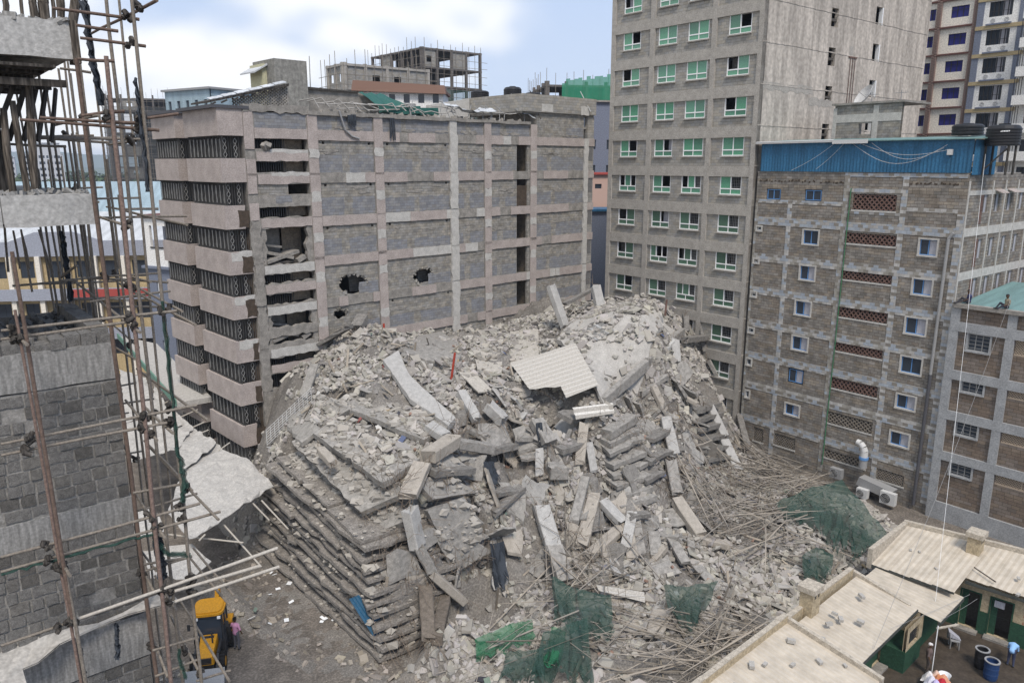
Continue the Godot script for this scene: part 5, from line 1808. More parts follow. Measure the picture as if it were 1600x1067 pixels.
	for k in 12:
		var p := r0.lerp(r1, k / 11.0)
		rb.bar(p, p + Vector3(0, 1.02, 0), 0.03, 0.03)
	for k in 8:
		rb.bar(r0 + Vector3(k * 0.14, -0.1 - k * 0.09, 0.1), r0 + Vector3(1.6, -0.1 - k * 0.1, 0.9), 0.03, 0.03)
	solo("bent_railing", "bent steel railing hanging at the foot of the pink balconies", "railing", rb, MT.white_metal)
	# more broken plates and stubs sticking out of the steep front
	var plates := 0
	var stubs := 0
	while plates < 80 or stubs < 22:
		var x := rf(-4.0, 15.0)
		var d := rf(36.5, 54.0)
		var h := raw_height(x, d)
		var g := grad(x, d)
		if h < 1.3 or h > 9.4 or g.y > 0.95 or carve(x, d) < 0.6 or on_roof(x, d):
			continue
		var m: Material = tone[["m", "l", "t", "r", "m", "r"][rng.randi() % 6]]
		if plates < 80:
			plates += 1
			var t := lying(x, d, hh(x, d) + rf(0.0, 0.3), 0.9, Vector3.ONE)
			var w := rf(0.4, 1.6)
			var l := rf(0.3, 0.9)
			var b := MB.new()
			b.plate(ragged(-w, w, -l, l, 0.16, 0.35), -rf(0.07, 0.17), 0.0, t * Transform3D(Basis(Vector3.RIGHT, -PI / 2), Vector3.ZERO))
			solo("broken_plate", "ragged concrete plate jutting out of the steep front of the heap", "concrete plate", b, m, "broken plates on the front of the heap")
		else:
			stubs += 1
			var dir := (Vector3(g.x, -g.y * rf(0.1, 0.5), g.z) + Vector3(rf(-0.9, 0.9), rf(-0.3, 0.3), rf(-0.3, 0.3))).normalized()
			var p := W(x, hh(x, d) + 0.15, d)
			solo("broken_beam", "short length of broken concrete beam among the rubble on the front of the heap", "beam", beam_mesh(p - dir * rf(0.5, 1.0), p + dir * rf(0.6, 1.4), rf(0.25, 0.5), rf(0.2, 0.4)), m, "short beam lengths on the front of the heap")
	scatter()

func at_mound(x: float, d: float, up: float) -> Vector3:
	return W(x, hh(x, d) + up, d)

func scatter() -> void:
	var tmpl := []
	for i in 5:
		tmpl.append(chunk_mesh(1, 1, 1, [0.06, 0.12, 0.2, 0.28, 0.16][i]))
	var ts := [[], [], [], [], []]
	var cs := [[], [], [], [], []]
	var solo_n := 0
	var dens := noise(0.16, 41, 2)
	var n := 0
	while n < 74000:
		n += 1
		var x := rf(-20.0, 26.0)
		var d := rf(29.5, 66.0)
		var h := raw_height(x, d)
		if h < -0.1 and x > -4.0:
			continue
		var y := hh(x, d)
		var keep := 0.55 + 1.1 * dens.get_noise_2d(x, d)
		if h < 0.45 and x < -4.0:
			keep = 0.16 + 0.5 * dens.get_noise_2d(x * 2.0, d * 2.0)
		var flat := on_roof(x, d)
		if flat:
			keep = 0.16 + 0.55 * dens.get_noise_2d(x * 2.0, d * 2.0)
			y += 0.5
		var cv := carve(x, d)
		if cv < 0.85:
			keep *= 0.3
		if rf(0, 1) > keep:
			continue
		var kind := rng.randi() % 5
		var r := rf(0, 1)
		var s := Vector3.ONE
		if r < 0.66:
			var q := 0.05 + 0.2 * pow(rf(0, 1), 1.7)
			s = Vector3(q * rf(0.8, 1.8), q * rf(0.6, 1.0), q * rf(0.8, 1.4))
		elif r < 0.93:
			s = Vector3(rf(0.2, 0.46), rf(0.12, 0.24), rf(0.15, 0.28))
		else:
			s = Vector3(rf(0.45, 1.0), rf(0.07, 0.16), rf(0.35, 0.7))
		if h < 0.45 and x < -4.0:
			s *= 0.75
		var t := lying(x, d, y + s.y * rf(0.1, 0.55), 0.75 if not flat else 0.2, s)
		var g := rf(0.66, 1.18)
		var col := Color(g, g * rf(0.96, 1.0), g * rf(0.9, 1.0))
		if h < 0.45 and x < -4.0:
			col = col * Color(0.85, 0.8, 0.75)
		if solo_n < 300 and s.x > 0.36 and s.y > 0.13 and h > 0.6 and d < 52.0 and rf(0, 1) < 0.35:
			var o := share(self, "concrete_block", tmpl[kind], MT.chunk, t)
			tag(o, "loose dusty grey building block lying on the rubble heap", "block", "loose building blocks on the heap")
			solo_n += 1
			continue
		ts[kind].append(t)
		cs[kind].append(col)
	for i in 12:
		var q: Array = STACK[i]
		for k in 100:
			var e: Vector3 = (q[0] as Vector3).lerp(q[1], rf(0, 1)) if k < 75 else (q[0] as Vector3).lerp(q[2], rf(0, 1))
			var inn: Vector3 = (q[2] - q[0]).normalized() if k < 75 else (q[1] - q[0]).normalized()
			e += inn * rf(0.0, 0.7) + Vector3(0, rf(0.02, 0.12), 0)
			if dens.get_noise_2d(e.x * 4.0, e.z * 4.0 + i * 7.0) < -0.05:
				continue
			var z := rf(0.05, 0.15) if rf(0, 1) < 0.88 else rf(0.15, 0.32)
			var bs := Basis.from_euler(Vector3(rf(-0.6, 0.6), rf(0, 6.2), rf(-0.6, 0.6))).scaled(Vector3(z * 1.4, z * 0.8, z))
			var g := rf(0.75, 1.1)
			ts[k % 5].append(Transform3D(bs, e))
			cs[k % 5].append(Color(g, g * 0.97, g * 0.92))
	for i in range(12, STACK.size()):  # blocks lying on the upper floor slabs
		var q: Array = STACK[i]
		var u: Vector3 = q[1] - q[0]
		var v: Vector3 = q[2] - q[0]
		for k in int(u.cross(v).length() * (13.0 if i < 16 else 6.0)):
			var a := rf(0.03, 0.97)
			var c := rf(0.05, 0.9)
			if dens.get_noise_2d(a * 30.0 + i * 9.0, c * 22.0) < -0.12:
				continue
			var z := rf(0.07, 0.16) if rf(0, 1) < 0.6 else rf(0.18, 0.3)
			var bs := Basis.from_euler(Vector3(rf(-0.7, 0.7), rf(0, 6.2), rf(-0.7, 0.7))).scaled(Vector3(z * 1.5, z * 0.85, z))
			var g := rf(0.72, 1.15)
			ts[k % 5].append(Transform3D(bs, q[0] + u * a + v * c + Vector3(0, z * 0.3, 0)))
			cs[k % 5].append(Color(g, g * 0.98, g * 0.95))
	for i in 5:
		multi("loose_rubble", tmpl[i], MT.chunk, ts[i], cs[i])
	# timber poles
	var pm := []
	for i in 5:
		var b := MB.new()
		var bend := Vector3(rf(-1.6, 1.6), rf(-1.6, 1.6), -0.05)
		b.tube(Vector3(0, 0, -0.5), bend, 1.0, 0.9, 6)
		b.tube(bend, Vector3(rf(-0.8, 0.8), 0, 0.5), 0.9, 0.68, 6)
		pm.append(b.mesh())
	var pt := [[], [], [], [], []]
	var pc := [[], [], [], [], []]
	var made := 0
	for zi in POLE_ZONES.size():
		var z := PackedVector2Array()
		var lo := Vector2(INF, INF)
		var hi := -lo
		for q in POLE_ZONES[zi]:
			var w := Vector2(q.x, -q.y)
			z.append(w)
			lo = lo.min(w)
			hi = hi.max(w)
		var want: int = [250, 95, 34, 50, 20][zi]
		var got := 0
		while got < want:
			var q := Vector2(rf(lo.x, hi.x), rf(lo.y, hi.y))
			if not Geometry2D.is_point_in_polygon(q, z):
				continue
			got += 1
			var a := rf(0, TAU) if rf(0, 1) < 0.5 else rf(-0.5, 0.9)
			var l := rf(0.9, 4.2)
			var e := Vector2(cos(a), sin(a)) * l * 0.5
			var up := pow(rf(0, 1), 1.5) * 1.0
			var p0 := W(q.x - e.x, raw_height(q.x - e.x, q.y - e.y) + up + rf(0.05, 0.3), q.y - e.y)
			var p1 := W(q.x + e.x, raw_height(q.x + e.x, q.y + e.y) + up + rf(-0.05, 0.5), q.y + e.y)
			var dz := (p1 - p0)
			var zz := dz.normalized()
			var xx := zz.cross(Vector3.UP).normalized()
			var r := 0.015 + 0.03 * pow(rf(0, 1), 1.5)
			var t := Transform3D(Basis(xx * r, zz.cross(xx) * r, dz), (p0 + p1) * 0.5)
			var g := rf(0.5, 1.35)
			if made < 300 and (got % 3 == 0):
				var o := share(self, "timber_pole", pm[got % 5], MT.pole_wood, t)
				tag(o, "fallen grey timber pole lying in the tangle at the foot of the heap", "pole", "fallen timber poles")
				made += 1
			else:
				pt[got % 5].append(t)
				pc[got % 5].append(Color(g, g * 0.98, g * 0.94))
	for i in 5:
		multi("timber_pole_tangle", pm[i], MT.pole_wood, pt[i], pc[i])
		get_child(-1).set_meta("label", "tangle of fallen grey timber poles around the foot of the heap")
		get_child(-1).set_meta("category", "poles")
	# mixed bits: planks, red brick, cloth, plastic
	var mix := MB.new()
	for i in 520:
		var x := rf(-14.0, 22.0)
		var d := rf(31.0, 56.0)
		var h := raw_height(x, d)
		if h < 0.2 or on_roof(x, d) and rf(0, 1) < 0.7:
			continue
		var k := rf(0, 1)
		var s := Vector3(rf(0.5, 1.8), 0.04, rf(0.08, 0.16))
		mix.col = Color(0.30, 0.26, 0.21) * rf(0.6, 1.5)
		if k < 0.16:
			s = Vector3(rf(0.15, 0.3), rf(0.08, 0.12), rf(0.1, 0.16))
			mix.col = Color(0.33, 0.21, 0.16) * rf(0.7, 1.2)
		elif k < 0.34:
			s = Vector3(rf(0.15, 0.6), rf(0.02, 0.08), rf(0.1, 0.4))
			mix.col = [Color(0.13, 0.16, 0.26), Color(0.30, 0.11, 0.10), Color(0.62, 0.61, 0.58), Color(0.07, 0.07, 0.08), Color(0.2, 0.26, 0.21), Color(0.38, 0.30, 0.19), Color(0.24, 0.24, 0.29)][rng.randi() % 7]
		mix.tbox(lying(x, d, hh(x, d) + rf(0.1, 0.3), 0.9, Vector3.ONE), s)
	var mo := part(self, "mixed_debris", mix, mat("mixed_bits", Color(1, 1, 1), 0.9, "fine", 1.0))
	tag(mo, "scattered planks, red brick, cloth and plastic bits mixed into the heap", "debris")
	stuff(mo)
	# reinforcing bars and wires
	var b := MB.new()
	for i in 330:
		var x := rf(-8, 16)
		var d := rf(34, 56)
		var h := raw_height(x, d)
		if h < 1.0 or h > 8.6:
			continue
		var g := grad(x, d)
		if g.y > 0.93 and rf(0, 1) < 0.8:
			continue
		wires(b, W(x, h + 0.2, d), g + Vector3(0, 0.4, 0), 4, 0.4, 1.7, 0.012)
	for s in STACK:
		for i in 5:
			wires(b, (s[0] as Vector3).lerp(s[2], rf(0, 1)) - Vector3(0, 0.12, 0), Vector3(0.2, -0.3, 0.7), 3, 0.25, 0.9, 0.012)
	var o := part(self, "rebar_tangle", b, MT.rebar_steel)
	tag(o, "bent reinforcing bars and wires sticking out of the heap", "rebar")
	stuff(o)
const SCAFFOLD := [
	["v",Vector3(-0.09,25.74,0.35),Vector3(0.06,9,0.35),0.06,"r"],
	["v",Vector3(0.18,25.71,1.25),Vector3(0.04,9,1.25),0.06,"p"],
	["v",Vector3(0.49,26.74,0.3),Vector3(0.52,9,0.3),0.05,"w"],
	["v",Vector3(0.7,26.64,1.1),Vector3(0.66,9,1.1),0.05,"w"],
	["v",Vector3(-1.53,22.66,1.45),Vector3(-1.43,16.2,1.45),0.05,"r"],
	["v",Vector3(-1.45,17.41,1.45),Vector3(-1.37,14.8,1.45),0.05,"w"],
	["v",Vector3(-1.59,21.72,1.3),Vector3(-1.42,14.6,1.3),0.04,"p"],
	["v",Vector3(0.45,26.05,-4.5),Vector3(0.53,21.59,-4.5),0.04,"w"],
	["v",Vector3(0.92,26.39,-6),Vector3(0.96,23.42,-6),0.04,"w"],
	["v",Vector3(0.24,25.84,-5),Vector3(0.28,23.32,-5),0.04,"w"],
	["v",Vector3(0.1,25.83,-6),Vector3(0.12,23.4,-6),0.04,"w"],
	["v",Vector3(-0.09,25.75,-7),Vector3(-0.03,23.41,-7),0.04,"w"],
	["v",Vector3(0.59,25.82,-8),Vector3(0.62,23.25,-8),0.04,"w"],
	["v",Vector3(0.95,25.69,-3.5),Vector3(0.97,21.66,-3.5),0.04,"w"],
	["v",Vector3(-0.15,22.45,-6),Vector3(-0,21.48,-6),0.04,"w"],
	["v",Vector3(-0.4,22.37,-7),Vector3(-0.33,21.41,-7),0.04,"w"],
	["v",Vector3(-0.62,22.42,-6.5),Vector3(-0.59,21.48,-6.5),0.04,"w"],
	["v",Vector3(-0.11,22.58,-6),Vector3(-0.05,20.41,-6),0.04,"w"],
	["v",Vector3(-0.02,22.63,-5),Vector3(0.04,20.33,-5),0.04,"w"],
	["v",Vector3(0.45,22.52,-6.5),Vector3(0.43,20.08,-6.5),0.04,"w"],
	["v",Vector3(0.58,22.61,-5),Vector3(0.63,19.91,-5),0.04,"w"],
	["v",Vector3(1.1,22.46,-7),Vector3(1.05,19.5,-7),0.04,"w"],
	["v",Vector3(-0.34,22.37,-7.5),Vector3(-0.29,20.75,-7.5),0.04,"w"],
	["v",Vector3(-0.93,22.68,-5),Vector3(-0.99,21.6,-5),0.04,"w"],
	["h",Vector3(-0.84,24.72,1),Vector3(0.62,24.68,1),0.04,"r"],
	["h",Vector3(-1.12,24.68,1),Vector3(0.95,24.57,1),0.04,"r"],
	["h",Vector3(-0.24,24.77,1),Vector3(0.42,24.87,1),0.04,"r"],
	["h",Vector3(0.6,24.74,1),Vector3(1.3,24.86,1),0.04,"r"],
	["h",Vector3(-0.47,26.4,1),Vector3(0.81,26.37,1),0.04,"r"],
	["h",Vector3(-0.16,26.18,1),Vector3(0.46,26.15,1),0.04,"r"],
	["h",Vector3(-0.12,25.99,1),Vector3(0.87,25.95,1),0.04,"r"],
	["h",Vector3(-0.2,25.66,1),Vector3(0.35,25.67,1),0.04,"r"],
	["h",Vector3(-0.65,24.53,-2.5),Vector3(1.08,24.52,-2.5),0.04,"w"],
	["h",Vector3(-0.52,24.51,-2.5),Vector3(0.87,24.43,-2.5),0.04,"w"],
	["h",Vector3(-1.05,24.38,-2.5),Vector3(0.07,24.34,-2.5),0.04,"w"],
	["h",Vector3(0.14,25.85,-2.5),Vector3(0.69,25.81,-2.5),0.04,"w"],
	["h",Vector3(0.99,23.05,-2.5),Vector3(1.71,23.03,-2.5),0.04,"w"],
	["h",Vector3(0.37,22.89,-2.5),Vector3(2.3,22.85,-2.5),0.04,"w"],
	["h",Vector3(-1.81,21.39,1.2),Vector3(0.89,21.39,1.2),0.04,"w"],
	["h",Vector3(-1.83,21.25,1.2),Vector3(0.04,21.29,1.2),0.04,"w"],
	["h",Vector3(-2.05,19.52,1.2),Vector3(1.08,19.56,1.2),0.04,"w"],
	["h",Vector3(-2.07,19.33,1.2),Vector3(0.52,19.33,1.2),0.04,"w"],
	["h",Vector3(-0.1,21.14,-3),Vector3(1.37,21.06,-3),0.04,"w"],
	["h",Vector3(-1.15,21.54,-3),Vector3(0.02,21.54,-3),0.04,"w"],
	["h",Vector3(-0.02,21.13,-3),Vector3(0.62,21.09,-3),0.04,"w"],
	["h",Vector3(0.27,21.57,-3),Vector3(1.89,21.32,-3),0.04,"w"],
	["h",Vector3(0.55,20.9,-3),Vector3(1.7,20.77,-3),0.04,"w"],
	["h",Vector3(-2.3,17.57,1.2),Vector3(0.96,17.59,1.2),0.04,"w"],
	["h",Vector3(-2.33,17.31,1.2),Vector3(1.33,17.31,1.2),0.04,"w"],
	["h",Vector3(-2.5,15.98,1.2),Vector3(0.63,16.03,1.2),0.04,"w"],
	["h",Vector3(-1.37,16.07,1.3),Vector3(2.38,16.21,1.3),0.05,"b"],
	["h",Vector3(0.31,16,1.3),Vector3(1.99,15.94,1.3),0.05,"b"],
	["h",Vector3(0.29,15.78,1.3),Vector3(2.38,15.78,1.3),0.05,"b"],
	["h",Vector3(-0.07,17.89,0.6),Vector3(0.78,17.83,0.6),0.04,"w"],
	["h",Vector3(-0.03,16.38,0.6),Vector3(0.78,16.24,0.6),0.04,"w"],
	["h",Vector3(-0.06,14.49,0.6),Vector3(0.84,14.41,0.6),0.04,"w"],
	["h",Vector3(-0.07,13.9,0.6),Vector3(0.79,13.91,0.6),0.04,"w"],
	["h",Vector3(0.7,13.43,0.6),Vector3(1.41,13.36,0.6),0.04,"w"],
	["h",Vector3(-0.01,16.23,0.6),Vector3(0.87,16.25,0.6),0.04,"w"],
	["o",Vector3(0.17,21.37,-4.06),Vector3(0.17,21.14,1.5),0.04,"w"],
	["o",Vector3(1.08,21.25,-4.06),Vector3(1.08,21.17,1.6),0.04,"w"],
	["o",Vector3(1.14,19.26,-3.56),Vector3(1.14,19.35,1.6),0.04,"w"],
	["o",Vector3(0.84,17.91,-2.23),Vector3(0.84,17.89,1.2),0.04,"w"],
	["o",Vector3(1.13,17.42,-3.05),Vector3(1.13,17.39,1.7),0.04,"w"],
	["o",Vector3(0.27,19.33,-0.8),Vector3(0.27,19.1,1.4),0.04,"w"],
	["o",Vector3(0.19,17.4,-0.45),Vector3(0.19,17.25,1.6),0.04,"w"],
	["o",Vector3(1.32,15.62,-0.97),Vector3(1.32,15.66,1.6),0.04,"w"],
	["o",Vector3(1.25,15.37,-1.05),Vector3(1.25,15.43,1.5),0.04,"w"],
	["o",Vector3(-1.43,17.01,0.08),Vector3(-1.43,17.23,1.9),0.04,"w"],
	["o",Vector3(-1.55,21.13,-0.65),Vector3(-1.55,21.23,1.8),0.04,"w"],
	["o",Vector3(1.08,14.1,-1.53),Vector3(1.08,13.83,1.6),0.04,"w"],
	["o",Vector3(1.18,22.99,-4.93),Vector3(1.18,22.94,1.3),0.04,"w"],
	["o",Vector3(0.24,23.01,-1.73),Vector3(0.24,22.95,1.4),0.04,"w"],
	["o",Vector3(0.53,19.23,-0.54),Vector3(0.53,19.21,1.5),0.04,"w"],
	["o",Vector3(0.87,26.63,-3.28),Vector3(0.87,26.54,1.9),0.04,"r"],
	["o",Vector3(1.15,21.48,-3.55),Vector3(1.15,21.58,-1.5),0.04,"w"],
	["o",Vector3(-0.25,22.08,-1.08),Vector3(-0.25,21.64,-3),0.04,"w"],
	["o",Vector3(0.4,15.43,-0.62),Vector3(0.4,15.34,0.9),0.04,"w"],
	["o",Vector3(0.04,16.05,0.03),Vector3(0.04,15.87,0.9),0.04,"w"],
	["o",Vector3(0.08,14.39,0.05),Vector3(0.08,14.05,1),0.04,"w"],
	["o",Vector3(0.69,14.2,-0.96),Vector3(0.69,13.86,0.9),0.04,"w"]]
const PROPS := [
	[Vector3(-0.72,25.43,-0.5),Vector3(-0.85,23.67,-0.5),0.14],
	[Vector3(-1,25.06,-0.5),Vector3(-0.96,23.59,-0.5),0.12],
	[Vector3(-1.15,24.93,-0.5),Vector3(-1.18,23.59,-0.5),0.13],
	[Vector3(-0.49,27.04,-0.5),Vector3(-0.47,26.54,-0.5),0.13],
	[Vector3(-0.32,27.07,-0.5),Vector3(-0.34,26.49,-0.5),0.18],
	[Vector3(-0.06,27.1,-0.5),Vector3(-0.11,26.46,-0.5),0.13],
	[Vector3(0.21,27.09,-0.5),Vector3(0.06,26.42,-0.5),0.17],
	[Vector3(-0.91,26.89,-0.5),Vector3(-0.93,26.48,-0.5),0.1],
	[Vector3(-0.66,26.92,-0.5),Vector3(-0.68,26.49,-0.5),0.06],
	[Vector3(-0.19,26.98,-0.5),Vector3(-0.22,26.46,-0.5),0.07]]
const STRANDS := [
	[[Vector3(0.08,26.64,0.6),Vector3(0.09,26.04,0.6),Vector3(0.12,25.54,0.6),Vector3(0.16,24.97,0.6)],0.16,"ragged dark net strip hanging from the scaffold at the top"],
	[[Vector3(0.62,25.4,1.15),Vector3(0.62,24.96,1.15),Vector3(0.64,24.27,1.15),Vector3(0.62,23.52,1.15)],0.09,"thin dark net strip wound round the outer pole, upper"],
	[[Vector3(0.67,21.59,1.15),Vector3(0.67,20.52,1.15),Vector3(0.67,19.54,1.15),Vector3(0.66,18.79,1.15)],0.09,"dark green net strip wound round the outer pole, middle"],
	[[Vector3(0.65,18.8,1.2),Vector3(0.71,18.41,1.2),Vector3(0.72,18.01,1.2),Vector3(0.64,17.71,1.2)],0.16,"torn green net hanging below the strip on the outer pole"],
	[[Vector3(-0.13,22.62,-3),Vector3(-0.13,22.29,-3),Vector3(-0.13,21.67,-3),Vector3(-0.12,21.11,-3)],0.14,"dark net strip on the far poles behind the scaffold"],
	[[Vector3(-2.34,17.27,1.22),Vector3(-1.78,17.27,1.22),Vector3(-1.19,17.26,1.22),Vector3(-0.46,17.27,1.22),Vector3(0.08,17.23,1.22)],0.07,"green net strand running along the ledger in front of the stone wall"],
	[[Vector3(0.11,17.17,1.1),Vector3(0.16,16.96,1.1),Vector3(0.32,16.7,1.1),Vector3(0.71,16.53,1.1)],0.13,"green net strand sagging from the ledger end"],
	[[Vector3(0.22,16.95,0.8),Vector3(0.24,16.54,0.8),Vector3(0.25,16.05,0.8)],0.24,"black net rag hanging at the corner of the stone wall"],
	[[Vector3(-0.73,15.67,1.2),Vector3(-0.75,15.34,1.2),Vector3(-0.77,14.95,1.2)],0.12,"black rag hanging under the dusty sheet"],
	[[Vector3(-1.38,15.55,1.2),Vector3(-1.37,15.09,1.2),Vector3(-1.36,14.61,1.2)],0.14,"black rag at the left under the dusty sheet"],
	[[Vector3(0.33,14.56,1),Vector3(0.37,14.18,1),Vector3(0.42,13.86,1)],0.1,"green net scrap low on the scaffold"]]
const DUST_SHEETS := [
	[[Vector3(-9.54,15.2,-12.65),Vector3(-9.28,15.2,-12.83),Vector3(-8.12,15.25,-13.39),Vector3(-7.19,15.3,-14.42),Vector3(-6.87,15.25,-14.21),Vector3(-7.24,15.25,-13.93),Vector3(-8.1,15.2,-13.43),Vector3(-8.55,15.15,-12.78),Vector3(-8.73,15.1,-12.38),Vector3(-8.95,15,-12.35),Vector3(-8.64,14.9,-11.93),Vector3(-9.07,14.95,-11.87)],"dusty pale sheet lying on the scaffold at the bottom left corner"],
	[[Vector3(-17.18,5.6,-46.49),Vector3(-14.41,5,-43.32),Vector3(-16.07,4.8,-39.34),Vector3(-17.03,4.6,-37.12),Vector3(-19.27,5,-39.64),Vector3(-20.89,5.6,-46.49),Vector3(-20.81,5.8,-49.75),Vector3(-18.68,5.7,-47.13)],"largest dust covered roof sheet hanging over the street"],
	[[Vector3(-22.28,6.1,-50.73),Vector3(-19.73,6,-48.22),Vector3(-19.72,5.9,-46.62),Vector3(-20.18,5.7,-44.02),Vector3(-21.78,5.9,-46.62)],"crumpled dusty roof sheet above the largest one"],
	[[Vector3(-27.26,6.1,-51.54),Vector3(-25.05,6.3,-54.12),Vector3(-22.06,6.2,-50.45),Vector3(-21.7,5.95,-46.83),Vector3(-24.15,5.8,-45.12)],"dusty roof sheet beside the stone wall"],
	[[Vector3(-34.01,6.6,-64.2),Vector3(-30.55,6.6,-61.75),Vector3(-26.39,6.35,-53.96),Vector3(-27.29,6.2,-51.53)],"dusty roof sheet farthest up the street"],
	[[Vector3(-29.21,6.5,-60.19),Vector3(-25.28,6.4,-53.81),Vector3(-22.98,6.2,-50.85),Vector3(-23.61,6.2,-49.92),Vector3(-26.49,6.35,-53.96)],"narrow dusty roof sheet below the pink balconies"],
	[[Vector3(-21.97,4.9,-39.93),Vector3(-20.47,4.9,-40.6),Vector3(-18.65,4.6,-38.21),Vector3(-20.31,4.5,-37.53)],"dusty roof sheet low behind the scaffold"],
	[[Vector3(-20.02,3.6,-37.95),Vector3(-17.35,3.9,-38.1),Vector3(-15.92,3.4,-36.94),Vector3(-16.6,3,-36.02),Vector3(-18.72,3.2,-35.99)],"dusty sheet fallen to the street under the scaffold"]]
const STREET_POLES := [
	[Vector3(-16.24,4.2,-39.77),Vector3(-13.72,2.5,-38.14)],
	[Vector3(-15.24,4.6,-41.75),Vector3(-14.27,3.6,-41.55)],
	[Vector3(-14.83,4.6,-42.1),Vector3(-13.08,3.2,-41.21)],
	[Vector3(-26.47,6,-53.24),Vector3(-24.79,6.4,-56.99)],
	[Vector3(-27.01,6,-55.03),Vector3(-25.85,6.4,-58.36)],
	[Vector3(-24.86,6,-51.01),Vector3(-23.38,6.2,-54.42)],
	[Vector3(-23.65,5.8,-48.75),Vector3(-21.9,6.1,-51.82)],
	[Vector3(-28.05,6.1,-57.12),Vector3(-27.02,6.5,-60.19)],
	[Vector3(-23.04,5.7,-47.82),Vector3(-21.19,5.9,-50.76)],
	[Vector3(-19.45,5.6,-46.71),Vector3(-19.02,5.7,-48.78)],
	[Vector3(-16.81,4.3,-37.7),Vector3(-16.58,4.5,-38.03)],
	[Vector3(-18.94,4.2,-38.62),Vector3(-14.85,3.6,-38.81)]]

# ---------------------------------------------------------------- unfinished building and scaffold on the left
func build_near() -> void:
	mat("dark_stone", Color(0.265, 0.255, 0.24), 0.95, "grain", 0.9, "stain", 0.7, "grain", 2.5)
	mat("mortar", Color(0.37, 0.355, 0.33), 0.97, "fine", 0.9, "stain", 0.3, "grain", 1.5)
	mat("beam_concrete", Color(0.36, 0.352, 0.335), 0.95, "fine", 0.8, "drip", 0.7, "grain", 1.2)
	mat("beam_white", Color(0.56, 0.55, 0.525), 0.95, "fine", 0.5, "coarse", 0.6, "grain", 1.0)
	mat("rough_top", Color(0.19, 0.18, 0.165), 0.97, "pebble", 1.2, "stain", 0.4, "pebble", 4.0)
	mat("prop_wood", Color(0.17, 0.145, 0.12), 0.95, "wood", 0.8)
	mat("form_board", Color(0.10, 0.09, 0.08), 0.95, "wood", 0.6)
	mat("pole_w", Color(0.31, 0.27, 0.225), 0.9, "fine", 1.3, "stain", 0.8)
	mat("pole_r", Color(0.21, 0.15, 0.12), 0.9, "fine", 1.3, "stain", 0.8)
	mat("pole_p", Color(0.30, 0.215, 0.18), 0.9, "fine", 1.3, "stain", 0.8)
	mat("pole_b", Color(0.50, 0.46, 0.40), 0.8, "fine", 0.9)
	mat("dust_sheet", Color(0.53, 0.505, 0.465), 0.95, "fine", 0.5, "coarse", 0.25, "fine", 0.8)
	var at := W(-7.55, 0, 14.1)
	var t := thing("unfinished_building", "unfinished building with dark stone wall and stacked concrete floor edges at left edge", "building", at, 39.0)
	# floors
	for f in [[20.02, 20.72, 4.2, "rough_top"], [22.93, 23.47, 8.0, "beam_concrete"], [25.76, 26.37, 7.5, "beam_concrete"]]:
		var b := MB.new()
		b.box(-9.0, -0.02, f[0] + 0.06, f[1] - 0.02, -f[2], -0.02)
		part(t, "floor_slab", b, MT[f[3]])
		b = MB.new()
		var y := -9.0
		for k in 3:
			var x1: float = [-2.9, -1.45, 0.0][k]
			var x0: float = [-9.0, -2.88, -1.43][k]
			b = MB.new()
			b.plate(ragged(x0, x1, f[0], f[1], 0.014, 0.3), -0.3, rf(0.0, 0.012))
			part(t, "edge_beam", b, MT.beam_concrete if f[0] < 22.0 else MT.beam_white)
	var b := MB.new()
	b.box(-0.075, 0.05, 25.7, 26.4, -0.35, 0.03)
	part(t, "shutter_board", b, MT.prop_wood)
	for f in [[17.06, 17.6], [14.08, 15.04]]:
		for k in 2:
			b = MB.new()
			b.plate(ragged([-9.0, -1.45][k], [-1.44, 0.03][k], f[0], f[1], 0.012, 0.3), -0.3, 0.03 + 0.004 * k)
			part(t, "edge_beam", b, MT.beam_concrete)
	# stone courses, stone by stone over a mortar bed
	b = MB.new()
	b.box(-9.0, -0.01, 10.0, 20.0, -0.25, -0.022)
	b.box(-0.26, -0.012, 10.0, 20.0, -4.0, -0.25)
	part(t, "mortar_bed", b, MT.mortar)
	for seg in [[17.62, 19.98, 10], [15.06, 17.04, 8], [10.6, 14.06, 14]]:
		var ch: float = (seg[1] - seg[0]) / seg[2]
		for k in seg[2]:
			var x := 0.0
			var y: float = seg[0] + k * ch
			while x > -2.95:
				var w := rf(0.2, 0.44)
				if rf(0, 1) > 0.025:
					b = MB.new()
					var g := rf(0.62, 1.5)
					b.col = Color(g, g * 0.985, g * 0.96)
					b.plate(ragged(x - w + 0.03, x - 0.012, y + rf(0.005, 0.03), y + ch - rf(0.008, 0.03), 0.018, 0.1), -0.1, rf(-0.015, 0.022))
					part(t, "stone_block", b, MT.dark_stone)
				x -= w
	for k in 11:
		b = MB.new()
		var x := -0.25 * k
		b.plate(ragged(x - 0.26, x - 0.01, 20.71, 20.71 + rf(0.12, 0.24), 0.02, 0.12), -0.4, rf(-0.06, 0.02))
		part(t, "stone_block", b, MT.dark_stone)
	for k in 8:
		b = MB.new()
		b.box(-0.3, -0.02, 20.73, 20.95 + rf(0, 0.06), -0.5 - k * 0.45, -0.1 - k * 0.45)
		part(t, "stone_block", b, MT.dark_stone)
	b = MB.new()
	for k in 260:
		var q := rf(0.04, 0.2)
		b.tbox(Transform3D(Basis.from_euler(Vector3(rf(0, 3), rf(0, 3), rf(0, 3))), Vector3(rf(-3.5, -0.2), 20.74, rf(-4.0, -0.2))), Vector3(q, q * 0.6, q * 0.8))
	stuff(part(t, "floor_debris", b, MT.dark_stone))
	b = MB.new()
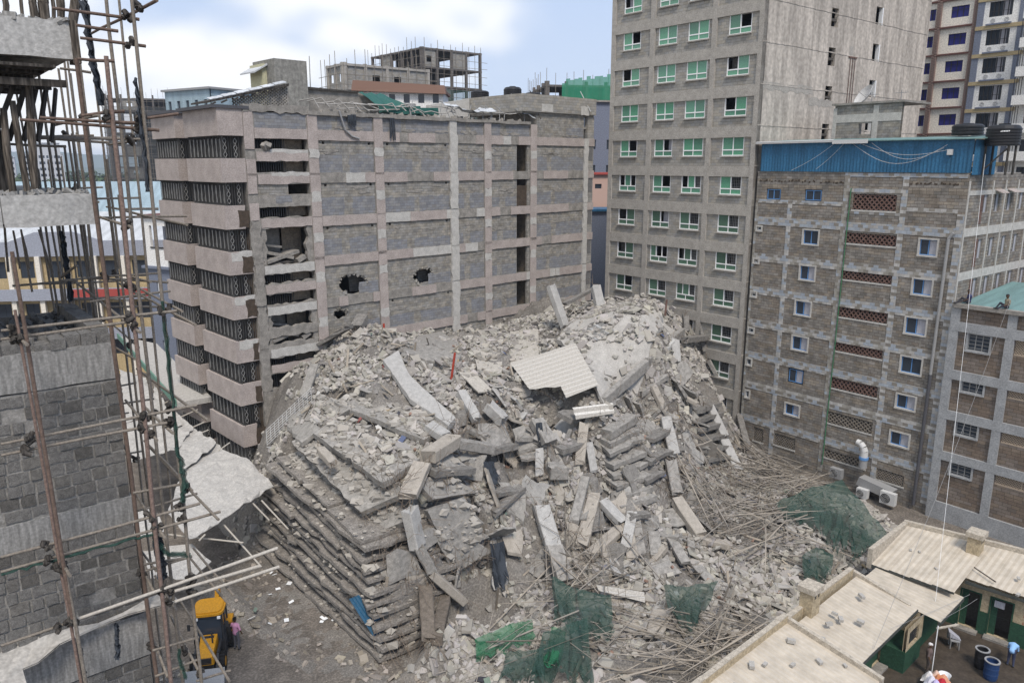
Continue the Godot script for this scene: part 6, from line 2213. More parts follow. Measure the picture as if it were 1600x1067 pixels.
	for k in 150:
		var q := rf(0.03, 0.13)
		b.tbox(Transform3D(Basis.from_euler(Vector3(rf(0, 3), rf(0, 3), rf(0, 3))), Vector3(rf(-2.5, -0.03), [23.48, 26.38][k % 2], rf(-1.0, -0.02))), Vector3(q * 1.6, q * 0.5, q))
	stuff(part(t, "floor_debris", b, MT.beam_concrete))
	# formwork under the top slab
	for k in 5:
		b = MB.new()
		b.box(-3.2, -0.35 - 0.1 * k, 25.6 - 0.045 * k, 25.65 - 0.045 * k, -0.5 - 0.55 * k, -0.02 - 0.55 * k)
		part(t, "form_board", b, MT.form_board)
	for k in 4:
		b = MB.new()
		b.box(-3.0, -0.2 - 0.12 * k, 25.3, 25.42, -0.25 - 0.7 * k, -0.15 - 0.7 * k)
		part(t, "bearer", b, MT.form_board)
	for k in 6:
		b = MB.new()
		b.bar(Vector3(-1.6 + 0.25 * k, 24.4, -0.4 - 0.2 * k), Vector3(-1.1 + 0.2 * k, 25.4, -0.3 - 0.3 * k), 0.05, 0.08)
		part(t, "brace", b, MT.form_board)
	b = MB.new()
	b.box(-3.4, -1.15, 23.47, 24.6, -1.6, -1.2)
	b.box(-4.4, -1.62, 23.47, 25.7, -3.4, -2.8)
	part(t, "inner_column", b, MT.form_board)
	# props: things of their own
	for i in PROPS.size():
		var p: Array = PROPS[i]
		var u := MB.new()
		var c := Transform3D(Basis(Vector3.UP, deg_to_rad(39.0)), at)
		var lo: Vector3 = p[1]
		lo.y = 23.45 if lo.y < 25.0 else 26.36
		var m: Vector3 = p[0].lerp(lo, 0.5) + Vector3(rf(-0.03, 0.03), 0, 0)
		u.tube(c * p[0], c * m, p[2] * 0.42, p[2] * 0.5, 7)
		u.tube(c * m, c * lo, p[2] * 0.5, p[2] * 0.46, 7)
		solo("timber_prop", ["thick dark timber prop between the white floor edges, nearest the corner", "dark timber prop second from the corner between the white floor edges", "dark timber prop at the left edge between the white floor edges", "split grey timber prop standing on the top floor edge, second from left", "widest split timber prop standing on the top floor edge", "timber prop standing on the top floor edge, left of the corner one", "weathered timber prop at the corner of the top floor edge", "dark timber prop at the far left on the top floor edge", "thin timber prop on the top floor edge behind the split ones", "slim timber prop beside the widest one on the top floor edge"][i], "prop", u, MT.prop_wood, "timber props")
	# scaffold
	var s := thing("scaffolding", "pole scaffold of grey and reddish timber poles around the unfinished building", "scaffold", at, 39.0)
	var vs := []
	var extra := []
	for k in 16:
		var x := rf(-0.3, 1.3)
		var z := rf(-9.0, -1.0)
		var y0 := rf(8.0, 17.0)
		extra.append(["v", Vector3(x + rf(-0.1, 0.1), rf(21.5, 27.5), z), Vector3(x, y0, z), 0.04, "w"])
	for k in 30:
		var y: float = [24.5, 23.2, 21.6, 20.0, 18.6, 17.0, 15.6, 14.2][k % 8] + rf(-0.3, 0.3)
		var z := rf(-8.0, -0.6)
		if k % 3:
			extra.append(["h", Vector3(rf(-0.9, 0.0), y, z), Vector3(rf(0.9, 1.8), y + rf(-0.08, 0.08), z + rf(-0.1, 0.1)), 0.035, "w"])
		else:
			var x := rf(-0.1, 1.3)
			extra.append(["o", Vector3(x, y, z - rf(1.0, 3.0)), Vector3(x + rf(-0.1, 0.1), y + rf(-0.1, 0.1), minf(z + rf(1.0, 3.0), 1.4)), 0.035, "w"])
	for q in SCAFFOLD + extra:
		b = MB.new()
		var a: Vector3 = q[1]
		var c: Vector3 = q[2]
		var r: float = q[3] * 0.68
		if q[0] == "v":
			if a.y > 26.6:
				a.y += 2.0
			vs.append([a, c])
		var k := maxi(2, int(a.distance_to(c) / 1.2))
		var prev := a
		for i in k:
			var nx := a.lerp(c, float(i + 1) / k)
			if i < k - 1:
				nx += Vector3(rf(-0.012, 0.012), rf(-0.012, 0.012), rf(-0.012, 0.012))
			b.tube(prev, nx, r * lerpf(0.9, 1.05, float(i) / k), r * lerpf(0.9, 1.05, float(i + 1) / k), 7, i == 0 or i == k - 1)
			prev = nx
		var o := part(s, "upright" if q[0] == "v" else ("ledger" if q[0] == "h" else "putlog"), b, MT["pole_" + q[4]])
		if q[0] != "v":  # lashings where it meets an upright
			b = MB.new()
			for w in vs:
				for f in 30:
					var p := a.lerp(c, f / 29.0)
					var y: float = w[0].y
					var u := Vector3(w[0].x, p.y, w[0].z)
					if p.y < y and p.y > w[1].y and p.distance_to(u) < 0.24:
						for g in 3:
							b.tube(p.lerp(u, 0.5) + Vector3(rf(-0.05, 0.05), -0.06 + g * 0.04, rf(-0.05, 0.05)), p.lerp(u, 0.5) + Vector3(rf(-0.09, 0.09), g * 0.05, rf(-0.09, 0.09)), 0.05, 0.045, 6)
						break
			if b.v.size():
				stuff(part(o, "lashing", b, MT.form_board))
	for q in STRANDS:
		var pts: Array = q[0]
		b = MB.new()
		var c := Transform3D(Basis(Vector3.UP, deg_to_rad(39.0)), at)
		var fine := []
		for i in pts.size() - 1:
			for j in 6:
				fine.append((pts[i] as Vector3).lerp(pts[i + 1], j / 6.0) + Vector3(rf(-0.02, 0.02), rf(-0.02, 0.02), rf(-0.03, 0.03)))
		fine.append(pts[-1])
		for ply in 3:
			var last := []
			for i in fine.size():
				var w: float = q[1] * rf(0.45, 1.0) * 0.5
				var dir: Vector3 = fine[mini(i + 1, fine.size() - 1)] - fine[maxi(i - 1, 0)]
				var side := dir.cross(Vector3(sin(i * 0.5 + ply), 0.0, cos(i * 0.5 + ply))).normalized() * w
				var now := [c * (fine[i] - side), c * (fine[i] + Vector3(0, 0, 0.05 * sin(i + ply * 2.0))), c * (fine[i] + side)]
				if last:
					b.quad(last[0], last[1], now[1], now[0])
					b.quad(last[1], last[2], now[2], now[1])
				last = now
		solo("torn_net", q[2], "net", b, MT.net_dark if "green" in q[2] else MT.net_tarp)

func warped(pts: Array, th: float, amp: float, sd: int) -> MB:  # thin stiff sheet with ragged rim and a few buckles
	var b := MB.new()
	var n := noise(0.5, sd, 3)
	var ring := []
	for i in pts.size():
		var a: Vector3 = pts[i]
		var e: Vector3 = pts[(i + 1) % pts.size()]
		var k := maxi(1, int(a.distance_to(e) / 0.4))
		for j in k:
			ring.append(a.lerp(e, float(j) / k) + Vector3(rf(-0.05, 0.05), 0, rf(-0.05, 0.05)))
	var poly := PackedVector2Array()
	for p in ring:
		poly.append(Vector2(p.x, -p.z))
	if Geometry2D.is_polygon_clockwise(poly):
		poly.reverse()
		ring.reverse()
	var all := poly.duplicate()
	var hs := []
	for p in ring:
		hs.append(p.y)
	var lo := Vector2(INF, INF)
	var hi := -lo
	for p in poly:
		lo = lo.min(p)
		hi = hi.max(p)
	var st := 0.45
	var y := lo.y
	while y < hi.y:
		var x := lo.x
		while x < hi.x:
			var q := Vector2(x + rf(-0.1, 0.1), y + rf(-0.1, 0.1))
			if Geometry2D.is_point_in_polygon(q, poly):
				var s := 0.0
				var ws := 0.0
				for i in pts.size():
					var w := 1.0 / pow(q.distance_to(Vector2(pts[i].x, -pts[i].z)) + 0.1, 2.0)
					s += pts[i].y * w
					ws += w
				all.append(q)
				hs.append(s / ws)
			x += st
		y += st
	var id := Geometry2D.triangulate_delaunay(all)
	for i in range(0, id.size(), 3):
		var a := id[i]; var e := id[i + 1]; var f := id[i + 2]
		var m := (all[a] + all[e] + all[f]) / 3.0
		if not Geometry2D.is_point_in_polygon(m, poly):
			continue
		if (all[e] - all[a]).cross(all[f] - all[a]) < 0:
			var s := e
			e = f
			f = s
		var v := []
		for k in [a, e, f]:
			v.append(W(all[k].x, hs[k] + amp * n.get_noise_2d(all[k].x * 2.0, all[k].y), all[k].y))
		b.tri(v[0], v[1], v[2])
		b.tri(v[0] - Vector3(0, th, 0), v[2] - Vector3(0, th, 0), v[1] - Vector3(0, th, 0))
	return b

func build_street() -> void:
	for i in DUST_SHEETS.size():
		var q: Array = DUST_SHEETS[i]
		solo("roof_sheet", q[1], "roof sheet", warped(q[0], 0.03, 0.22 if i else 0.1, 80 + i), MT.dust_sheet)
	for i in STREET_POLES.size():
		var q: Array = STREET_POLES[i]
		var b := MB.new()
		b.tube(q[0], q[1], 0.055, 0.05, 6)
		solo("shed_pole", "grey pole sticking out from under the dusty roof sheets over the street", "pole", b, MT.pole_b, "poles under the dusty roof sheets")
	# green edged flat roof farther up the street
	var b := MB.new()
	var q := [W(-40.0, 7.0, 76.0), W(-34.5, 7.0, 72.5), W(-22.5, 7.0, 55.0), W(-24.5, 7.0, 53.6)]
	b.hexa([q[0] - Vector3(0, 0.4, 0), q[3] - Vector3(0, 0.4, 0), q[2] - Vector3(0, 0.4, 0), q[1] - Vector3(0, 0.4, 0), q[0], q[3], q[2], q[1]])
	var fr := solo("flat_roofed_annex", "flat pale roof strip with green edge beside the pink block", "roof", b, MT.dust_sheet)
	b = MB.new()
	b.bar(q[0] + Vector3(-0.05, 0.0, 0), q[3] + Vector3(-0.05, 0.0, 0.05), 0.12, 0.5)
	mat("green_edge", Color(0.14, 0.26, 0.20), 0.8, "fine", 0.5)
	part(fr, "green_edge", b, MT.green_edge)
	# litter
	for i in 26:
		var m := MB.new()
		var x := rf(-14.5, -9.5)
		var d := rf(36.0, 43.0)
		if hh(x, d) > 1.2:
			continue
		m.tbox(lying(x, d, maxf(hh(x, d), 0.0) + 0.05, 0.3, Vector3.ONE), Vector3(rf(0.12, 0.4), 0.012, rf(0.1, 0.3)))
		solo("paper_scrap", "small white paper scrap lying on the dirt street", "litter", m, MT.frame_white, "paper scraps on the dirt street")
	build_digger()

func build_digger() -> void:
	mat("machine_yellow", Color(0.68, 0.32, 0.02), 0.45, "fine", 0.6, "coarse", 0.5)
	mat("rubber", Color(0.025, 0.024, 0.023), 0.9, "grain", 1.5)
	var t := thing("excavator_loader", "yellow digger with dark windows working in the dirt street", "digger", W(-15.0, 0.0, 34.1), 12.0)
	t.scale = Vector3(0.84, 0.95, 0.85)
	var b := MB.new()
	var poly := PackedVector2Array()
	for i in 24:  # rounded roof outline
		var a := TAU * i / 24
		poly.append(Vector2(signf(cos(a)) * pow(absf(cos(a)), 0.45) * 0.88, signf(sin(a)) * pow(absf(sin(a)), 0.45) * 0.92))
	var lay := Transform3D(Basis(Vector3.RIGHT, -PI / 2), Vector3.ZERO)
	b.plate(poly, 2.66, 2.78, lay)
	var small := PackedVector2Array()
	for p in poly:
		small.append(p * 0.86)
	b.plate(small, 2.781, 2.84, lay)
	part(t, "cab_roof", b, MT.machine_yellow)
	b = MB.new()
	for x in [-0.76, 0.76]:
		for z in [-0.8, 0.0, 0.8]:
			b.bar(Vector3(x, 1.15, z * 0.95), Vector3(x * 0.96, 2.66, z * 0.9), 0.09, 0.09)
	b.box(-0.8, 0.8, 1.05, 1.2, -0.85, 0.85)
	part(t, "cab_frame", b, MT.black_metal)
	for w in [[Vector3(-0.7, 1.2, 0.8), Vector3(0.7, 1.2, 0.8), Vector3(0.68, 2.64, 0.74), Vector3(-0.68, 2.64, 0.74)], [Vector3(0.77, 1.2, 0.72), Vector3(0.77, 1.2, -0.72), Vector3(0.74, 2.64, -0.68), Vector3(0.74, 2.64, 0.68)], [Vector3(-0.77, 1.2, -0.72), Vector3(-0.77, 1.2, 0.72), Vector3(-0.74, 2.64, 0.68), Vector3(-0.74, 2.64, -0.68)]]:
		b = MB.new()
		b.quad(w[0], w[1], w[2], w[3])
		var n: Vector3 = (w[1] - w[0]).cross(w[3] - w[0]).normalized() * -0.02
		b.quad(w[1] + n, w[0] + n, w[3] + n, w[2] + n)
		part(t, "cab_window", b, MT.dark_glass)
	b = MB.new()
	b.hexa([Vector3(-0.46, 0.75, 2.2), Vector3(0.46, 0.75, 2.2), Vector3(0.5, 0.75, 0.86), Vector3(-0.5, 0.75, 0.86), Vector3(-0.4, 1.3, 2.15), Vector3(0.4, 1.3, 2.15), Vector3(0.46, 1.62, 0.86), Vector3(-0.46, 1.62, 0.86)])
	b.hexa([Vector3(-0.4, 0.75, 2.36), Vector3(0.4, 0.75, 2.36), Vector3(0.46, 0.75, 2.2), Vector3(-0.46, 0.75, 2.2), Vector3(-0.34, 1.15, 2.3), Vector3(0.34, 1.15, 2.3), Vector3(0.4, 1.3, 2.151), Vector3(-0.4, 1.3, 2.151)])
	var hood := part(t, "hood", b, MT.machine_yellow)
	b = MB.new()
	b.box(-0.3, 0.3, 1.555, 1.6, 0.95, 1.12)
	part(hood, "air_intake", b, MT.black_metal)
	b = MB.new()
	b.tube(Vector3(0.28, 1.5, 1.5), Vector3(0.28, 2.1, 1.5), 0.045, 0.045, 8)
	part(hood, "exhaust", b, MT.black_metal)
	b = MB.new()
	for k in 5:
		b.box(-0.3, 0.3, 0.82 + k * 0.07, 0.85 + k * 0.07, 2.33, 2.4)
	part(hood, "grille", b, MT.black_metal)
	for x in [-0.62, 0.62]:
		b = MB.new()
		b.box(x - 0.09, x + 0.09, 2.5, 2.62, 0.86, 0.95)
		part(t, "work_lamp", b, MT.frame_white)
		b = MB.new()
		b.bar(Vector3(x * 1.2, 2.2, 0.8), Vector3(x * 1.7, 2.25, 0.95), 0.03, 0.03)
		b.box(x * 1.7 - 0.08, x * 1.7 + 0.08, 2.0, 2.35, 0.93, 0.97)
		part(t, "mirror", b, MT.black_metal)
		b = MB.new()
		b.hexa([Vector3(x * 1.35 - 0.24, 1.08, -0.2), Vector3(x * 1.35 + 0.24, 1.08, -0.2), Vector3(x * 1.35 + 0.24, 1.08, -1.5), Vector3(x * 1.35 - 0.24, 1.08, -1.5), Vector3(x * 1.35 - 0.24, 1.6, -0.45), Vector3(x * 1.35 + 0.24, 1.6, -0.45), Vector3(x * 1.35 + 0.24, 1.6, -1.2), Vector3(x * 1.35 - 0.24, 1.6, -1.2)])
		part(t, "mudguard", b, MT.machine_yellow)
	b = MB.new()
	b.box(-0.3, 0.3, 1.2, 1.75, -0.45, 0.0)
	b.tube(Vector3(0, 1.3, 0.45), Vector3(0, 1.75, 0.35), 0.03, 0.03, 6)
	b.tube(Vector3(0, 1.75, 0.36), Vector3(0, 1.78, 0.35), 0.19, 0.19, 12)
	part(t, "driver_seat", b, MT.rubber)
	b = MB.new()
	b.box(-0.42, 0.42, 0.45, 0.78, -1.4, 2.3)
	b.box(-0.85, 0.85, 0.55, 1.06, -1.0, 0.8)
	part(t, "chassis", b, MT.black_metal)
	for q in [[-0.85, -0.75, 0.78, 0.42], [0.85, -0.75, 0.78, 0.42], [-0.78, 1.7, 0.5, 0.32], [0.78, 1.7, 0.5, 0.32]]:
		b = MB.new()
		var c := Vector3(q[0], q[2], q[1])
		b.tube(c - Vector3(q[3] * 0.5, 0, 0), c + Vector3(q[3] * 0.5, 0, 0), q[2], q[2], 20)
		for k in 16:
			var a := TAU * k / 16
			b.tbox(Transform3D(Basis(Vector3.RIGHT, a), c + Vector3(0, cos(a), sin(a)) * q[2]), Vector3(q[3], 0.06, 0.12))
		var wh := part(t, "wheel", b, MT.rubber)
		b = MB.new()
		b.tube(c - Vector3(q[3] * 0.52, 0, 0), c + Vector3(q[3] * 0.52, 0, 0), q[2] * 0.5, q[2] * 0.5, 14)
		part(wh, "rim", b, MT.machine_yellow)
	for x in [-0.62, 0.62]:
		b = MB.new()
		b.bar(Vector3(x, 1.2, 0.75), Vector3(x, 1.15, 2.0), 0.12, 0.2)
		b.bar(Vector3(x, 1.15, 2.0), Vector3(x, 0.35, 2.75), 0.12, 0.2)
		part(t, "loader_arm", b, MT.black_metal)
	b = MB.new()
	b.hexa([Vector3(-1.05, 0.05, 3.3), Vector3(1.05, 0.05, 3.3), Vector3(1.05, 0.05, 2.7), Vector3(-1.05, 0.05, 2.7), Vector3(-1.05, 0.15, 3.3), Vector3(1.05, 0.15, 3.3), Vector3(1.05, 0.75, 2.7), Vector3(-1.05, 0.75, 2.7)])
	part(t, "bucket", b, MT.steel_grey)
	b = MB.new()
	b.bar(Vector3(0, 0.8, -1.4), Vector3(0.1, 2.6, -2.2), 0.25, 0.3)
	b.bar(Vector3(0.1, 2.6, -2.2), Vector3(0.1, 1.2, -3.0), 0.2, 0.25)
	part(t, "rear_boom", b, MT.machine_yellow)

# ---------------------------------------------------------------- people: one smooth surface grown round a skeleton
func nets(bones: Array, cell: float, k: float, b: MB) -> void:  # bones: [from, to, r0, r1, colour]
	var lo := Vector3(INF, INF, INF)
	var hi := -lo
	for o in bones:
		for e in 2:
			var r: float = o[2 + e] + cell * 2.0
			lo = lo.min(o[e] - Vector3.ONE * r)
			hi = hi.max(o[e] + Vector3.ONE * r)
	var n := Vector3i(((hi - lo) / cell).ceil()) + Vector3i.ONE
	var f := PackedFloat32Array()
	var cl := PackedColorArray()
	f.resize(n.x * n.y * n.z)
	cl.resize(f.size())
	f.fill(1.0)
	for o in bones:
		var p: Vector3 = o[0]
		var d: Vector3 = o[1] - p
		var dd := maxf(d.length_squared(), 1e-8)
		var rm: float = maxf(o[2], o[3]) + 0.09
		var a := Vector3i(((p.min(o[1]) - Vector3.ONE * rm - lo) / cell).floor()).clamp(Vector3i.ZERO, n - Vector3i.ONE)
		var z := Vector3i(((p.max(o[1]) + Vector3.ONE * rm - lo) / cell).ceil()).clamp(Vector3i.ZERO, n - Vector3i.ONE)
		for x in range(a.x, z.x + 1):
			for y in range(a.y, z.y + 1):
				for w in range(a.z, z.z + 1):
					var q := lo + Vector3(x, y, w) * cell - p
					var t := clampf(q.dot(d) / dd, 0, 1)
					var s := (q - d * t).length() - lerpf(o[2], o[3], t)
					var i := (x * n.y + y) * n.z + w
					if s < f[i]:
						cl[i] = o[4]
					var h := clampf(0.5 + 0.5 * (f[i] - s) / k, 0, 1)
					f[i] = lerpf(f[i], s, h) - k * h * (1.0 - h)
	var at := {}
	var off := [0, n.z * n.y, n.z, n.z * n.y + n.z, 1, n.z * n.y + 1, n.z + 1, n.z * n.y + n.z + 1]
	for x in n.x - 1:
		for y in n.y - 1:
			for w in n.z - 1:
				var i := (x * n.y + y) * n.z + w
				var s := Vector3.ZERO
				var c := 0
				for e in [[0, 1], [2, 3], [4, 5], [6, 7], [0, 2], [1, 3], [4, 6], [5, 7], [0, 4], [1, 5], [2, 6], [3, 7]]:
					var u := f[i + off[e[0]]]
					var v := f[i + off[e[1]]]
					if (u < 0) != (v < 0):
						var t := u / (u - v)
						var pa := Vector3(e[0] & 1, (e[0] >> 1) & 1, e[0] >> 2)
						var pb := Vector3(e[1] & 1, (e[1] >> 1) & 1, e[1] >> 2)
						s += pa.lerp(pb, t)
						c += 1
				if c:
					at[Vector3i(x, y, w)] = [lo + (Vector3(x, y, w) + s / c) * cell, cl[i]]
	for g in at:
		var i: int = (g.x * n.y + g.y) * n.z + g.z
		for ax in 3:
			var st: int = [n.y * n.z, n.z, 1][ax]
			if i + st >= f.size():
				continue
			var in0 := f[i] < 0
			if in0 == (f[i + st] < 0):
				continue
			var u := Vector3i.ZERO
			var v := Vector3i.ZERO
			u[(ax + 1) % 3] = -1
			v[(ax + 2) % 3] = -1
			if not (at.has(g + u) and at.has(g + v) and at.has(g + u + v)):
				continue
			b.col = at[g][1]
			if in0:
				b.quad(at[g][0], at[g + u][0], at[g + u + v][0], at[g + v][0])
			else:
				b.quad(at[g][0], at[g + v][0], at[g + u + v][0], at[g + u][0])

func person(label: String, at: Vector3, turn: float, pose: String, top: Color, legs: Color, hair: Color, height := 1.72) -> void:
	var skin := Color(0.10, 0.055, 0.035)
	var J := {}
	match pose:
		"stand":
			J = {"hip": Vector3(0, 0.93, 0), "chest": Vector3(0, 1.30, 0.01), "neck": Vector3(0, 1.46, 0), "head": Vector3(0, 1.62, 0.02),
				"kl": Vector3(-0.1, 0.5, 0.03), "kr": Vector3(0.1, 0.5, 0.01), "fl": Vector3(-0.11, 0.06, -0.02), "fr": Vector3(0.12, 0.06, 0.0),
				"el": Vector3(-0.27, 1.14, -0.03), "er": Vector3(0.27, 1.14, 0.0), "hl": Vector3(-0.27, 0.9, 0.08), "hr": Vector3(0.34, 0.95, 0.16)}
		"bend":
			J = {"hip": Vector3(0, 0.9, -0.12), "chest": Vector3(0, 1.0, 0.26), "neck": Vector3(0, 0.98, 0.42), "head": Vector3(0, 0.92, 0.56),
				"kl": Vector3(-0.1, 0.48, -0.02), "kr": Vector3(0.1, 0.48, 0.0), "fl": Vector3(-0.13, 0.06, -0.06), "fr": Vector3(0.12, 0.06, -0.02),
				"el": Vector3(-0.2, 0.72, 0.38), "er": Vector3(0.2, 0.72, 0.4), "hl": Vector3(-0.12, 0.48, 0.46), "hr": Vector3(0.13, 0.48, 0.48)}
		"sit":
			J = {"hip": Vector3(0, 0.12, 0), "chest": Vector3(0, 0.48, -0.04), "neck": Vector3(0, 0.64, -0.01), "head": Vector3(0, 0.80, 0.03),
				"kl": Vector3(-0.12, 0.36, 0.36), "kr": Vector3(0.14, 0.2, 0.42), "fl": Vector3(-0.13, 0.05, 0.6), "fr": Vector3(0.2, 0.05, 0.78),
				"el": Vector3(-0.28, 0.34, -0.12), "er": Vector3(0.26, 0.36, 0.02), "hl": Vector3(-0.34, 0.08, -0.2), "hr": Vector3(0.2, 0.24, 0.24)}
	var s := height / 1.74
	for j in J:
		J[j] *= s
	var side := Vector3(0.17, 0, 0)
	var hs := Vector3(0.085, 0, 0)
	var bo := []
	bo.append([J.hip, J.chest, 0.135, 0.15, top])
	bo.append([J.chest - side * 0.6, J.chest + side * 0.6, 0.11, 0.11, top])
	bo.append([J.chest, J.neck, 0.09, 0.055, top])
	bo.append([J.neck, J.head - (J.head - J.neck) * 0.3, 0.052, 0.055, skin])
	for e in [["l", -1.0], ["r", 1.0]]:
		var sh: Vector3 = J.chest + (J.neck - J.chest) * 0.45 + side * e[1]
		var el: Vector3 = J["e" + e[0]]
		var ha: Vector3 = J["h" + e[0]]
		bo.append([sh, el, 0.062, 0.046, top])
		bo.append([el, ha, 0.043, 0.03, skin])
		var kn: Vector3 = J["k" + e[0]]
		var fo: Vector3 = J["f" + e[0]]
		bo.append([J.hip + hs * e[1], kn, 0.095, 0.065, legs])
		bo.append([kn, fo, 0.062, 0.045, legs])
		var toe := Vector3(0.02 * e[1], -0.02, 0.15)
		bo.append([fo - Vector3(0, 0.015, 0.03), fo + toe, 0.042, 0.034, Color(0.03, 0.028, 0.026)])
	var b := MB.new()
	nets(bo, 0.03, 0.035, b)
	# head with nose, ears, jaw, hair
	var f: Vector3 = Vector3(0, 0, 1) if pose != "bend" else Vector3(0, -0.75, 0.66)
	var up: Vector3 = (J.head - J.neck).normalized()
	var hd := [[J.head + up * 0.02, J.head + up * 0.02 - f * 0.02, 0.088, 0.09, skin], [J.head - up * 0.05 + f * 0.03, J.head - up * 0.03, 0.06, 0.07, skin],
		[J.head + f * 0.095 - up * 0.0, J.head + f * 0.085 + up * 0.03, 0.016, 0.01, skin], [J.head + Vector3(0.09, 0, 0), J.head + Vector3(0.09, 0, 0) + up * 0.03, 0.015, 0.015, skin],
		[J.head - Vector3(0.09, 0, 0), J.head - Vector3(0.09, 0, 0) + up * 0.03, 0.015, 0.015, skin], [J.head + up * 0.06 - f * 0.03, J.head + up * 0.065 + f * 0.02, 0.088, 0.07, hair], [J.head - f * 0.045 + up * 0.01, J.head - f * 0.05 - up * 0.02, 0.075, 0.06, hair]]
	nets(hd, 0.013, 0.012, b)
	for e in [["l", -1.0], ["r", 1.0]]:
		var ha: Vector3 = J["h" + e[0]]
		var d: Vector3 = (ha - J["e" + e[0]]).normalized()
		var w := d.cross(Vector3(0, 0, 1) if absf(d.z) < 0.8 else Vector3(0, 1, 0)).normalized()
		var curl := w.cross(d)
		var hb := [[ha, ha + d * 0.07, 0.026, 0.03, skin]]
		for k in 4:
			var root := ha + d * 0.085 + w * (k - 1.5) * 0.019
			var l: float = [0.05, 0.06, 0.056, 0.042][k]
			hb.append([root, root + d * l * 0.6 + curl * 0.008, 0.009, 0.0085, skin])
			hb.append([root + d * l * 0.6 + curl * 0.008, root + d * l + curl * 0.03, 0.0085, 0.008, skin])
		hb.append([ha + d * 0.03 + w * -0.024, ha + d * 0.075 - w * 0.05 + curl * 0.02, 0.011, 0.009, skin])
		nets(hb, 0.008, 0.006, b)
	mat("body", Color(1, 1, 1), 0.85, "")
	var o := solo("person", label, "person", b, MT["body"])
	o.position = at
	o.rotation.y = deg_to_rad(turn)

# ---------------------------------------------------------------- low courtyard houses at the bottom right
func roof_plane(t: Node, called: String, p: Array, m: Material, pitch := 0.3) -> MeshInstance3D:
	return part(t, called, sheet(p, 1, 2, pitch, 0.015, 0.93), m)

